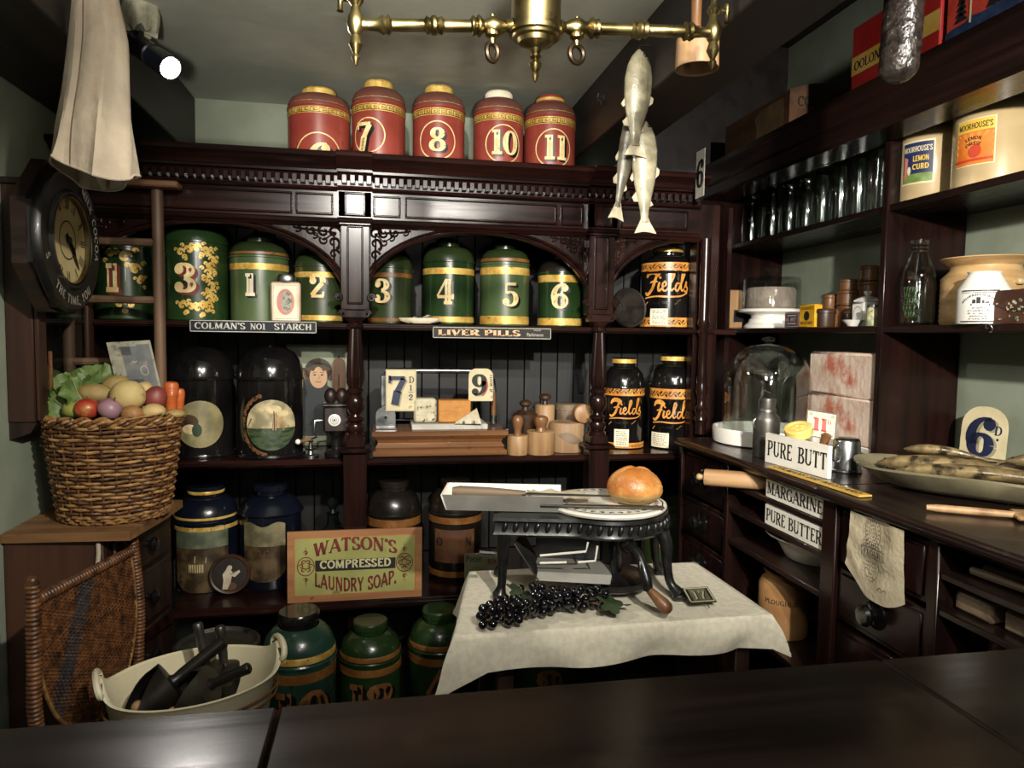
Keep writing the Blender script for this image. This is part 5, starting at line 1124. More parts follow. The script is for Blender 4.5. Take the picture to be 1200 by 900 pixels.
# --- turned wooden spice boxes in stacks
sb = lambda r, h: [('box', [(0, 0), (r*.96, 0), (r*.96, h*.06), (r*.9, h*.1), (r*.9, h*.72), (r*.98, h*.76), (r*.98, h*.8), (r, h*.82), (r, h*.9), (r*.94, h*.96), (0, h*.96)], treen), ('lid_ring', [(r*.9, h*.96), (r*.95, h*.97), (r*.9, h*.99), (0, h*.99)], treen)]
for px, X, z0, r, h, lb in ((975, 1.70, 0, .03, .07, 'turned wooden spice box at the bottom left of the stacks'), (972, 1.72, .071, .027, .058, 'turned wooden spice box on top of the left stack'),
                            (994, 1.745, 0, .04, .085, 'turned wooden spice box at the bottom of the middle stack'), (993, 1.745, .086, .042, .055, 'wide turned wooden spice box in the middle of the middle stack'), (993, 1.745, .142, .034, .04, 'turned wooden spice box on top of the middle stack'),
                            (1017, 1.775, 0, .036, .11, 'turned wooden spice box at the bottom of the tall stack by the divider'), (1017, 1.775, .111, .036, .06, 'turned wooden spice box in the middle of the tall stack by the divider'), (1017, 1.775, .172, .034, .055, 'turned wooden spice box on top of the tall stack by the divider')):
    p = P(px, 360, X=X); t = thing('spice_box', lb, 'spice box', (X, p.y, zt+z0), 0, 'turned wooden spice boxes')
    for nm, pr, m in sb(r, h): MB().lathe(pr, 28).build(nm, m, t)
# white lidded jar, dish, small labelled jar
p = P(1017, 376, X=1.66); d = mpp(p)
t = thing('square_jar', 'white square porcelain jar with a knobbed lid and blue line decoration', 'jar', (1.655, p.y+.0, zt), 0)
MB().box((-.036, -.036, 0), (.036, .036, .085), .008).build('body', ceramic, t)
MB().lathe([(.035, .085), (.044, .086), (.044, .09), (.03, .1), (.012, .106), (.006, .108), (.012, .116), (.012, .122), (0, .126)], 4, a0=PI/4, a1=2*PI+PI/4).build('lid', ceramic, t)
mb = MB(); mb.flat = True; flat_poly(mb, ring2d(.026, .034, .002, 16, 0, -.01, 0, PI)+line2d([(-.026, -.01), (-.026, -.035)], .002)+line2d([(.026, -.01), (.026, -.035)], .002)+shift(scroll2d(.014, 1, 1.2, .12), 0, -.005)+line2d([(-.03, .036), (.03, .036)], .003), on_plane((-.0366, 0, .045), (0, -1, 0), (0, 0, 1))); mb.build('line_decoration', M('grey_blue_line', '4a505c', '5a606c', .5), t)
lathe_thing('small clear glass dish on the second right shelf', 'glass_dish', 'dish', 999, 384, X=1.595, zb=zt, parts=[('dish', [(0, .001), (.016, .001), (.02, .006), (.034, .02), (.036, .022), (.032, .022), (.018, .009), (0, .006)], ceramic)])
t, d = lathe_thing('small round jar with a green and red printed label by the divider', 'printed_jar', 'jar', 1023, 384, X=1.585, zb=zt, parts=[('body', [(0, 0), (.021, 0), (.022, .004), (.022, .055), (.018, .06), (0, .06)], M('printed_jar_label', '7a8460', 'b0a888', .4, scale=50, lo=.45, hi=.55, c3='8a3a2c', scale3=40, lo3=.6, hi3=.64)), ('cap', [(0, .06), (.02, .06), (.02, .068), (0, .069)], steel)])
# milk bottle
p = P(1073, 382, X=1.62); d = mpp(p); h = P(1073, 283, X=1.62).z-zt; r = 20*d*.97
t = thing('milk_bottle', 'clear glass milk bottle with green printed lettering on the second right shelf', 'bottle', (1.62, p.y, zt), 0)
o = [(0, .001), (r*.9, .001), (r, .01), (r, h*.5), (r*.9, h*.62), (r*.62, h*.78), (r*.46, h*.86), (r*.5, h*.88), (r*.44, h*.9), (r*.5, h*.925), (r*.44, h*.945), (r*.52, h*.965), (r*.52, h)]
MB().lathe(o+[(x-.003 if x > .004 else 0, z) for x, z in o[::-1][:-2]]+[(0, .008)], 36).build('bottle', gl, t)
mb = MB(); mb.flat = True; a = math.atan2(-p.y, -1.62); gp = M('green_bottle_print', '2c4a26', '365a2e', .5)
for k, w_ in enumerate((1.3, 1.2, 1.25, 1.3, .9)): flat_poly(mb, dashes(r*w_*.8, h*.05, 0, -k*h*.072, 20+k)+line2d([(-r*w_*.4, -k*h*.072-.003), (r*w_*.4, -k*h*.072-.002)], .0012), on_cyl(r+.0008, a-.25, h*.4))
mb.build('green_print', gp, t)
# crock, cream jar, purse
p = P(1152, 380, X=1.73); d = mpp(p); h = P(1152, 302, X=1.7).z-zt; r = 48*d
t = thing('ribbed_crock', 'large tan ribbed stoneware crock with a flared rim on the second right shelf', 'crock', (1.728, p.y, zt), 0)
r = min(r, .11); pr = [(0, 0), (r*.96, 0), (r, .006)]
for i in range(9): pr += [(r*1.0, .006+h*.7*i/9), (r*1.02, .006+h*.7*(i+.5)/9)]
pr += [(r*.98, h*.72), (r*.82, h*.82), (r*.8, h*.88), (r*.95, h*.95), (r*1.06, h*.985), (r*1.05, h), (r*.85, h*.97), (r*.7, h*.86), (0, h*.8)]
MB().lathe(pr, 48).build('crock', M('ribbed_stoneware', '9c7c50', 'b8986a', .35, scale=8, stretch=(1, 1, 5), coat=.2, c3='80603a', scale3=8), t)
for s in (-1, 1): MB().box((-.012, -.01, h*.58), (.012, .012, h*.66), .004).build('lug', stone, t, (0, s*(r+.006), 0))
p = P(1152, 380, X=1.6); d = mpp(p)
t = thing('cream_jar', 'cream pottery jar with a black castle print, before the ribbed crock', 'jar', (1.597, p.y, zt), 0)
r = 30*d*.9; h = P(1155, 319, X=1.6).z-zt
MB().lathe([(0, 0), (r*.98, 0), (r, .004), (r, h*.66), (r*.97, h*.68), (r*.62, h*.95), (r*.62, h*.97), (r*.66, h), (r*.6, h), (r*.56, h*.96), (0, h*.9)], 40).build('body', ceramic, t)
a = math.atan2(-p.y, -1.6); H_ = h*.62; castle = [[(-.02, 0), (.024, 0), (.024, .006), (-.02, .006)], [(-.016, .006), (-.008, .006), (-.008, .016), (-.016, .016)], [(-.006, .006), (.003, .006), (.003, .022), (-.006, .022)], [(.006, .006), (.012, .006), (.012, .014), (.006, .014)], [(.014, .006), (.022, .006), (.022, .011), (.014, .011)]]
txt = []
for k, w_ in enumerate((.03, .055, .05, .04, .045)): txt += dashes(w_, .0042, 0, -.008-k*.0072, 30+k)
arcs = [[((.05+y)*math.sin(x/.05), -.028+(.05+y)*math.cos(x/.05)) for x, y in q] for q in dashes(.09, .006, 0, 0, 41)]
cyl_label(t, r, a-.15, h*.34, 0, 0, [(shift(castle, 0, 0), 0), (txt, 0), (shift(arcs, 0, .004), 0), (rect(r*1.5, .003, 10, 0, H_*.46)+rect(r*1.5, .003, 10, 0, -H_*.48)+rect(r*1.5, .001, 10, 0, H_*.4), 0)], [M('black_transfer_print', '2a2a2e', '3a3a3e', .5)])
p = P(1186, 380, X=1.57); t = thing('leather_purse', 'small brown leather purse with a painted flower spray, at the right edge of the shelf', 'purse', (1.575, p.y, zt), 0)
mb = MB(); mb.prism([(-.075, 0), (.07, 0), (.062, .075), (.03, .086), (-.05, .084)], 0, .035, 'yz'); lea = M('brown_leather', '3a2014', '4f2e1e', .5, scale=20, bump=.1); mb.v = [(x, -y, z) for x, y, z in mb.v]; mb.build('body', lea, t)
mb = MB(); mb.prism([(-.064, .085), (.05, .085), (.062, .05), (.0, .03), (-.06, .052)], -.004, -.0005, 'yz'); mb.build('flap', lea, t)
mb = MB(); mb.flat = True; random.seed(3); q = []
for i in range(26): q += disc2d(random.uniform(.002, .006), random.uniform(.002, .004), 6, random.uniform(-.05, .05), .015+.014*math.cos(i)+random.uniform(-.01, .022), 1)
flat_poly(mb, q, on_plane((-.0048, 0, .012), (0, -1, 0), (0, 0, 1))); mb.build('painted_flowers', M('flower_paint', '6b7a5e', 'b8b49a', .5, scale=90, lo=.45, hi=.55), t)
MB().tube([(-.006, .008*math.cos(k*PI/8), .03+.008*math.sin(k*PI/8)) for k in range(9)], .0015, 6).build('clasp', brass, t)
t = thing('shelf_hook', 'small steel cup hook screwed under the second right shelf edge', 'hook', (XS-.001, P(1159, 382, X=XS).y, S2-.011), 0)
MB().tube([(0, 0, 0), (-.006, 0, 0)]+[(-.008-.004*math.sin(k*.5), -.01+.01*math.cos(k*.5), .0+.01*math.sin(k*.5)) for k in range(11)], .0018, 7).build('hook', steel, t)

# ---------------------------------------------------------------- on the side counter
# dish and dome
c = P(880, 503, Z=ZK); c = Vector((1.375, 2.33, ZK)); d = mpp(c)
t = thing('round_dish', 'wide white pottery dish on the far end of the side counter', 'dish', c, 0)
MB().lathe([(0, 0), (.175, 0), (.186, .004), (.19, .05), (.187, .056), (.18, .055), (.174, .02), (0, .018)], 56).build('dish', ceramic, t)
mb = MB(); mb.flat = True; flat_poly(mb, ring2d(.05, .02, .004, 20, .06, -.1)+rect(.06, .006, 1, .06, -.1), lambda x, y: (x, y, .0188)); mb.build('printed_mark', ink, t)
pd = P(879, 395, Y=2.33); hd = pd.z-ZK-.019
t = thing('glass_dome', 'tall clear glass cheese dome with a ball knob standing in the white dish', 'glass dome', (c.x-.005, c.y, ZK+.0215), 0)
r = .15; h = hd; o = [(r*1.01, 0), (r, .01), (r, h*.5), (r*.97, h*.62), (r*.88, h*.74), (r*.68, h*.85), (r*.4, h*.905), (r*.1, h*.925), (0, h*.926)]
MB().lathe(o+[(max(x-.003, 0), z-.003) for x, z in o[::-1][:-1]]+[(r-.003, 0)], 56).build('glass_body', gld, t)
MB().lathe([(0, h*.924), (.012, h*.926), (.009, h*.945), (.02, h*.955), (.024, h*.972), (.018, h*.99), (0, h*.998)], 24).build('knob', gld, t)
# churn
p = P(893, 533, Z=ZK); p.y -= .02; d = mpp(p); h = P(896, 467, Y=p.y).z-ZK; r = 15*d
t = thing('milk_can', 'small dull tin milk can with lid and wire handle at the counter edge', 'milk can', p, 0)
MB().lathe([(0, 0), (r*.98, 0), (r, .003), (r, h*.62), (r*.95, h*.68), (r*.64, h*.76), (r*.62, h*.78)], 32).build('body', tinm, t)
MB().lathe([(r*.6, h*.77), (r*.7, h*.78), (r*.68, h*.82), (r*.6, h*.84), (r*.66, h*.98), (r*.64, h), (0, h)], 32).build('lid', tinm, t)
MB().tube([(-r*.72, 0, h*.7), (-r*.85, -r*.2, h*.95), (-r*.6, -r*.5, h*1.15), (-r*.1, -r*.6, h*1.1), (r*.4, -r*.72, h*.85), (r*.6, -r*.5, h*.7)][:4], .0016, 6).build('wire_handle', steel, t)
for s in (-1, 1): MB().tube([(s*r*.98, 0, h*.5), (s*r*1.1, 0, h*.54), (s*r*1.08, 0, h*.62), (s*r*.9, 0, h*.66)], .003, 6).build('lug', tinm, t)
# butter sign trough
a = P(890, 540, Z=ZK); b = P(971, 563, Z=ZK); a = Vector((1.155, 1.96, ZK)); b = Vector((1.18, 1.69, ZK)); u = (b-a); L_ = u.length; u.normalize()
hs = .088
porc = M('porcelain_sign', 'd4d0c4', 'e0dcd0', .3, coat=.3, scale=8)
def sign_txt(s, frac, cut=None): return lambda w_, h_: [('lettering', [q for q in fit(s, w_*frac[0], h_*.25, w_*frac[1], h_*.5, thick=.13, thin=.07, serif=.13)], 1)]
t = board('white porcelain butter trough sign standing on the counter before the boxed cheeses', 'butter_sign', 'sign', a, u, (0, 0, 1), L_, hs, .012, [porc, ink], lambda w_, h_: [('lettering', fit('PURE', w_*.25, h_*.25, w_*.42, h_*.52, thick=.19, thin=.085, serif=.13), 1), ('lettering', fit('BUTT', w_*.77, h_*.25, w_*.43, h_*.52, thick=.19, thin=.085, serif=.13), 1)])
MB().box((0, .12, 0), (.09, L_, .066), .004).build('trough', ceramic, t, (u.x*L_+.014, u.y*L_, .001), (0, 0, math.atan2(u.x, -u.y)))
# butter pat and wooden stamp, on the trough
t = thing('butter_pat', 'round yellow pat of butter printed on top, tilted in the trough', 'butter', (1.225, 1.9, ZK+.1), 0, rot=(.2, -.35, 0))
bt = M('butter_yellow', 'c9b05c', 'd6c070', .5, scale=20, bump=.1)
MB().lathe([(0, -.014), (.036, -.014), (.04, -.01), (.04, .012), (.037, .015), (.029, .015), (.027, .013), (0, .013)], 36).build('pat', bt, t)
mb = MB()
for k in range(5): mb.ball((.013*math.cos(k*1.26), .013*math.sin(k*1.26), .013), .008, 8, 5, sc_=(1, 1, .35))
mb.build('printed_flower', bt, t)
t = thing('butter_hand', 'brown wooden butter stamp lying behind the butter pat', 'butter stamp', (1.30, 1.9, ZK+.034), 0, rot=(.25, .1, .5))
MB().lathe([(0, -.02), (.03, -.02), (.032, .0), (.02, .012), (.012, .02), (.012, .045), (.016, .055), (.008, .062), (0, .063)], 24).build('stamp', treen, t)
# boxed cheeses, two stacked, on marble
pk = M('reddened_cheese_cloth', 'bba493', 'ccb8a8', .9, scale=10, bump=.4, bscale=40, c3='a8604a', scale3=7, lo3=.52, hi3=.66)
c0 = P(935, 528, X=1.42); c1 = P(1022, 545, X=1.42); yA, yB = 2.14, 1.83; xf_ = 1.40
MB().box((0, 0, 0), (.2, .37, .02), .003).build('marble_slab', marble, None, (1.565, 2.02, ZK), label='pale marble slab under the two stacked pink cheeses', cat='slab')
hb_ = 1.128-ZK-.021; ht_ = 1.281-1.13; xf_ = 1.58; yB = 2.03; yA = 2.39
t = MB().box((0, 0, 0), (.15, yA-yB, hb_), .006).build('cheese_block', pk, None, (xf_-.01, yB, ZK+.021), label='lower of two large pinkish cloth-bound cheese blocks', cat='cheese', group='large cheese blocks')
t = MB().box((0, 0, 0), (.15, yA-yB-.008, ht_), .008).build('cheese_block', pk, None, (xf_-.01, yB+.004, ZK+.0225+hb_), (0, 0, 0), label='upper of two large pinkish cloth-bound cheese blocks', cat='cheese', group='large cheese blocks')
# eleven pence ticket on a spike
p = P(962, 496, Y=1.9); u = Vector((.62, -.42, 0)).normalized(); w_ = 33*mpp(p); h_ = 31*mpp(p)
tk = M('ticket_ornate', 'b8aa88', 'c8bc9c', .5, scale=30)
t = board('small ornate ticket with red eleven pence, propped before the pink cheeses', 'price_ticket', 'price ticket', p-u*w_/2-Vector((0, 0, h_/2)), u+Vector((0, 0, -.12)), Vector((.12, .12, 1)), w_, h_, .003, [M('ticket_dark_edge', '2e2a22', '3a352a', .5), tk, redink, M('ticket_olive', '7a7450', '8a845e', .5)],
      lambda w_, h_: [('face', rect(w_*.92, h_*.92, 1, w_/2, h_/2), 1), ('oval', ring2d(w_*.34, h_*.4, .0016, 24, w_/2, h_/2), 3), ('corner_ornament', [q for cx_ in (.14, .86) for cy_ in (.14, .86) for q in disc2d(w_*.07, h_*.07, 8, w_*cx_, h_*cy_, 1)], 3), ('numeral', shift(text2d('11', h_*.5, .3, .1, .1, .04)[0], w_*.46, h_*.25), 2), ('pence', shift(text2d('D', h_*.16, .2, .1)[0], w_*.76, h_*.56), 2)], 'price tickets')
MB().tube([(u.x*w_/2, u.y*w_/2, 0), (u.x*w_/2-.0, u.y*w_/2, -(p.z-h_/2-ZK))], .0014, 6).build('spike', steel, t)
# steel cup
p = P(986, 553, Z=ZK); d = mpp(p); h = P(986, 514, Y=p.y).z-ZK; r = 16.5*d
t = thing('metal_measure', 'polished metal cup upside down on the counter before the butter sign', 'cup', p+Vector((.02, .01, 0)), 0)
MB().lathe([(r*1.06, 0), (r*1.08, .003), (r*1.06, .006), (r, .008), (r*.9, h*.9), (r*.84, h*.97), (r*.74, h), (0, h)], 36).build('cup', steel, t)
MB().tube([(-r*.9, -.01, h*.8), (-r*1.4, -.02, h*.72), (-r*1.4, -.02, h*.4), (-r*.96, -.01, h*.3)], .004, 8).build('handle', steel, t)
# yellow ruler sign
a = Vector((1.105, 1.865, ZK)); b = Vector((1.115, 1.475, ZK)); u = b-a; L_ = u.length
yr = M('yellow_ruler', 'b08a3a', 'c29c48', .5, scale=20, stretch=GY)
board('long yellow strip sign lettered for mustard lying along the counter edge', 'counter_strip', 'sign', a+Vector((0, 0, .005)), u, (1, .05, .0), L_, .036, .004, [yr, ink], lambda w_, h_: [('lettering', fit('COLMANS DSF MUSTARD', w_*.5, h_*.22, w_*.92, h_*.58, thick=.22, thin=.12, serif=.12), 1)])
# fish builder
skin = M('fish_brown_skin', '5e4f36', '86744f', .38, scale=30, coat=.3, bump=.1, bscale=120, c3='2c2418', scale3=18, lo3=.55, hi3=.65)
skinw = M('fish_silver_skin', '8a836c', '9f987f', .35, scale=25, coat=.3, bump=.12, bscale=140, c3='6b644e', scale3=14, lo3=.5, hi3=.7)
fin = M('fish_fin', '6a5e46', '857858', .5, scale=60)
finw = M('fish_pale_fin', '998f76', 'ada38a', .5, scale=60)
def fish_parts(t, L, hgt, wid, ms, mf, bend=0.):
    """fish along +x (nose at 0), belly towards -z"""
    S = [(0, .05), (.03, .3), (.08, .6), (.16, .86), (.28, 1.0), (.42, .98), (.58, .82), (.72, .56), (.83, .36), (.9, .3), (.94, .34)]
    mb = MB(); n = 16; vs = []
    by = lambda x: bend*math.sin(x*PI)
    for x, k in S:
        for i in range(n):
            a = 2*PI*i/n; vs.append((x*L, wid/2*k*math.cos(a)+by(x), hgt/2*k*math.sin(a)-hgt*.06*(1-k)))
    fs = [(j*n+i, j*n+(i+1) % n, (j+1)*n+(i+1) % n, (j+1)*n+i) for j in range(len(S)-1) for i in range(n)]+[tuple(range(n)), tuple(range((len(S)-1)*n, len(S)*n))]
    mb.add(vs, fs).build('body', ms, t)
    def fn(nm, pts, y=0., th=.002):
        MB().prism([(x*L, z*hgt) for x, z in pts], y-th, y+th, 'xz').build(nm, mf, t)
    fn('tail_fin', [(.9, .1), (.94, .16), (1.05, .42), (1.035, .1), (1.03, -.1), (1.045, -.46), (.94, -.25), (.9, -.18)], by(.95))
    fn('dorsal_fin', [(.42, .44), (.45, .6), (.5, .57), (.54, .4)], by(.45)); fn('adipose_fin', [(.74, .22), (.78, .32), (.8, .18)], by(.78))
    fn('anal_fin', [(.66, -.36), (.71, -.52), (.75, -.45), (.75, -.28)], by(.7)); fn('pelvic_fin', [(.46, -.42), (.53, -.56), (.56, -.48), (.54, -.4)], by(.5)+wid*.12)
    MB().prism([(.2*L, -.12*hgt), (.3*L, -.34*hgt), (.31*L, -.24*hgt), (.24*L, -.06*hgt)], wid*.44, wid*.48, 'xz').build('pectoral_fin', mf, t)
    for s in (-1, 1):
        e = MB().ball((.065*L, s*wid*.22, .1*hgt), hgt*.075, 10, 7, sc_=(1, .5, 1)).build('eye', blackp, t)
    mb = MB(); mb.tube([(.17*L, wid*.4*math.cos(a_)*1.02, hgt*.4*math.sin(a_)) for a_ in [k*PI/8-PI/2 for k in range(9)]], hgt*.012, 5); mb.build('gill_line', mf, t)
# platter with fish
pc = Vector((1.45, 1.45, ZK)); ca = math.radians(-52)
t = thing('fish_platter', 'long grey-glazed oval platter of fish on the side counter', 'platter', pc, ca)
plm = M('greenish_glaze', '5f5945', '777058', .4, scale=8, coat=.2, bump=.08, c3='5c5642', scale3=14)
A_, B_ = .31, .16; mb = MB(); n = 56; vs = []; pr = [(0, .004), (.62, .004), (.8, .016), (1.0, .052), (1.0, .058), (.96, .056), (.78, .024), (.6, .014), (0, .014)]
for k, z in pr:
    for i in range(n):
        a_ = 2*PI*i/n; wb = 1+.025*math.sin(5*a_)*k; vs.append((A_*k*wb*math.cos(a_), B_*k*wb*math.sin(a_), z+.004*k*math.sin(3*a_)))
mb.add(vs, [(j*n+i, j*n+(i+1) % n, (j+1)*n+(i+1) % n, (j+1)*n+i) for j in range(len(pr)-1) for i in range(n)]).build('platter', plm, t)
u = Vector((math.cos(ca), math.sin(ca), 0)); v = Vector((-u.y, u.x, 0))
for k, (lb, uu, vv, zz_, L_, rz, hh) in enumerate((('brown fish lying along the front of the platter', -.19, -.082, .05, .42, .02, .072), ('brown fish in the middle of the platter with its head raised at the left rim', -.255, .0, .05, .4, -.02, .086),
        ('brown fish lying along the back of the platter', -.2, .08, .05, .4, -.01, .07), ('small brown fish laid across the right of the platter', .03, -.03, .094, .22, .45, .06), ('small brown fish with open mouth on top of the others', -.2, .04, .088, .2, .05, .05))):
    pp = pc+u*uu+v*vv+Vector((0, 0, zz_))
    f = thing('fish', lb, 'fish', pp, 0, 'fish on the platter', rot=(PI/2*.86, .06 if L_ < .3 else -.02, ca+rz)); fish_parts(f, L_, hh, hh*.55, skin, fin, .01)
# sixpence ticket
p0 = P(1128, 541, X=1.8); p1 = P(1178, 480, X=1.8); w_ = p0.y-p1.y; h_ = P(1150, 476, X=1.8).z-ZK
board('cream arched ticket with a large navy sixpence, standing behind the fish platter', 'price_ticket', 'price ticket', (1.745, P(1128, 530, X=1.76).y, ZK), (.2, -1, 0), (.06, 0, 1), .135, P(1150, 476, X=1.76).z-ZK, .008, [ticket, navy, M('ticket_shading', '8a8468', '989276', .6), M('ticket_edge', '57513c', '6b644a', .6)],
      lambda w_, h_: [('numeral_shade', shift(text2d('6', h_*.66, .26, .09)[0], w_*.47+.006, h_*.17-.004), 2), ('numeral', shift(text2d('6', h_*.66, .26, .09)[0], w_*.45, h_*.17), 1), ('pence', shift(text2d('D', h_*.15, .2, .1)[0], w_*.83, h_*.55)+disc2d(.004, .004, 8, w_*.83, h_*.48), 1)], 'price tickets', .06)
# wooden spatula
a = Vector((1.175, 1.335, ZK+.009)); b = Vector((1.40, 1.20, ZK+.009)); dv = (b-a)
t = thing('butter_paddle', 'pale wooden butter paddle lying at the right of the side counter', 'paddle', a, math.atan2(dv.y, dv.x))
MB().tube([(0, 0, 0), (.02, 0, 0), (.1, 0, 0), (.17, 0, 0)], [.006, .0085, .0085, .007], 10).build('handle', beech, t)
MB().box((.16, -.035, -.006), (.36, .035, .006), .004).build('blade', beech, t)
# rolling pin poking out of the cubbyhole
a = P(815, 556, X=1.0); 
t = thing('rolling_pin', 'pale wooden rolling pin poking out of the top cubbyhole', 'rolling pin', (1.0, 2.045, .8905), 0, rot=(0, PI/2, -.52))
MB().lathe([(0, 0), (.024, 0), (.026, .004), (.026, .36), (.024, .364), (0, .364)], 28).build('roller', beech, t)
MB().lathe([(0, -.022), (.008, -.022), (.011, -.016), (.008, -.006), (.01, 0), (0, 0)], 16).build('handle', beech, t)
# porcelain plates in the cubby
for lb, s, z0, z1 in (('white porcelain margarine sign plate in the side counter cubbyhole', 'MARGARINE', .8635, .919), ('white porcelain butter sign plate below the margarine one', 'PURE BUTTER', .7835, .841)):
    ya, yb = 1.885, 1.607
    t = board(lb, 'porcelain_sign', 'sign', (1.118, ya, z0), (0, -1, 0), (0, 0, 1), ya-yb, z1-z0, .012, [porc, ink], lambda w_, h_, s=s: [('lettering', fit(s, w_*.5, h_*.2, w_*.95, h_*.62, thick=.19, thin=.085, serif=.13), 1)], 'porcelain sign plates')
# enamel bowl, flour jar
p = P(914, 640, X=1.25); t = thing('pie_dish', 'white enamel pie dish on the cubbyhole shelf below the sign plates', 'dish', (1.27, 1.86, .678), 0)
mb = MB().lathe([(0, 0), (.085, 0), (.09, .004), (.125, .062), (.15, .066), (.15, .07), (.12, .068), (.084, .01), (0, .008)], 44, sx=.9, sy=1.05); mb.build('dish', enamel, t)
p = P(917, 740, Z=.431); h = .165
t = thing('stoneware_crock', 'tan stoneware jar with impressed lettering at the bottom of the cubbyhole', 'jar', (p.x, p.y, .431), 0)
MB().lathe([(0, 0), (.07, 0), (.074, .006), (.074, .15), (.066, .166), (.056, .17), (.056, .185), (.062, .19), (.05, .19), (.046, .165), (0, .16)], 40).build('jar', stoneb, t)
mb = MB(); mb.flat = True; flat_poly(mb, fit('PLOUGHLIE', 0, 0, .1, .014, thick=.16, thin=.1, serif=.08), on_cyl(.0748, math.atan2(-p.y, -p.x)-.1, .105)); mb.build('lettering', ink, t)
t = thing('white_jug', 'white jug edge beside the cubbyhole post', 'jug', (1.22, 1.655, .431), 0)
MB().lathe([(0, 0), (.035, 0), (.042, .03), (.042, .1), (.03, .14), (.034, .17), (.03, .17), (.026, .14), (0, .13)], 28).build('jug', ceramic, t)
t = thing('bracket_iron', 'bent pale metal bracket hanging inside the cubbyhole post', 'bracket', (1.2, 1.625, .688), 0)
MB().tube([(0, .06, .06), (0, 0, .055), (0, -.005, .0)], .004, 8).build('bracket', stoneb, t)
# flour bag hung over the drawer front
ya, yb, zt_, zb_ = 1.482, 1.305, .92, .733
mb = MB(); nx, nz = 14, 22; vs = []
for j in range(nz+1):
    for i in range(nx+1):
        u_ = i/nx; v_ = j/nz; bot = zb_+.035*abs(2*u_-1.15)**2.2*1.2 if True else 0
        z = zt_+(bot-zt_)*v_; y = ya+(yb-ya)*u_
        if v_ > .6: y += (.5-u_)*.04*(v_-.6)
        x = 1.1-.003*math.sin(u_*9+v_*2)-.006*noise.noise(Vector((u_*4, v_*4, 1)))
        vs.append((x, y, z))
k = nx+1; mb.add(vs, [(j*k+i, j*k+i+1, (j+1)*k+i+1, (j+1)*k+i) for j in range(nz) for i in range(nx)])
bag = M('flour_bag_cotton', 'a89c80', 'b8ac92', .95, scale=14, bump=.25, bscale=90, c3='94866a', scale3=10)
t = thing('flour_bag', 'cream cotton flour bag with black print hung over the side counter drawer', 'bag', (0, 0, 0), 0)
mb.build('cloth', bag, t)
MB().box((1.085, yb+.004, .9215), (1.087, ya-.004, .929)).build('fold', bag, t) if False else None
mb = MB(); mb.flat = True; ym_ = (ya+yb)/2+.002; lt = []
lt += ring2d(.026, .036, .0016, 28, 0, .05)+ring2d(.014, .018, .0014, 20, 0, .05)+ring2d(.008, .01, .001, 12, 0, .05)
for k in range(18): a_ = k*2*PI/18; lt += line2d([(.017*math.cos(a_), .05+.024*math.sin(a_)), (.023*math.cos(a_), .05+.032*math.sin(a_))], .0022)
lt += shift(frame2d(.074, .022, 0, .0014), -.037, -.008)+fit('FLOUR', 0, -.004, .054, .013, thick=.2, thin=.1)+shift(frame2d(.062, .014, 0, .0012), -.031, .015)+dashes(.05, .007, 0, .018, 61)
lt += ring2d(.026, .05, .0014, 20, 0, -.012, PI*1.06, PI*1.94)
for k, w_ in enumerate((.034, .04, .038, .02, .03)): lt += dashes(w_, .0055, 0, -.021-k*.0085, 70+k)
lt += dashes(.014, .005, .044, -.026, 80)+line2d(smooth2d([(.02, -.075), (.03, -.066), (.035, -.074), (.045, -.066), (.05, -.072)]), .0012)
flat_poly(mb, [[(x, y) for x, y in q] for q in lt], lambda x, y: (1.0945, ym_-x, .84+y)); mb.build('print', M('faded_black_print', '3f3a32', '4c463c', .8), t)
# wooden tools and blocks in the right cubby
for k, (lb, y0, x0, z0, L_) in enumerate((('grey wooden paddle on the upper cubby shelf, nearest the front', 1.19, 1.16, .8595, .3), ('grey wooden paddle on the upper cubby shelf, lying second', 1.2, 1.2, .8595, .32), ('grey wooden paddle on the upper cubby shelf, furthest in', 1.195, 1.245, .8595, .3))):
    t = thing('wooden_paddle', lb, 'paddle', (x0, y0, z0+.01), -PI/2+.1, 'paddles in the side counter')
    MB().tube([(0, 0, 0), (.06, 0, 0), (.16, 0, 0)], [.008, .009, .008], 8).build('handle', greywood, t); MB().box((.15, -.018, -.009), (L_, .018, .009), .004).build('blade', greywood, t)
for lb, y0, y1, x0 in (('brownish wooden block at the left of the lower cubby shelf', 1.215, 1.125, 1.145), ('grey wooden block at the right of the lower cubby shelf', 1.105, .97, 1.15)):
    MB().box((0, 0, 0), (.09, y0-y1, .04), .006).build('wooden_block', greywood, None, (x0, y1, .784), label=lb, cat='block', group='blocks in the side counter')
t = thing('wooden_pestle', 'brown wooden pestle standing in the lower cubby behind the front counter', 'pestle', (1.21, 1.165, .601), 0)
MB().lathe([(0, 0), (.024, 0), (.02, .04), (.017, .08), (.02, .115), (.018, .13), (.01, .138), (0, .139)], 24).build('pestle', treen, t)

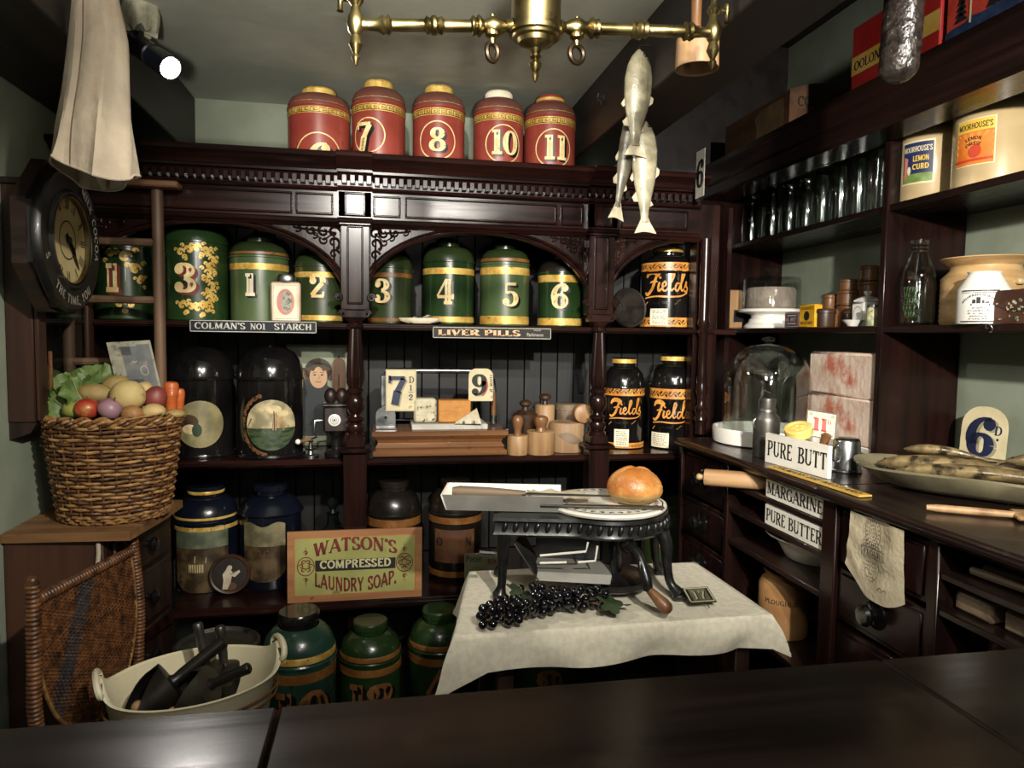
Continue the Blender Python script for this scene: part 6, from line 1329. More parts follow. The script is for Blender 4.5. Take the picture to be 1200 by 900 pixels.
# ---------------------------------------------------------------- above the fascia
ztop = 2.0915
t = thing('wooden_crate', 'old brown wooden crate with stencilled lettering on top of the right shelving', 'crate', (0, 0, 0), 0)
x0, x1, yb, ya, hc = 1.455, 1.72, 2.395, 2.88, .132
MB().box((x0, yb+.017, ztop), (x0+.014, ya, ztop+hc), .002).build('side_board', crate, t)
MB().box((x1-.014, yb+.017, ztop), (x1, ya, ztop+hc), .002).build('side_board', crate, t)
MB().box((x0+.015, ya-.016, ztop), (x1-.015, ya, ztop+hc), .002).build('end_board', crate, t)
pts = [(x0, ztop), (x1, ztop), (x1, ztop+hc)]+[(x1-(x1-x0)*k/10, ztop+hc+.03*math.sin(PI*k/10)) for k in range(1, 10)]+[(x0, ztop+hc)]
MB().prism(pts, yb, yb+.016).build('end_board', crate, t)
mb = MB(); mb.flat = True; flat_poly(mb, fit("COLMAN'S", 0, 0, .2, .036, thick=.2, thin=.11), on_plane(((x0+x1)/2, yb-.0008, ztop+.075), (1, 0, 0), (0, 0, 1))); mb.build('stencil', ink, t)
mb = MB(); mb.flat = True; pl = [(-.1, -.055), (.1, -.055), (.1, .05), (.03, .055), (-.06, .05), (-.11, .03), (-.09, -.01)]; flat_poly(mb, [pl], on_plane((x0-.0008, 2.53, ztop+.062), (0, -1, 0), (0, 0, 1))); mb.build('torn_label', M('old_brown_label', '6b5234', '7f6442', .8, scale=20), t)
rb = M('red_box_card', '8c1a18', '9c221e', .5, scale=10)
t = thing('tea_box', 'plain red tea box with a cream lettered band on top of the right shelving', 'box', (1.46, 1.88, ztop), 0)
MB().box((0, -.18, 0), (.14, .18, .205), .003).build('box', rb, t)
mb = MB(); mb.flat = True; flat_poly(mb, rect(.358, .056), on_plane((-.0006, 0, .085), (0, -1, 0), (0, 0, 1)), 0); flat_poly(mb, fit('OOLONG', -.095, 0, .14, .028, thick=.16, thin=.08), on_plane((-.001, 0, .07), (0, -1, 0), (0, 0, 1)), 1); mb.build('band', [M('cream_gold_band', 'b8923e', 'caa654', .5), ink], t)
t = thing('poster_tin', 'red tin with a blue printed landscape at the top right corner', 'tin', (1.465, 1.485, ztop), 0)
MB().box((0, -.21, 0), (.14, .2, .3), .004).build('tin', M('poster_red', 'b03a2c', 'bf4636', .4, scale=20), t)
bp_ = M('poster_blue', '1e2c48', '2a3a58', .5, scale=40); bk_ = M('poster_black', '15141a', '1f1d22', .5)
mb = MB(); mb.flat = True; fn = lambda k: on_plane((-.0006-k*.0003, 0, 0), (0, -1, 0), (0, 0, 1)); random.seed(11)
hill = [(-.2+.41*i/20, .035+.03*abs(noise.noise(Vector((i*.37, 3, 0))))+.03*(i/20)) for i in range(21)]
flat_poly(mb, [[(hill[i][0], 0), (hill[i+1][0], 0), hill[i+1], hill[i]] for i in range(20)], fn(0), 0)
for x_, h_ in ((-.15, .1), (-.05, .17), (.0, .2), (.03, .16), (.12, .13)):
    for k in range(7): flat_poly(mb, [[(x_-.022*(1-k/8), .05+h_*k/7), (x_+.022*(1-k/8), .05+h_*k/7), (x_+random.uniform(-.004, .004), .05+h_*(k+1.6)/7)]], fn(1), 1)
flat_poly(mb, disc2d(.02, .05, 14, -.09, .16)+disc2d(.03, .016, 12, -.1, .2), fn(1), 0); flat_poly(mb, rect(.006, .09, 1, -.12, .08), fn(2), 2)
flat_poly(mb, shift(text2d('4D', .03, .2, .1)[0], -.16, .19), fn(2), 2); flat_poly(mb, rect(.4, .008, 1, 0, .006), fn(2), 2)
mb.build('poster_print', [bp_, bk_, cr], t)
# sixpence card hung on the fascia corner
pk_ = P(821, 205, Y=2.93)
board('grey worn card with a black six hung at the right end of the dresser cornice', 'price_card', 'price ticket', (1.14, P(813, 234, X=1.14).y-.012, P(813, 234, X=1.14).z), (.0, -1, 0), (0, 0, 1), .068, .168, .002, [signwht, ink, navy], lambda w_, h_: [('numeral', [[(x*.8+w_*.5, y) for x, y in q] for q in shift(text2d('6', h_*.6, .26, .1)[0], 0, h_*.2)], 1)], 'price tickets')
# salami
t = thing('salami', 'dark wrinkled salami hanging before the red tea box', 'sausage', (1.105, 1.4, 1.883), 0, rot=(.02, .03, 0))
mb = MB(); n = 30; vs = []; zs = [0, .008, .03, .07, .12, .18, .24, .3]; rsal = [.006, .022, .034, .039, .041, .041, .04, .03]
zz = []; 
for i in range(49):
    z = .31*i/48; k = min(1, (z+.002)/.03); rad = .04*math.sqrt(max(0, 1-(1-k)**2))*(1 if z < .26 else math.sqrt(max(0.03, 1-((z-.26)/.05)**2)))
    for j in range(n):
        a_ = 2*PI*j/n; vs.append((rad*math.cos(a_)*(1+.1*noise.noise(Vector((math.cos(a_)*3, math.sin(a_)*3, z*45)))-.1*abs(math.cos(a_*1.5+.6))**8), rad*math.sin(a_)*(1+.1*noise.noise(Vector((math.cos(a_)*3, math.sin(a_)*3, z*45+9)))), z))
mb.add(vs, [(i*n+j, i*n+(j+1) % n, (i+1)*n+(j+1) % n, (i+1)*n+j) for i in range(48) for j in range(n)]+[tuple(range(n)), tuple(range(48*n, 49*n))])
mb.build('sausage', M('salami_skin', '1a1614', '2c2622', .22, scale=60, bump=.5, bscale=90, coat=.4, c3='5a5450', scale3=60, lo3=.66, hi3=.7), t)
MB().tube([(0, 0, .3), (0, 0, .77)], .002, 6).build('string', wicker, t)
# ================================================================== centre table with cloth
TZ = .62
t = thing('small_table', 'plain dark wooden table hidden under the white tablecloth', 'table', (.58, 1.84, 0), -.02)
MB().box((-.29, -.19, TZ-.035), (.37, .19, TZ-.006), .004).build('table_top', darkw, t)
for sx in (-.27, .35):
    for sy in (-.17, .18): MB().box((sx-.02, sy-.02, 0), (sx+.02, sy+.02, TZ-.035), .003).build('leg', darkw, t)
# cloth: top quad with hanging skirts, folds at the corners
BL, BR, FR, FL = Vector((.272, 2.058)), Vector((.975, 2.045)), Vector((.985, 1.62)), Vector((.178, 1.612))
ring = []; per = [(FL, FR, 44, .088, .075), (FR, BR, 22, .09, .12), (BR, BL, 30, .12, .12), (BL, FL, 22, .12, .15)]
for a, b, n, d0, d1 in per:
    for i in range(n): ring.append((a.lerp(b, i/n), d0+(d1-d0)*i/n, i/n, n))
N_ = len(ring); cxy = (BL+BR+FR+FL)/4; mb = MB(); vs = []; rows = 0
for k in (0, .25, .5, .75, .9, .98):        # top rings
    for p, *_ in ring:
        q = cxy.lerp(p, k); vs.append((q.x, q.y, TZ+.0035*noise.noise(Vector((q.x*9, q.y*9, 0)))*min(1, (1-k)*5)))
    rows += 1
for j in range(0, 11):
    v_ = j/10
    for idx, (p, dep, u_, n) in enumerate(ring):
        out = (p-cxy).normalized(); corner = min(u_, 1-u_)
        cf = max(0, 1-corner*n/5)                     # near a corner
        w1 = .5+.5*noise.noise(Vector((idx*.33, v_*.6, 2.)))
        fold = (.016*math.sin(u_*PI*5.3+1.2)+.014*noise.noise(Vector((u_*7, v_*1.3, idx//40)))+.006*math.sin(u_*23+v_*3))*v_
        dd = dep*(1+(.55 if (idx < 10 or idx > N_-10) else .12)*cf)
        off = .006+.012*math.sin(min(1, v_*2)*PI/2)+.02*v_*cf+fold
        q = p+out*off
        z = TZ-(0 if v_ == 0 else dd*v_)-.002*(v_ > 0)
        vs.append((q.x, q.y, z))
    rows += 1
fs = [(j*N_+i, j*N_+(i+1) % N_, (j+1)*N_+(i+1) % N_, (j+1)*N_+i) for j in range(rows-1) for i in range(N_)]
mb.add(vs, fs)
tc_ = mb.build('tablecloth', linen, None, label='white linen tablecloth with a hemmed edge, hanging over the small table', cat='tablecloth', angle=80)
hb_v = []
for rr_ in (rows-2, rows-1):
    for (x, y, z) in vs[rr_*N_:(rr_+1)*N_]:
        o_ = (Vector((x, y))-cxy).normalized()*.0022; hb_v.append((x+o_.x, y+o_.y, z-(.0015 if rr_ == rows-1 else 0)))
MB().add(hb_v, [(i, (i+1) % N_, N_+(i+1) % N_, N_+i) for i in range(N_)]).build('hem', linen, tc_, angle=80)
TZ += .0055
# ================================================================== bread slicing machine
FLf = Vector((.323, 1.822, TZ)); rzm = math.atan2(-.1, .462)
m_ = thing('bread_slicer', 'black cast iron bread slicing machine with a round white plate and crank', 'bread slicer', FLf, rzm)
zb_, zt_ = .178, .222               # ornamental bed
def bed_outline(off=0., n=40):
    """rectangle joined to a disc, anticlockwise"""
    cx_, cy_, R_ = .285, .125, .168+off; y0, y1, x0 = -.022-off, .2+off, -.02-off
    a0 = math.atan2(y0-cy_, -math.sqrt(max(0, R_**2-(y0-cy_)**2))); a1 = math.atan2(y1-cy_, -math.sqrt(max(0, R_**2-(y1-cy_)**2)))
    pts = [(x0, y1), (x0, y0)]
    xj = cx_-math.sqrt(R_**2-(y0-cy_)**2)
    pts += [(x0+(xj-x0)*k/8, y0) for k in range(1, 8)]
    pts += [(cx_+R_*math.cos(a0+(a1-a0)*k/n), cy_+R_*math.sin(a0+(a1-a0)*k/n)) for k in range(n+1)]
    return pts
mb = MB(); lay = [(-.02, zb_-.012), (-.004, zb_-.008), (.004, zb_), (.0, zb_+.008), (-.002, zb_+.03), (.006, zb_+.036), (.004, zt_), (-.02, zt_+.002)]
rings = [bed_outline(o) for o, z in lay]; n = len(rings[0]); vs = [(x, y, lay[j][1]) for j, r_ in enumerate(rings) for x, y in r_]
mb.add(vs, [(j*n+i, j*n+(i+1) % n, (j+1)*n+(i+1) % n, (j+1)*n+i) for j in range(len(lay)-1) for i in range(n)]+[tuple(range(n))[::-1], tuple(range((len(lay)-1)*n, len(lay)*n))])
bed = mb.build('bed', iron, m_, angle=30)
out = bed_outline(.001, 60); g0 = None; acc = 0.; last = Vector(out[1])
for i in range(1, len(out)):
    p = Vector(out[i]); seg = (p-last).length; acc += seg
    if acc > .0155:
        acc = 0; dr_ = (p-last).normalized(); rz = math.atan2(dr_.y, dr_.x)
        if g0 is None: g0 = MB().ball((0, 0, 0), .0135, 10, 6, sc_=(.56, .62, 1.1)).build('gadroon', iron, bed, (p.x, p.y, zb_+.02), (0, .25, rz))
        else: child(g0, 'gadroon', bed, (p.x, p.y, zb_+.02), (0, .25, rz))
    last = p
# cabriole legs
def leg(x, y, dx, dy):
    pts = smooth2d([(x, y, zb_-.004), (x+dx*.25, y+dy*.25, zb_-.04), (x+dx*.3, y+dy*.3, .09), (x+dx*.5, y+dy*.5, .04), (x+dx*1.0, y+dy*1.0, .012)], 5)
    rr = [.021-.009*min(1, i/12) if i < 16 else .012+.002*(i-16) for i in range(len(pts))]
    o = MB().tube(pts, rr, 10).build('leg', iron, m_)
    MB().box((x+dx-.018, y+dy-.016, .0), (x+dx+.018, y+dy+.016, .016), .005).build('foot', iron, o)
    MB().ball((x+dx*.2, y+dy*.2, zb_-.03), .017, 10, 7, sc_=(1, 1, 1.5)).build('knee_scroll', iron, o)
leg(.005, -.004, -.01, -.004); leg(.43, .05, .045, -.03); leg(.0, .17, -.012, .01); leg(.43, .21, .03, .015)
# enamel tray to the left
def tray(x0, x1, y0, y1, z0, h):
    th = .005
    o = MB().box((x0, y0, z0), (x1, y1, z0+th), .001).build('tray', enamel, m_)
    mb = MB(); mb.add([(x0, y0, z0), (x1, y0, z0), (x1, y0-.004, z0+h), (x0-.01, y0-.004, z0+h), (x0, y0+th, z0), (x1, y0+th, z0), (x1, y0+th-.004, z0+h), (x0-.01, y0+th-.004, z0+h)], [(0, 1, 2, 3), (7, 6, 5, 4), (3, 2, 6, 7), (0, 3, 7, 4), (1, 5, 6, 2)]); mb.build('tray_side', M('grey_tray_front', '6a6862', '7a7872', .35, scale=8), o)  # front tray wall in a darker grey than the back and end walls
    mb = MB(); mb.add([(x0, y1-th, z0), (x1, y1-th, z0), (x1, y1, z0+h), (x0-.01, y1, z0+h), (x0, y1, z0), (x1, y1, z0), (x1, y1+th, z0+h), (x0-.01, y1+th, z0+h)], [(0, 1, 2, 3), (7, 6, 5, 4), (3, 2, 6, 7), (0, 3, 7, 4), (1, 5, 6, 2)]); mb.build('tray_side', enamel, o)
    mb = MB(); mb.add([(x0, y0, z0), (x0, y1, z0), (x0-.014, y1+.002, z0+h), (x0-.014, y0-.004, z0+h), (x0+th, y0, z0), (x0+th, y1, z0), (x0-.009, y1+.002, z0+h), (x0-.009, y0-.004, z0+h)], [(0, 1, 2, 3), (7, 6, 5, 4), (3, 2, 6, 7), (0, 3, 7, 4), (1, 5, 6, 2)]); mb.build('tray_end', enamel, o)
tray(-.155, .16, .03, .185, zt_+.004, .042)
# round plate
pl_ = MB().lathe([(0, zt_+.004), (.165, zt_+.004), (.168, zt_+.01), (.166, zt_+.016), (.15, zt_+.017), (0, zt_+.015)], 60, (.285, .125, 0)).build('round_plate', enamel, m_)
mb = MB(); mb.flat = True; q = ring2d(.158, .158, .003, 60)+ring2d(.122, .122, .002, 60)
for k in range(36): q += shift(scroll2d(.012, 1 if k % 2 else -1, 1.2, .2), .14*math.cos(k*PI/18), .14*math.sin(k*PI/18))
flat_poly(mb, q, lambda x, y: (.285+x, .125+y, zt_+.0178)); mb.build('plate_print', ink, pl_)
# knife blade across, guide rails, drawer tray under, gear disc, crank
MB().box((.1, .02, zt_+.02), (.43, .04, zt_+.026), .002).build('blade', tinm, m_)
sheet = MB(); sheet.add([(.11, -.0, .14), (.3, -.0, .14), (.3, .14, .13), (.11, .14, .13), (.095, -.03, .065), (.295, -.03, .065), (.3, .1, .05), (.1, .1, .05), (.06, .02, .15)], [(0, 1, 5, 4), (4, 5, 6, 7), (1, 2, 6, 5), (8, 0, 4)]); 
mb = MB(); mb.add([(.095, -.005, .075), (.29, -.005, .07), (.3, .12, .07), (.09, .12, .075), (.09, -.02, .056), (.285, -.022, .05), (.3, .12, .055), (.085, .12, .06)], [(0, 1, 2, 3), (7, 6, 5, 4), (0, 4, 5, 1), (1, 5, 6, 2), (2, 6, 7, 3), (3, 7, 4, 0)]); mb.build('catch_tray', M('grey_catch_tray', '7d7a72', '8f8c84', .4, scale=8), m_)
MB().box((.09, .115, .06), (.3, .12, .16)).build('catch_tray_back', iron, m_)
MB().box((.293, -.015, .06), (.297, .12, .15)).build('catch_tray_side', iron, m_)
mb = MB(); mb.add([(.03, -.01, .15), (.095, -.02, .055), (.099, -.02, .055), (.034, -.01, .15), (.05, .11, .15), (.1, .11, .06), (.104, .11, .06), (.054, .11, .15)], [(0, 1, 5, 4), (3, 7, 6, 2), (0, 3, 2, 1), (4, 5, 6, 7), (0, 4, 7, 3), (1, 2, 6, 5)]); mb.build('catch_tray_flap', tinm, m_)
for pts in ([(.1, -.012, .12), (.22, -.016, .135), (.225, -.016, .16)], [(.2, -.014, .105), (.245, -.014, .11), (.25, -.014, .15)], [(.1, -.012, .1), (.17, -.016, .105)]): MB().tube(pts, .0032, 8).build('guide_wire', enamel, m_)
MB().lathe([(0, .012), (.1, .012), (.108, .018), (.108, .034), (.09, .04), (.03, .046), (.03, zb_), (0, zb_)], 48, (.3, .11, 0)).build('gear_disc', iron, m_)
cr_ = MB().tube(smooth2d([(.33, .02, .15), (.335, -.02, .152), (.352, -.055, .14), (.368, -.085, .09), (.372, -.09, .062)], 5), .0125, 10).build('crank', iron, m_)
MB().ball((.332, .0, .152), .024, 14, 9).build('crank_boss', iron, cr_)
mb = MB(); mb.flat = True
for k, c_ in enumerate('WESTALL'):
    q = text2d(c_, .009, .2, .1, .08)[0]; z_ = .128-k*.0085; s_ = (k+1)/9
    flat_poly(mb, [[(-y, x) for x, y in p_] for p_ in q], lambda x, y, z_=z_, s_=s_: (.356+.013*s_+x*.6-.002, -.078-.014*s_, z_+y))
mb.build('crank_lettering', signwht, cr_)
ax = Vector((.05, -.035, -.045)).normalized(); base = Vector((.372, -.09, .066))
hn = MB(); hn.lathe([(0, 0), (.009, 0), (.011, .01), (.014, .03), (.0175, .052), (.016, .068), (.009, .076), (0, .078)], 22)
hn.xf(Matrix.Translation(base) @ ax.to_track_quat('Z', 'Y').to_matrix().to_4x4()); hn.build('handle', treen, m_)
MB().tube([(-.02, .0, .12), (-.06, -.01, .125)], .007, 8).build('side_lever', iron, m_)
# paper and long wooden knife in the tray
def mpt(x, y, z): return m_.matrix_world @ Vector((x, y, z)) if False else Vector((FLf.x+x*math.cos(rzm)-y*math.sin(rzm), FLf.y+x*math.sin(rzm)+y*math.cos(rzm), FLf.z+z))
t = thing('bread_knife', 'long bread knife with a grey wooden handle lying in the white tray', 'knife', mpt(-.14, .055, zt_+.05), rzm-.03)
MB().tube([(0, 0, 0), (.02, 0, 0), (.1, 0, 0), (.2, 0, -.002)], [.012, .016, .014, .009], 10).build('handle', greywood, t)
MB().prism([(.19, -.012), (.42, -.004), (.43, .004), (.19, .012)], -.003, 0, 'xy').build('blade', tinm, t)
pp_ = M('greaseproof_paper', 'a89f86', 'b8af96', .8, scale=12, bump=.1)
mb = MB(); nx, ny = 12, 8; vs = [(.07+.16*i/nx+.01*math.sin(j), .08+.1*j/ny, zt_+.03+.012*noise.noise(Vector((i*.4, j*.5, 1)))+.016*max(0, .3-i/nx)) for j in range(ny+1) for i in range(nx+1)]
mb.add(vs, [(j*13+i, j*13+i+1, (j+1)*13+i+1, (j+1)*13+i) for j in range(ny) for i in range(nx)])
mb.build('greaseproof_sheet', pp_, None, FLf, (0, 0, rzm), label='crumpled cream paper sheet on the slicer between tray and loaf', cat='paper')
# loaf
crust = M('golden_crust', 'a3642c', 'c08344', .42, scale=12, bump=.3, bscale=70, c3='cf9c58', scale3=16, lo3=.52, hi3=.66, coat=.1)
pb = mpt(.36, .1, zt_+.0195); mb = MB(); nu, nv = 36, 16; vs = []
for j in range(nv+1):
    th = PI*j/nv
    for i in range(nu):
        a = 2*PI*i/nu; x, y, z = math.sin(th)*math.cos(a), math.sin(th)*math.sin(a), math.cos(th)
        cut = (math.exp(-((y+.1-.15*x)/.09)**2)*.1+math.exp(-((x-.05)/.1)**2)*.07+math.exp(-((x-.62)/.09)**2)*.06)*max(0, z)**.7
        k = 1-cut+.025*noise.noise(Vector((x, y, z))*2.5)
        zz_ = z*.072 if z > 0 else z*.045; sq = 1-.10*max(0, -z)**2
        vs.append((x*.077*k*sq, y*.068*k*sq, max(-.036, zz_*.92*k)+.036))
mb.add(vs, [(j*nu+i, (j+1)*nu+i, (j+1)*nu+(i+1) % nu, j*nu+(i+1) % nu) for j in range(nv) for i in range(nu)])
lf_ = thing('bread_loaf', 'round golden crusty loaf with a split top on the white plate', 'loaf', pb, rzm)
mb.m = [1 if max(mb.v[i][2] for i in f) < .034 else 0 for f in mb.f]
mb.build('loaf', [crust, M('pale_crust', 'a8874e', 'b89a62', .6, scale=14, bump=.2, c3='8f6c38', scale3=12)], lf_)
mb = MB(); random.seed(5)
for k in range(60):
    a = random.uniform(-2.6, -.2); e = random.uniform(.15, 1.2); mb.ball((.077*math.cos(a)*math.cos(e), .068*math.sin(a)*math.cos(e), .036+.064*math.sin(e)), .0012, 5, 3)
mb.build('crumbs', sailp, lf_, kind='stuff')
# grapes
gm = M('black_grape', '08070b', '100d14', .14, scale=20, coat=.5)
gv = thing('grape_bunch', 'long bunch of shiny black grapes on the tablecloth before the slicer', 'grapes', (.42, 1.715, TZ), 0)
random.seed(4); g0 = None; placed = []
path = [(-.165, -.085), (-.12, -.065), (-.08, -.035), (-.03, .0), (.02, .01), (.06, .008), (.1, .0), (.14, -.03)]
for k in range(1500):
    if len(placed) >= 120: break
    s = random.random()*(len(path)-1); i = int(s); f = s-i
    bx_ = path[i][0]+(path[i+1][0]-path[i][0])*f; by_ = path[i][1]+(path[i+1][1]-path[i][1])*f
    wd = .012+.034*math.sin(PI*min(1, s/(len(path)-1)+.08)); x = bx_+random.gauss(0, .008); y = by_+random.uniform(-wd, wd)
    z = .0118
    for (px, py, pz) in placed:
        dd = math.hypot(px-x, py-y)
        if dd < .0205: z = max(z, pz+math.sqrt(max(0, .0205**2-dd**2)))
    if z > .05: continue
    placed.append((x, y, z))
    rot = (random.random(), random.random(), 0)
    if g0 is None: g0 = MB().ball((0, 0, 0), .0112, 14, 9, sc_=(1, 1, 1.06)).build('grape', gm, gv, (x, y, z), rot)
    else: child(g0, 'grape', gv, (x, y, z), rot)
MB().tube([(p[0], p[1], .02) for p in path], .003, 6).build('stem', treen, gv)
def leaf_poly(n=26):
    return [((.5+.42*abs(math.cos(2.5*a))**.6)*math.cos(a)*(1 if math.cos(a) > -.9 else .7), (.5+.42*abs(math.cos(2.5*a))**.6)*math.sin(a)) for a in [2*PI*i/n for i in range(n)]]
lfm = M('vine_leaf', '26331e', '36452a', .6, scale=20, bump=.1)
for (x, y, z, s, rx, ry, rz) in ((-.085, -.01, .062, .028, .6, .3, .4), (-.06, -.06, .045, .03, 1.0, -.3, 1.2), (.15, -.05, .03, .04, .35, .15, .1), (.185, -.03, .018, .032, .2, .3, 1.9)):
    pts = leaf_poly(); mb = MB(); n = len(pts)
    vs = [(px*s, py*s, .12*s*(px*px-py*py)) for px, py in pts]+[(0, 0, 0)]+[(px*s, py*s, .12*s*(px*px-py*py)-.0008) for px, py in pts]+[(0, 0, -.0008)]
    mb.add(vs, [(i, (i+1) % n, n) for i in range(n)]+[((i+1) % n+n+1, i+n+1, 2*n+1) for i in range(n)]+[(i, i+n+1, (i+1) % n+n+1, (i+1) % n) for i in range(n)])
    mb.build('leaf', lfm, gv, (x, y, z), (rx, ry, rz))
# seventeen ticket
p = P(826, 697, Z=TZ+.02); w_ = 33*mpp(p); u = Vector((1, .02, 0))
t = board('small dark-edged ticket numbered 17 propped flat on the tablecloth', 'price_ticket', 'price ticket', P(809, 707, Z=TZ+.012), u, Vector((0, .9, .35)), w_, .058, .003, [M('ticket_black', '16150f', '1e1d16', .5), M('ticket_pale_face', '9a977c', 'a8a58a', .5), ink, M('ticket_olive2', '4f4e3a', '5c5b46', .5)],
          lambda w_, h_: [('face', frame2d(w_, h_, .002, .004), 1), ('panel', rect(w_*.66, h_*.74, 1, w_*.5, h_*.5), 3), ('numeral', shift(text2d('17', h_*.56, .26, .1, .1)[0], w_*.5+.001, h_*.2), 1), ('numeral_shade', shift(text2d('17', h_*.56, .12, .05, .05)[0], w_*.5+.003, h_*.19), 2)], 'price tickets')
MB().tube([(w_*.6, 0, .0), (w_*.6, -.018, -.008)], .0014, 6).build('spike', steel, t)

# ================================================================== left: drawer stand, basket, vegetables
st = thing('drawer_stand', 'brown wooden drawer chest with a worn pine top against the left wall', 'chest', (0, 0, 0), 0)
STZ = .76; xw = -1.018; xs_ = -.765; yf_ = 2.15; yk = 2.568
MB().prism([(xw, yf_-.012), (-.685, yf_-.03), (-.655, yf_+.2), (-.645, yk-.06), (xw, yk)], STZ-.026, STZ-.001, 'xy').build('top', stand_top, st)
MB().box((xw, yf_, 0), (xs_, yf_+.016, STZ-.026), .002).build('side_panel', brownw, st)
MB().box((xw, yf_+.016, 0), (xw+.016, yk, STZ-.026)).build('back_panel', brownw, st); MB().box((xw+.016, yk-.016, 0), (-.7, yk, STZ-.026)).build('side_panel', brownw, st)
MB().add([(xs_+.004, yf_+.016, 0), (-.7, yk-.016, 0), (-.7, yk-.016, STZ-.026), (xs_+.004, yf_+.016, STZ-.026), (xs_-.02, yf_+.016, 0), (-.724, yk-.016, 0), (-.724, yk-.016, STZ-.026), (xs_-.02, yf_+.016, STZ-.026)], [(0, 1, 2, 3), (7, 6, 5, 4), (3, 2, 6, 7), (0, 4, 5, 1), (0, 3, 7, 4), (1, 5, 6, 2)]).build('front_frame', darkw, st)
dv = Vector((-.7-xs_-.004, yk-.016-yf_-.016, 0)); ang = math.atan2(dv.y, dv.x)
for z0, z1 in ((.585, .725), (.4, .57), (.2, .385)):
    d = MB().box((.02, -.014, z0), (dv.length-.02, -.001, z1), .005).build('drawer', darkw, st, (xs_+.004, yf_+.016, 0), (0, 0, ang))
    k = MB().lathe([(0, 0), (.012, 0), (.01, .01), (.02, .018), (.022, .026), (.016, .032), (0, .034)], 20); k.xf(Matrix.Translation((dv.length*.52, -.014, (z0+z1)/2)) @ Matrix.Rotation(PI/2, 4, 'X')); k.build('knob', blackt, d)
MB().tube([(0, 0, .0), (.002, -.004, -.03), (-.002, -.006, -.07)], .006, 6).build('cloth_tie', canvas, st, (-.775, yf_-.006, .725))
# basket
BX, BY = -.79, 2.33
bk = thing('wicker_basket', 'tall brown wicker basket of vegetables on the wooden chest', 'basket', (BX, BY, STZ), 0)
bz0, bz1 = .0, .315; ba = lambda z: (.146+.042*(z/.315), .135+.03*(z/.315))
def bpt(a, z, o=0.):
    A, B = ba(z); return ((A+o)*math.cos(a), (B+o)*math.sin(a), z)
NS = 30
for i in range(NS):
    a = 2*PI*i/NS; MB().tube([bpt(a, bz1*k/8, .0025) for k in range(9)], .0035, 6).build('stake', wickerd, bk)
NR = 24; wick = [wicker, wickerd, M('pale_wicker', '8a6338', 'ad8450', .5, scale=40, c3='4d3319', scale3=25, lo3=.55, hi3=.7)]
for r in range(NR):
    z = .024+(.285-.024)*r/(NR-1); m = 120; pts = []
    for k in range(m):
        a = 2*PI*k/m; s = 1 if r % 2 else -1
        pts.append(bpt(a, z+.0015*math.sin(a*7+r), .0025+.0052*s*math.cos(a*NS/2)))
    o = MB().tube(pts, .0046, 6, closed=True); o.build('weaver', wick[(r*7) % 3], bk)
for r in range(3):
    pts = [bpt(2*PI*k/160, .006+.008*r+.003*math.sin(k*160/160*PI*2/160*26+r*2), .002+.005*math.sin(2*PI*k/160*26+r*2.1)) for k in range(160)]
    MB().tube(pts, .0045, 6, closed=True).build('base_braid', wicker, bk)
for r in range(4):
    pts = [bpt(2*PI*k/180, .29+.006*r+.005*math.sin(2*PI*k/180*24+r*1.6), .002+.009*math.cos(2*PI*k/180*24+r*1.6)) for k in range(180)]
    MB().tube(pts, .005, 6, closed=True).build('rim_braid', wick[r % 3], bk)
MB().lathe([(0, .004), (.14, .004), (.14, .01), (0, .01)], 32, sx=1, sy=.93).build('base', wickerd, bk)
MB().lathe([(0, .2), (.165, .2), (.165, .215), (0, .22)], 32, sx=1, sy=.9).build('packing_board', wickerd, bk)
MB().tube([bpt(-PI/2+.1, .3, .012), bpt(-PI/2+.55, .312, .014), bpt(-PI/2+.95, .322, .016)], .003, 6).build('loose_cane', wick[2], bk)
# vegetables
def veg(label, name, cat, px, py, Y, r, sc_, mat, seed, rot=(0, 0, 0), wob=.06, group=None, extra=None):
    p = P(px, py, Y=Y); t = thing(name, label, cat, p, 0, group, rot)
    MB().ball((0, 0, 0), r, 22, 14, sc_=sc_, wob=wob, seed=seed).build('flesh', mat, t)
    if extra: extra(t, r)
    return t
pot = M('potato_skin', '8a7444', '9c8652', .65, scale=16, bump=.15, bscale=60, c3='6b5630', scale3=30, lo3=.6, hi3=.68)
pot2 = M('pale_potato_skin', 'b09a62', 'bfa870', .65, scale=14, bump=.15, bscale=60, c3='85703e', scale3=30, lo3=.62, hi3=.7)
redp = M('red_potato_skin', '6b2e2a', '7d3a34', .5, scale=14, c3='8a5a4c', scale3=25, lo3=.62, hi3=.72)
appl = M('red_apple_skin', '8f241c', 'a8402c', .35, scale=9, coat=.2, c3='b89a4a', scale3=8, lo3=.56, hi3=.7)
onio = M('pink_onion_skin', '85606a', '9a7680', .4, scale=5, stretch=(3, 3, .4), coat=.2)
pear = M('green_pear_skin', '757a34', '868a40', .5, scale=12)
def stalk(t, r): MB().tube([(0, 0, r*.8), (r*.05, 0, r*1.15)], r*.06, 6).build('stalk', treen, t)
def eye_(t, r):
    MB().ball((0, -r*.92, -r*.2), r*.12, 8, 5, sc_=(1, .3, 1)).build('blossom_end', treen, t)
V = 2.3
veg('long tan potato on the lettuce side of the basket', 'potato', 'potato', 112, 461, V, .036, (1.42, 1, .82), pot, 1, (0, .12, .1), group='potatoes in the basket')
veg('brownish potato lying at the back of the basket under the ticket', 'potato', 'potato', 135, 451, 2.37, .032, (1.3, 1, .9), pot, 2, (0, -.25, 0), group='potatoes in the basket')
veg('large round pale potato at the centre of the basket', 'potato', 'potato', 150, 464, 2.27, .048, (1.02, .95, .98), pot2, 3, group='potatoes in the basket')
veg('small pale potato peeping between the ticket and the red potato', 'potato', 'potato', 169, 456, 2.37, .026, (1, 1, .9), pot2, 4, group='potatoes in the basket')
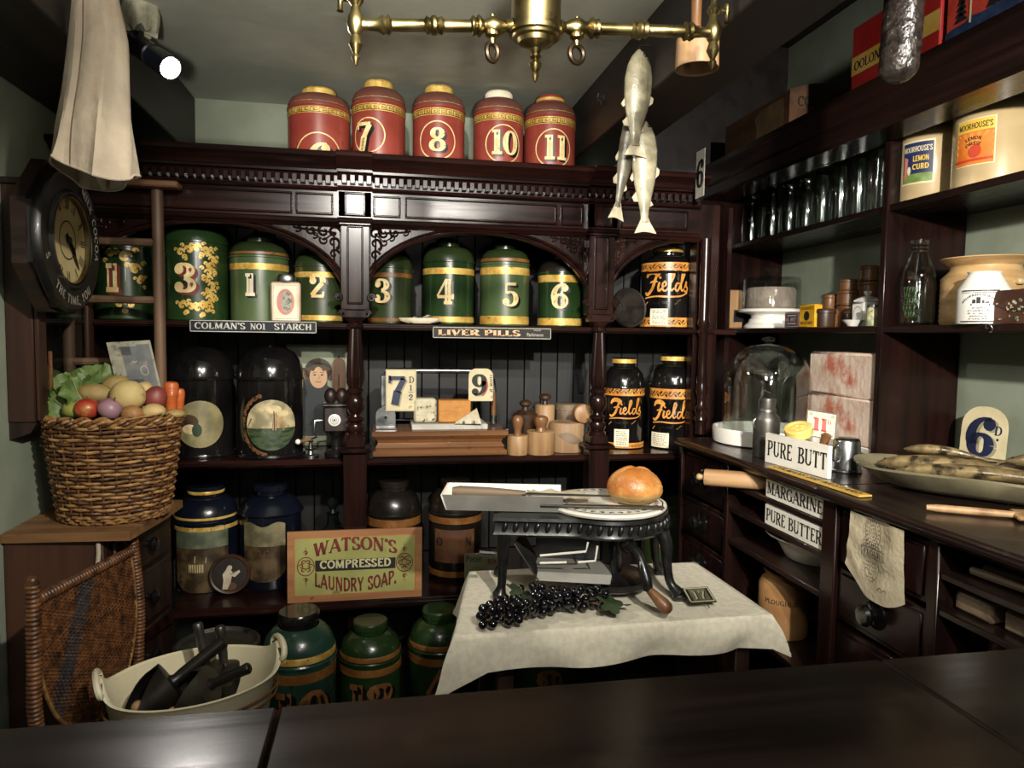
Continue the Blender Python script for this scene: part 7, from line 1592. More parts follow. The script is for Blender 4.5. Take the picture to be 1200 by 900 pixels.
veg('flat tan potato at the front right of the basket rim', 'potato', 'potato', 180, 482, 2.25, .031, (1.1, 1, .72), pot2, 5, group='potatoes in the basket')
veg('half hidden potato at the right end of the basket', 'potato', 'potato', 205, 485, 2.31, .03, (1, 1, .5), pot, 6, group='potatoes in the basket')
veg('dark red potato next to the carrots', 'red_potato', 'potato', 182, 467, 2.31, .034, (.98, .95, 1.15), redp, 7, (0, .3, 0))
veg('red and yellow apple at the basket front', 'apple', 'apple', 102, 479, 2.235, .032, (1.08, 1.05, .95), appl, 8, wob=.02, extra=stalk)
veg('yellowish green pear beside the lettuce', 'pear', 'pear', 85, 480, 2.25, .026, (1.1, 1, .95), pear, 9, (0, .3, 0), extra=stalk)
veg('pinkish purple onion at the basket front', 'onion', 'onion', 129, 479, 2.23, .033, (1.02, 1, .93), onio, 10, (.3, .5, 0), wob=.02, extra=lambda t, r: MB().lathe([(r*.14, r*.85), (r*.07, r*1.1), (r*.05, r*1.25), (0, r*1.26)], 12).build('neck', treen, t))
veg('brown speckled apple half sunk at the front rim', 'russet_apple', 'apple', 155, 485, 2.225, .029, (1.05, 1, .9), M('russet_skin', '8a5c34', '9c7044', .5, scale=20, c3='7a3a28', scale3=12), 11, extra=eye_)
car = M('carrot_orange', 'a84e20', 'b85e2a', .45, scale=8, stretch=(1, 1, 6), coat=.1, bump=.2)
for lb, px, p0, p1, r, Y, rx in (('thick orange carrot standing upright at the right of the basket', 199.5, 447, 484, .0225, 2.34, .05), ('thinner orange carrot behind the thick one', 209, 455, 484, .016, 2.36, .03)):
    pt_ = P(px, p0, Y=Y); t = thing('carrot', lb, 'carrot', (pt_.x, Y, pt_.z-.122), 0, 'carrots', (rx, .04, 0))
    pr = [(0, 0), (r*.55, .002), (r*.7, .04), (r*.85, .08)]
    for k in range(6): pr += [(r*(.9+.015*k), .082+.0045*k), (r*(.87+.015*k), .0842+.0045*k)]
    pr += [(r*.94, .112), (r*.78, .119), (r*.4, .122), (0, .121)]
    MB().lathe(pr, 22).build('root', car, t)
# lettuce leaves
lt_ = M('lettuce_green', '4f6632', '6d8246', .55, scale=14, bump=.2, c3='2f4420', scale3=9, lo3=.5, hi3=.68)
t = thing('lettuce', 'green crinkled lettuce leaves spilling over the left of the basket', 'lettuce', P(92, 470, Y=2.34), 0)
random.seed(9)
for k, (px, py, Y, s, rx, ry, rz) in enumerate(((76, 470, 2.29, .062, 1.2, -.6, .3), (86, 456, 2.31, .06, 1.0, -.3, .1), (78, 481, 2.27, .05, 1.35, -.7, .6), (98, 450, 2.36, .055, .9, .1, 0), (115, 447, 2.4, .055, 1.1, .4, -.2), (130, 446, 2.42, .045, 1.2, .2, -.4), (92, 462, 2.27, .05, 1.0, -.2, .8))):
    n = 11; vs = []
    for j in range(n):
        for i in range(n):
            u_, v_ = i/(n-1)*2-1, j/(n-1)*2-1; rr_ = math.sqrt(u_*u_+v_*v_); q = max(abs(u_), abs(v_)); f = q/max(rr_, 1e-6); x, y = u_*f, v_*f
            ruf = .22*math.sin(6*math.atan2(y, x)+k)*q*q+.1*math.sin(13*math.atan2(y, x)+k)*q**3
            vs.append((x*s*(1+.08*math.sin(9*math.atan2(y, x))), y*s*1.1, s*(.35*x*x+ruf-.1*abs(x)**.5)))
    mb = MB(); mb.add(vs, [(j*n+i, j*n+i+1, (j+1)*n+i+1, (j+1)*n+i) for j in range(n-1) for i in range(n-1)]); mb.flat = True
    lf = mb.build('leaf', lt_, t, P(px, py, Y=Y)-t.location, (rx, ry, rz))
    MB().tube([(0, -s*.95, s*.02), (0, 0, -.0), (0, s*.9, .01)], [.003, .002, .001], 5).build('leaf_rib', pear, lf)
# worn ticket stuck among the vegetables
a = P(141, 456, Y=2.4); worn = M('worn_ticket_enamel', '8a8674', '9a9682', .5, scale=30, c3='57544a', scale3=24, lo3=.5, hi3=.6)
board('scratched grey and cream price ticket stuck upright among the vegetables', 'price_ticket', 'price ticket', P(139, 462, Y=2.4), Vector((.97, .05, .07)), Vector((-.22, .06, 1)), .125, .165, .003, [worn, M('worn_grey_paint', '5d5f60', '6c6e6e', .5, scale=30, c3='a09a88', scale3=26, lo3=.6, hi3=.66)],
      lambda w_, h_: [('worn_numeral', shift(text2d('1', h_*.8, .4, .15, .1)[0], w_*.48, h_*.1), 1), ('worn_panel', rect(w_*.3, h_*.86, 1, w_*.8, h_*.5), 1), ('small_print', ring2d(w_*.1, h_*.1, .004, 16, w_*.72, h_*.42), 0)], 'price tickets')

# ================================================================== wicker chair
c0 = P(45, 702, Z=.675); c1 = P(155, 645, Z=.675); ux = (c1-c0); Wc = ux.length; ux.normalize()
ch_ = thing('wicker_chair', 'dark wicker chair with a woven shield-shaped back by the drawer chest', 'chair', (c0.x, c0.y, 0), math.atan2(ux.y, ux.x))
def wrapped(pts, r, name, parent, pitch=.011):
    """cane-wrapped rod: ribbed tube along a path"""
    P_ = [Vector(p) for p in pts]; L = sum((P_[i+1]-P_[i]).length for i in range(len(P_)-1)); n = max(8, int(L/pitch*4)); out = []; rs = []
    for k in range(n+1):
        s = L*k/n; i = 0
        while i < len(P_)-2 and s > (P_[i+1]-P_[i]).length: s -= (P_[i+1]-P_[i]).length; i += 1
        out.append(P_[i].lerp(P_[i+1], min(1, s/max(1e-9, (P_[i+1]-P_[i]).length)))); rs.append(r*(.8, 1, 1.05, 1)[k % 4])
    return MB().tube(out, rs, 9).build(name, wickerd, parent)
ptop = .675
LP = [tuple(q) for q in smooth2d([(-.012, 0, .2), (-.012, 0, .3), (-.024, 0, .42), (-.02, 0, .52), (-.018, 0, ptop+.045)], 5)]
RP = [tuple(q) for q in smooth2d([(Wc+.005, 0, .2), (Wc+.02, 0, .35), (Wc+.03, 0, .5), (Wc+.0, 0, ptop+.05)], 5)]
wrapped(LP, .017, 'back_post', ch_); wrapped(RP, .016, 'back_post', ch_); wrapped([(-.01, 0, ptop), (Wc, 0, ptop)], .014, 'top_rail', ch_)
MB().ball((-.018, 0, ptop+.05), .014, 12, 8).build('finial', wickerd, ch_)
mb = MB(); k_ = caneb = MB()
poly = smooth2d([(.0, ptop-.012), (-.004, .52), (.02, .42), (.07, .33), (.16, .265), (Wc-.1, .27), (Wc-.02, .36), (Wc+.012, .5), (Wc-.008, ptop-.012)], 5)
def inside(x, z):
    c = False; n = len(poly)
    for i in range(n):
        x1_, z1_ = poly[i]; x2_, z2_ = poly[(i+1) % n]
        if (z1_ > z) != (z2_ > z) and x < (x2_-x1_)*(z-z1_)/(z2_-z1_)+x1_: c = not c
    return c
w1 = MB(); w2 = MB(); step = .0085; nL = int(Wc/step)+60
for fam, dirv in ((0, (math.cos(1.15), math.sin(1.15))), (1, (math.cos(-.45), math.sin(-.45)))):
    nx_, nz_ = -dirv[1], dirv[0]
    for k in range(-70, 110):
        o = k*step; seg = []; 
        for s in range(-80, 120):
            x = .1+nx_*o+dirv[0]*s*.008; z = .47+nz_*o+dirv[1]*s*.008
            if inside(x, z): seg.append((x, .004*(1 if (s+k) % 2 else -1)*(1 if fam else -1)*.5, z))
            else:
                if len(seg) > 2: (w2 if (fam == 0 and abs(o+.0) < .028) else w1).tube(seg, .0028, 4, caps=False)
                seg = []
        if len(seg) > 2: (w2 if (fam == 0 and abs(o) < .028) else w1).tube(seg, .0028, 4, caps=False)
w1.build('cane_weave', wickerd, ch_, kind='stuff'); w2.build('dark_cane_stripe', caneblue, ch_, kind='stuff')
MB().tube([(x, 0, z) for x, z in poly], .005, 7).build('panel_edge', wicker, ch_)
wrapped([(Wc*.5-.2, -.0, .2), (Wc*.5+.19, 0, .2)], .014, 'seat_rail', ch_)
MB().box((-.02, -.46, .17), (Wc+.02, .0, .2), .01).build('seat', wickerd, ch_)
for x_, y_ in ((-.01, 0), (Wc+.005, 0), (0, -.43), (Wc, -.43)): MB().tube([(x_, y_, 0), (x_, y_, .17 if y_ else .2)], .015, 8).build('leg', wickerd, ch_)

# ================================================================== tub of scoops
TX, TY, TH = -.475, 1.93, .22
tb = thing('enamel_tub', 'cream enamel tub with cut-out handles holding dark scoops, behind the front counter', 'tub', (TX, TY, .2015), .35)
mb = MB(); n = 64; A_, B_ = .215, .17; vs = []
def rimz(a):     # raised lugs at both ends
    return TH+.045*math.exp(-((math.sin(a))/.30)**2)
prof = [(.72, .0), (.75, .004), (.86, .5), (1.0, 1.0), (1.03, 1.0), (1.03, .985), (.96, .985), (.82, .5), (.7, .05), (0, .05)]
pr2 = [(0, 0), (.72, 0), (.76, .02), (.88, .5), (.985, .95), (1.02, .985), (1.03, 1.0), (1.0, 1.008), (.965, .99), (.85, .5), (.73, .05), (0, .05)]
for k, z in pr2:
    for i in range(n):
        a = 2*PI*i/n; vs.append((A_*k*math.cos(a), B_*k*math.sin(a), rimz(a)*z if z > .9 else TH*z))
mb.add(vs, [(j*n+i, j*n+(i+1) % n, (j+1)*n+(i+1) % n, (j+1)*n+i) for j in range(len(pr2)-1) for i in range(n)]); mb.build('tub', creamen, tb)
for s in (-1, 1):
    pts = [(s*A_*(1.005+.03*math.sin(a)), B_*.36*math.cos(a), TH+.028+.022*math.sin(a)) for a in [2*PI*k/24 for k in range(24)]]
    MB().tube(pts, .0085, 8, closed=True).build('handle_rim', creamen, tb)
    mb = MB(); mb.add([(s*A_*1.012, B_*.3*math.cos(a), TH+.026+.013*math.sin(a)) for a in [2*PI*k/20 for k in range(20)]]+[(s*A_*.972, B_*.3*math.cos(a), TH+.026+.013*math.sin(a)) for a in [2*PI*k/20 for k in range(20)]], [tuple(range(20)), tuple(range(39, 19, -1))]+[(i, (i+1) % 20, 20+(i+1) % 20, 20+i) for i in range(20)])
    mb.build('handle_opening', tinm, tb)
for k in range(2): MB().lathe([(A_*(.96-.012*k)+.004, 0), (A_*(.965-.012*k)+.006, .004), (A_*(.96-.012*k)+.004, .008)], 64, (0, 0, TH-.05-.02*k), sx=1, sy=B_/A_).build('brown_line', treen, tb)
scm = M('dark_scoop_tin', '1e1b18', '2d2926', .4, metal=.6, scale=20); scg = M('grey_scoop_tin', '4a4640', '5f5b54', .4, metal=.75, scale=20)
def scoop(label, base, direction, L, R, mat, hm, roll=0., knob=None, hl=.14, hr=.011):
    q = Vector(direction).normalized().to_track_quat('Z', 'Y').to_euler()
    t = thing('grocer_scoop', label, 'scoop', base, 0, 'scoops in the tub', q)
    mb = MB(); n = 18; vs = []
    for j in range(9):
        z = -L*j/8; op = .25+.75*(1-j/8)**.4
        for i in range(n+1):
            a = -PI/2+roll+(i/n*2-1)*PI*(.98 if j < 1 else max(.45, .98-.07*j)); vs.append((R*math.cos(a), R*math.sin(a), z))
    vs2 = [(x*.94, y*.94, z) for x, y, z in vs]; m = n+1
    fs = [(j*m+i, j*m+i+1, (j+1)*m+i+1, (j+1)*m+i) for j in range(8) for i in range(n)]; o = len(vs)
    fs += [tuple(o+x for x in reversed(f)) for f in fs]+[(8*m+i, 8*m+i+1, o+8*m+i+1, o+8*m+i) for i in range(n)]+[(j*m, (j+1)*m, o+(j+1)*m, o+j*m) for j in range(8)]+[(j*m+n, o+j*m+n, o+(j+1)*m+n, (j+1)*m+n) for j in range(8)]
    mb.add(vs+vs2, fs); mb.build('bowl', mat, t)
    MB().lathe([(0, .004), (R*.98, 0), (R*.98, -.004), (0, -.002)], 22).build('back_plate', mat, t)
    MB().lathe([(0, 0), (hr*1.3, 0), (hr*.9, .012), (hr, .03), (hr*1.05, hl-.02), (hr*1.15, hl-.005), (hr*.9, hl), (0, hl+.002)], 16).build('handle', hm, t)
    return t
scoop('large dark scoop lying across the left of the tub', (-.515, 1.88, .43), (.62, .28, .42), .14, .06, scm, M('black_handle', '14110f', '1e1916', .4), 0, hl=.15, hr=.016)
scoop('grey scoop with a black handle pointing right', (-.42, 1.86, .425), (.75, -.12, .35), .12, .052, scg, M('black_handle', '14110f', '1e1916', .4), .4, hl=.11, hr=.013)
scoop('grey metal scoop with a tall tubular handle at the back of the tub', (-.455, 1.98, .42), (-.22, .1, 1), .12, .045, scg, tinm, .2, hl=.12, hr=.012)
scoop('smaller metal scoop with a short tubular handle leaning right', (-.415, 2.0, .41), (-.1, .05, 1), .12, .04, scg, tinm, .2, hl=.11, hr=.0125)
for lb, px, py, r in (('round brown wooden knob handle at the left of the tub', 162, 829, .017), ('small pale wooden knob handle in the tub', 201, 833, .011)):
    p = P(px, py, Y=1.83); t = thing('wooden_spoon', lb, 'spoon', p, 0, 'spoons in the tub')
    MB().ball((0, 0, 0), r, 14, 9).build('knob', beech, t); MB().tube([(0, 0, 0), (.03, .05, -.1)], r*.45, 8).build('shaft', beech, t)
# grey drum behind, and loose handle
p = Vector((-.505, 2.34, 0))
t = thing('tin_drum', 'dull grey round tin drum behind the cream tub', 'drum', (p.x, p.y, .001), 0)
MB().lathe([(0, 0), (.12, 0), (.125, .01), (.125, .3), (.13, .305), (.13, .33), (.12, .335), (.11, .325), (0, .322)], 44).build('drum', tinm, t)
# ================================================================== left wall: cabinet, clock, ladder
wc = thing('wall_cabinet', 'dark brown glazed wall cabinet on the left wall under the clock', 'cabinet', (0, 0, 0), 0)
cx0, cx1, cy0, cy1, cz0, cz1 = -1.019, -.935, 2.2, 2.6, 1.06, 1.72
MB().box((cx0, cy0, cz0), (cx1-.014, cy0+.016, cz1), .003).build('side_panel', brownw, wc)
MB().box((cx0, cy1-.016, cz0), (cx1-.014, cy1, cz1), .003).build('side_panel', brownw, wc)
MB().box((cx0, cy0-.006, cz1), (cx1, cy1+.006, cz1+.018), .003).build('top', darkw, wc)
MB().box((cx0, cy0+.016, cz0), (cx1-.014, cy1-.016, cz0+.016), .003).build('bottom', darkw, wc)
MB().box((cx0, cy0+.016, cz0+.016), (cx0+.01, cy1-.016, cz1)).build('back', dark, wc)
MB().prism([(cx0, cz0), (cx1-.014, cz0-.002), (cx1-.03, cz0-.03), (cx0, cz0-.05)], cy0+.006, cy1-.006).build('bracket_moulding', darkw, wc)
do = MB().box((cx1-.013, cy0+.002, cz0+.004), (cx1, cy0+.05, cz1-.004), .003).build('door', brownw, wc)
for a, b in (((cx1-.013, cy1-.05, cz0+.004), (cx1, cy1-.002, cz1-.004)), ((cx1-.013, cy0+.051, cz0+.004), (cx1, cy1-.051, cz0+.06)), ((cx1-.013, cy0+.051, cz1-.05), (cx1, cy1-.051, cz1-.004))):
    MB().box(a, b, .003).build('door_rail', brownw, do)
MB().box((cx1-.008, cy0+.052, cz0+.062), (cx1-.005, cy1-.052, cz1-.052)).build('glass_pane', gl, do)
MB().box((cx1, cy0+.052, 1.15), (cx1+.01, cy0+.06, 1.26), .002).build('door_latch', oak, do)
# clock: octagonal case, black lettered ring, cream dial
CY, CZ_, CR = 2.235, 1.575, .205
ck = thing('wall_clock', 'black octagonal advertising wall clock with a cream roman dial', 'clock', (-.92, CY, CZ_), 0, rot=(0, PI/2, .1))
ck.rotation_euler = (PI/2, 0, PI/2)     # local x along the wall, local y up, local z towards the room
def octo(r, z0, z1): return [(r*math.cos(PI/8+k*PI/4), r*math.sin(PI/8+k*PI/4)) for k in range(8)]
worn_b = M('worn_black_paint', '0f0e0d', '191715', .38, scale=14, coat=.2, c3='57524a', scale3=16, lo3=.66, hi3=.7)
MB().prism(octo(CR*1.08, 0, 0), 0, .035, 'xy').build('case', darkw, ck)
MB().prism(octo(CR*1.02, 0, 0), .035, .045, 'xy').build('case_front', worn_b, ck)
rg = MB().lathe([(CR*.99, .045), (CR*.985, .058), (CR*.95, .066), (CR*.7, .062), (CR*.66, .07), (CR*.62, .07), (CR*.6, .056), (CR*.6, .045)], 64).build('lettered_ring', worn_b, ck)
MB().lathe([(CR*.615, .056), (CR*.605, .068), (CR*.59, .066), (CR*.585, .055)], 64).build('bezel', brass, ck)
dl = MB().lathe([(0, .052), (CR*.6, .052), (CR*.6, .048), (0, .048)], 56).build('dial', M('clock_dial_cream', 'a8966a', 'b8a678', .5, scale=8, c3='8a7850', scale3=9), ck)
mb = MB(); mb.flat = True; q = ring2d(CR*.27, CR*.27, CR*.02, 40)
RN = ['XII', 'I', 'II', 'III', 'IIII', 'V', 'VI', 'VII', 'VIII', 'IX', 'X', 'XI']
for k, s in enumerate(RN):
    a = PI/2-k*PI/6; tx = [[(x*.62, y) for x, y in p] for p in text2d(s, CR*.14, .2, .07, .12, .02)[0]]
    q += [[((CR*.43+y)*math.cos(a)+x*math.sin(a), (CR*.43+y)*math.sin(a)-x*math.cos(a)) for x, y in p] for p in tx]
for k in range(60): a = k*PI/30; q += line2d([(CR*.575*math.cos(a), CR*.575*math.sin(a)), (CR*(.585)*math.cos(a), CR*.585*math.sin(a))], .002)
flat_poly(mb, q, lambda x, y: (x, y, .0527)); mb.build('numerals', ink, dl)
for nm, a, L, w_ in (('hour_hand', math.radians(-42), .3, .014), ('minute_hand', math.radians(-50), .5, .009)):
    mb = MB(); mb.prism([(-CR*.1, -w_/2), (CR*L*.7, -w_*.7), (CR*L, 0), (CR*L*.7, w_*.7), (-CR*.1, w_/2)], .055, .057, 'xy'); mb.build(nm, ink, ck, rot=(0, 0, a))
MB().lathe([(0, .052), (.01, .052), (.009, .061), (0, .062)], 16).build('hub', ink, ck)
mb = MB(); mb.flat = True
def ringtext(s, a_mid, r, h, inv):
    qs, W = text2d(s, h, .2, .13, .04, .14); out = []
    for p in qs:
        if inv: out.append([((r-y)*math.cos(a_mid+x/r), (r-y)*math.sin(a_mid+x/r)) for x, y in p])
        else: out.append([((r+y)*math.cos(a_mid-x/r), (r+y)*math.sin(a_mid-x/r)) for x, y in p])
    return out
flat_poly(mb, ringtext('MILK COCOA', .45, CR*.76, CR*.13, False)+ringtext('THE TIME, YOU', -PI/2-.02, CR*.89, CR*.13, True)+ringtext('S', PI+.35, CR*.89, CR*.12, True), lambda x, y: (x, y, .0668)); mb.build('ring_lettering', M('worn_white_letter', '8a8678', '9a9688', .5), rg)
# ladder with a board on top
ld = thing('step_ladder', 'old brown wooden step ladder with a plank top, standing before the left bay', 'ladder', (0, 0, 0), 0)
sxp = lambda px, py: P(px, py, Y=2.46)
a = sxp(184, 222); b = sxp(184, 470); xr = a.x; zt_l = a.z
lean = .0
MB().tube([(xr, 2.46, zt_l), (xr, 2.458, 1.35), (xr-.004, 2.455, .9), (xr-.004, 2.45, STZ+.002 if False else .0)], [.018, .019, .019, .019], 10).build('stile', ladderm, ld) if False else None
zfoot = STZ+.002
MB().tube([(xr, 2.55, zt_l), (xr, 2.552, 1.3), (xr, 2.556, .9), (xr, 2.56, zfoot)], .019, 10).build('stile', ladderm, ld) if False else None
YL = 2.525; a = P(184, 222, Y=YL); xr = a.x; zt_l = a.z
MB().tube([(xr, YL, zt_l), (xr+.001, YL, 1.4), (xr, YL, 1.1), (xr, YL, zfoot)], .0185, 10).build('stile', ladderm, ld)
xl = -.985
MB().tube([(xl, YL, zt_l), (xl, YL, zfoot)], .0185, 10).build('stile', ladderm, ld)
for py in (283, 351, 424, 495): 
    z = P(140, py, Y=YL).z; MB().tube([(xl, YL, z), (xr, YL, z)], .013, 8).build('rung', ladderm, ld)
z1 = P(150, 214, Y=YL).z
MB().box((-1.0, YL-.05, zt_l+.001), (P(213, 215, Y=YL).x, YL+.008, zt_l+.022), .005).build('top_board', M('ladder_top_wood', '5e3f26', '79563a', .55, scale=20, stretch=GX, bump=.08), ld)

# ================================================================== hanging things
# cream cloth
yc_ = 1.88; n, rows_ = 46, 30
prof_c = [(0, 88, 141, 0), (.25, 83, 150, 0), (.5, 76, 152, 0), (.75, 67, 154, 0), (1, 60, 158, 0)]
vs = []; mb = MB()
def interp(v_):
    for i in range(len(prof_c)-1):
        a_, b_ = prof_c[i], prof_c[i+1]
        if a_[0] <= v_ <= b_[0]: f = (v_-a_[0])/(b_[0]-a_[0]); return a_[1]+(b_[1]-a_[1])*f, a_[2]+(b_[2]-a_[2])*f
for j in range(rows_+1):
    v_ = j/rows_; pl, pr_ = interp(v_); zt0 = P(110, -6, Y=yc_).z; zb0 = P(110, 205, Y=yc_).z
    xl_ = P(pl, 100, Y=yc_).x; xr_ = P(pr_, 100, Y=yc_).x; cx_ = (xl_+xr_)/2; rx_ = (xr_-xl_)/2; ry_ = .03+.05*v_
    for i in range(n):
        a_ = 2*PI*i/n; f = 1+(.06+.16*v_)*math.sin(a_*5+.6+v_*.8)+.07*math.sin(a_*11+v_*2)
        z = zt0+(zb0-zt0)*v_
        if v_ > .85: z += -.012*math.cos(a_-.5)*(v_-.85)/.15+.02*math.sin(a_*2+.8)*(v_-.85)/.15
        vs.append((cx_+rx_*math.cos(a_)*(1+.02*math.sin(v_*9))+.006*math.sin(a_*6+v_*5)*v_, yc_+ry_*math.sin(a_)*f, z))
mb.add(vs, [(j*n+i, j*n+(i+1) % n, (j+1)*n+(i+1) % n, (j+1)*n+i) for j in range(rows_) for i in range(n)]+[tuple(range(n))])
ap = thing('canvas_apron', 'cream canvas apron gathered up and hanging from the left beam', 'apron', (0, 0, 0), 0)
mb.build('cloth', canvas, ap)
sm_ = []
for j in range(0, rows_+1):
    q = vs[j*n+int(n*.70)]; sm_.append((q[0], q[1]-.0015, q[2]))
MB().tube(sm_, .0015, 5).build('seam', M('seam_thread', '5a4c3c', '6b5c4a', .9), ap)
MB().tube([vs[rows_*n+i] for i in range(n)], .003, 6, closed=True).build('hem', canvas, ap)
zt0 = P(110, -6, Y=yc_).z
MB().tube([(P(112, 0, Y=yc_).x, yc_, zt0-.01), (P(112, 0, Y=yc_).x-.005, yc_, zt0+.06), (-.716, yc_, zt0+.075)], .005, 8).build('hook', iron, ap)
tp = P(122, 222, Y=1.9); mb = MB(); q = P(113, 205, Y=1.9); MB().tube([(q.x, 1.9, q.z+.03), (q.x+.01, 1.9, q.z-.0), (tp.x, 1.9, tp.z)], [.012, .014, .004], 6).build('loose_corner', canvas, ap)
# ceiling spotlight
pm = P(164, 8, Z=ZC); lm = thing('ceiling_spotlight', 'black ceiling spotlight with a paper-wrapped mount, lit', 'spotlight', (pm.x, pm.y, ZC), 0)
mb = MB(); nn = 26; vs = []
for r_, z in ((.05, 0), (.052, -.02), (.05, -.045), (.045, -.07), (.0, -.068)):
    for i in range(nn): k = 1+.09*noise.noise(Vector((math.cos(2*PI*i/nn)*2.4, math.sin(2*PI*i/nn)*2.4, z*60))); vs.append((r_*k*math.cos(2*PI*i/nn), r_*k*math.sin(2*PI*i/nn), z+(.012*math.sin(i*1.9) if z == -.07 else 0)))
mb.add(vs, [(j*nn+i, j*nn+(i+1) % nn, (j+1)*nn+(i+1) % nn, (j+1)*nn+i) for j in range(4) for i in range(nn)]); mb.build('mount', M('wrapped_paper_mount', '6f6d58', 'a8a590', .7, scale=14, c3='8a8f7a', scale3=10), lm, angle=15)
p_h = Vector((pm.x+.01, pm.y, ZC-.07)); hd0 = P(157, 50, Y=pm.y-.0); hd1 = P(200, 80, Y=pm.y-.1)
ax = (hd1-hd0).normalized(); Lh = (hd1-hd0).length
blk = M('spot_black', '0d0f14', '161a22', .3, coat=.3, scale=10)
MB().tube([(0, 0, -.06), (.0, -.004, -.1)], .009, 8).build('swivel', blk, lm)
mh = Matrix.Translation(hd0-Vector((pm.x, pm.y, ZC))) @ ax.to_track_quat('Z', 'Y').to_matrix().to_4x4()
hh_ = MB().lathe([(0, -.015), (.02, -.012), (.03, 0), (.032, .01), (.032, Lh*.5), (.028, Lh*.52), (.028, Lh*.6), (.033, Lh*.62), (.034, Lh), (.03, Lh), (.029, Lh*.9), (0, Lh*.88)], 32); hh_.xf(mh); hh_.build('lamp_housing', blk, lm)
le = MB().lathe([(0, Lh*.93), (.022, Lh*.95), (.0285, Lh*.97)], 32); le.xf(mh)
lens = M('lit_lens', 'fff2de', 'fff2de', .5, emit=30.); le.build('lit_lens', lens, lm)
spot('ceiling_spot_light', hd1+ax*.03, hd1+ax*1.0+Vector((0, 0, 0)), SPOT_W, 110, .9, .03, (1, .95, .88))
# brass gas fitting
YC_ = 1.3
gf = thing('gas_pendant', 'brass gas pendant bar with a centre drum, rings and finials hanging from the ceiling', 'light fitting', (0, 0, 0), 0)
gp_ = lambda px, py: P(px, py, Y=YC_)
c = gp_(628, 28); mpx = mpp(c)
l_ = gp_(417, 29); r_ = gp_(836, 38)
axd = (r_-l_).normalized(); Lb = (r_-l_).length
def bar_lathe(name, prof, start, direction, mat=brass, n=24, parent=gf):
    mb = MB().lathe(prof, n); mb.xf(Matrix.Translation(start) @ Vector(direction).normalized().to_track_quat('Z', 'Y').to_matrix().to_4x4()); return mb.build(name, mat, parent)
k_ = mpx
def arm(p0, p1, sgn):
    L = (p1-p0).length; d = (p1-p0)
    pr = [(r*k_, z*k_) for r, z in ((0, 0), (9, 0), (8, 3), (6, 7), (9, 13), (11, 19), (11, 24), (8, 30), (7, 33), (10, 36), (12, 38), (12, 40), (9, 42), (11, 45), (11, 47), (7, 49))]
    bl_ = [(8, 0), (11, 3), (9, 7), (12, 10), (12, 13), (9, 16), (11, 20), (7, 23)]
    m0 = L*.5-10*k_
    pr += [(7*k_, m0)]+[(r*k_*.92, m0+z*k_) for r, z in bl_]+[(7*k_, m0+24*k_), (7*k_, L-40*k_), (11*k_, L-37*k_), (9*k_, L-33*k_), (11*k_, L-30*k_), (7*k_, L-24*k_), (6*k_, L-12*k_), (8*k_, L), (0, L)]
    bar_lathe('arm', pr, p0, d)
arm(gp_(600, 31), l_, -1); arm(gp_(656, 32), r_, 1)
dm = Vector((c.x, c.y, 0)); zt, zb = gp_(628, -6).z, gp_(628, 58).z
MB().lathe([(0, zt), (29*k_, zt), (30*k_, zt-3*k_), (29*k_, zt-6*k_), (29*k_, zb+22*k_), (31.5*k_, zb+21*k_), (31.5*k_, zb+16*k_), (28*k_, zb+14.5*k_), (27*k_, zb+12*k_), (22*k_, zb+11*k_), (20*k_, zb+6*k_), (10*k_, zb+2*k_), (8*k_, zb), (0, zb)], 40, (c.x, c.y, 0)).build('centre_drum', brass, gf)
MB().lathe([(0, zb+2*k_), (8*k_, zb), (5*k_, zb-5*k_), (7*k_, zb-9*k_), (4*k_, zb-12*k_), (8*k_, zb-17*k_), (6*k_, zb-22*k_), (3.5*k_, zb-26*k_), (5*k_, zb-30*k_), (2*k_, zb-36*k_), (0, zb-39*k_)], 24, (c.x, c.y, 0)).build('finial', brass, gf)
MB().lathe([(0, ZC), (.05, ZC), (.05, ZC-.01), (.02, ZC-.03), (.011, ZC-.05), (.011, zt), (0, zt)], 24, (c.x, c.y, 0)).build('drop_rod', brass, gf)
for px, py in ((417, 29), (836, 38)):
    e = gp_(px, py)
    MB().lathe([(0, 42), (4, 42), (4, 34), (7, 30), (9, 26), (5, 20), (6, 14), (9, 8), (10, 0), (8, -8), (5, -12), (7, -18), (8, -22), (5, -28), (3, -32), (5, -36), (1.5, -44), (0, -46)], 24).xf(Matrix.Translation(e) @ Matrix.Scale(k_, 4)).build('end_finial', brass, gf)
    MB().tube([e+Vector((0, 0, 30*k_)), e+Vector((0, 0, ZC-e.z))], 4*k_, 10).build('end_pipe', brass, gf) if False else None
    s = -1 if px < 600 else 1
    MB().tube([e+Vector((s*4*k_, 0, 27*k_)), e+Vector((s*17*k_, 0, 27*k_))], 3*k_, 8).build('tap', brass, gf)
    MB().lathe([(0, 8), (3, 8), (4, 4), (3, -2), (3, -12), (4, -14), (0, -15)], 14).xf(Matrix.Translation(e+Vector((s*17*k_, 0, 27*k_))) @ Matrix.Scale(k_, 4)).build('tap_key', brass, gf)
for px, py in ((577, 33), (676, 36)):
    e = gp_(px, py); nb = MB().lathe([(0, 16), (2.5, 16), (3, 13), (2, 11), (2, 8), (5, 6), (6, 2), (9, -3), (8, -9), (4, -12), (4, -18), (0, -18)], 18); nb.xf(Matrix.Translation(e) @ Matrix.Scale(k_, 4)); nb.build('valve', brass, gf)
    MB().tube([e+Vector((9*k_*math.sin(a_)*(.75 if px < 600 else 1), 3*k_*math.sin(a_), -27*k_+10*k_*math.cos(a_))) for a_ in [2*PI*i/24 for i in range(24)]], 3.4*k_, 8, closed=True).build('pull_ring', bronze, gf)
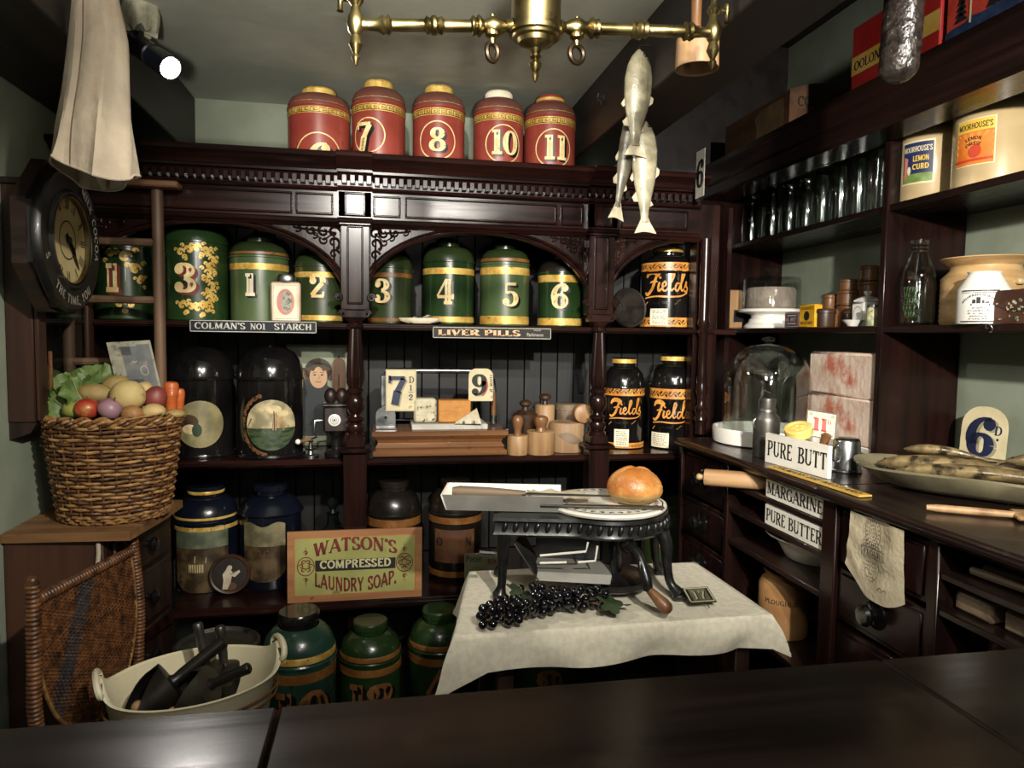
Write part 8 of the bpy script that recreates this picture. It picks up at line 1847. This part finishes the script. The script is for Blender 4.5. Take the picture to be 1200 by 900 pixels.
# hooks and hung fish
FX, FY = .742, 2.0
hk = thing('fish_hook', 'iron hook and wire on the right beam holding the three fish', 'hook', (.768, FY, P(752, 58, Y=FY).z), 0)
MB().tube([(0, 0, .012), (-.03, 0, .01), (-.04, 0, -.002), (-.03, 0, -.012), (-.02, 0, -.006)], .0026, 7).build('hook', iron, hk)
for lb, p0, p1, Y, hg, flip, ms in (('silver fish hung highest, head up, from the beam hook', (751, 58), (745, 184), 1.985, 30, 0, skinw), ('silver fish hanging lowest, with its tail at the bottom', (756, 140), (757, 274), 2.01, 27, 1, skinw), ('darker fish hanging behind on the left with a bent tail', (748, 112), (722, 258), 2.03, 20, 0, M('fish_dark_back', '4a4638', '5c584a', .35, scale=25, coat=.3, bump=.12, bscale=140, c3='9a947e', scale3=12, lo3=.55, hi3=.66))):
    a_ = P(p0[0], p0[1], Y=Y); b_ = P(p1[0], p1[1], Y=Y); dvec = (b_-a_); L = dvec.length/1.05; X_ = dvec.normalized(); Z_ = Vector((1, 0, 0)) if flip else Vector((1, .1, 0)); Y_ = Z_.cross(X_).normalized(); Z_ = X_.cross(Y_).normalized()
    f = thing('hanging_fish', lb, 'fish', a_, 0, 'fish hung from the beam'); mt = Matrix((X_, Y_, Z_)).transposed().to_4x4(); f.rotation_euler = mt.to_euler()
    hgt = hg*mpp(a_); fish_parts(f, L, hgt*1.15, hgt*.75, ms, finw, 0.008)
t = thing('beam_hook', 'bent steel s-hook on the face of the right beam', 'hook', (.768, P(705, 116, X=.768).y, P(705, 116, X=.768).z), 0)
MB().tube(smooth2d([(-.002, .03, .03), (-.004, .035, .015), (-.004, .02, .0), (-.004, .0, -.005), (-.004, -.015, -.025), (-.006, -.035, -.02), (-.004, -.04, .0)], 5), .0022, 6).build('hook', steel, t)
# wooden measure with handle hung on the beam
pw = P(817, 66, X=.70); mws = mpp(pw)
t = thing('wooden_scoop', 'pale wooden measure with a turned handle hung upside down on the right beam', 'scoop', (.70, pw.y, 0), 0)
zc_ = P(820, 78, X=.7).z; zt_ = P(818, 44, X=.7).z; r_ = 25*mws
MB().lathe([(r_*.94, zc_), (r_, zc_), (r_*.98, zt_-.004), (r_*.9, zt_), (0, zt_), (0, zt_-.008), (r_*.9, zt_-.01), (r_*.92, zc_)], 36).build('cup', beech, t)
MB().lathe([(0, zt_-.002), (.013, zt_), (.011, zt_+.03), (.012, zt_+.09), (.015, zt_+.1), (.01, zt_+.106), (.014, zt_+.112), (.015, zt_+.12), (0, zt_+.126)], 20, (-.005, 0, 0)).build('handle', treen, t)
MB().tube([(-.005, 0, zt_+.108), (.02, .0, zt_+.13), (.068, 0, zt_+.14)], .0016, 6).build('string', canvas, t)
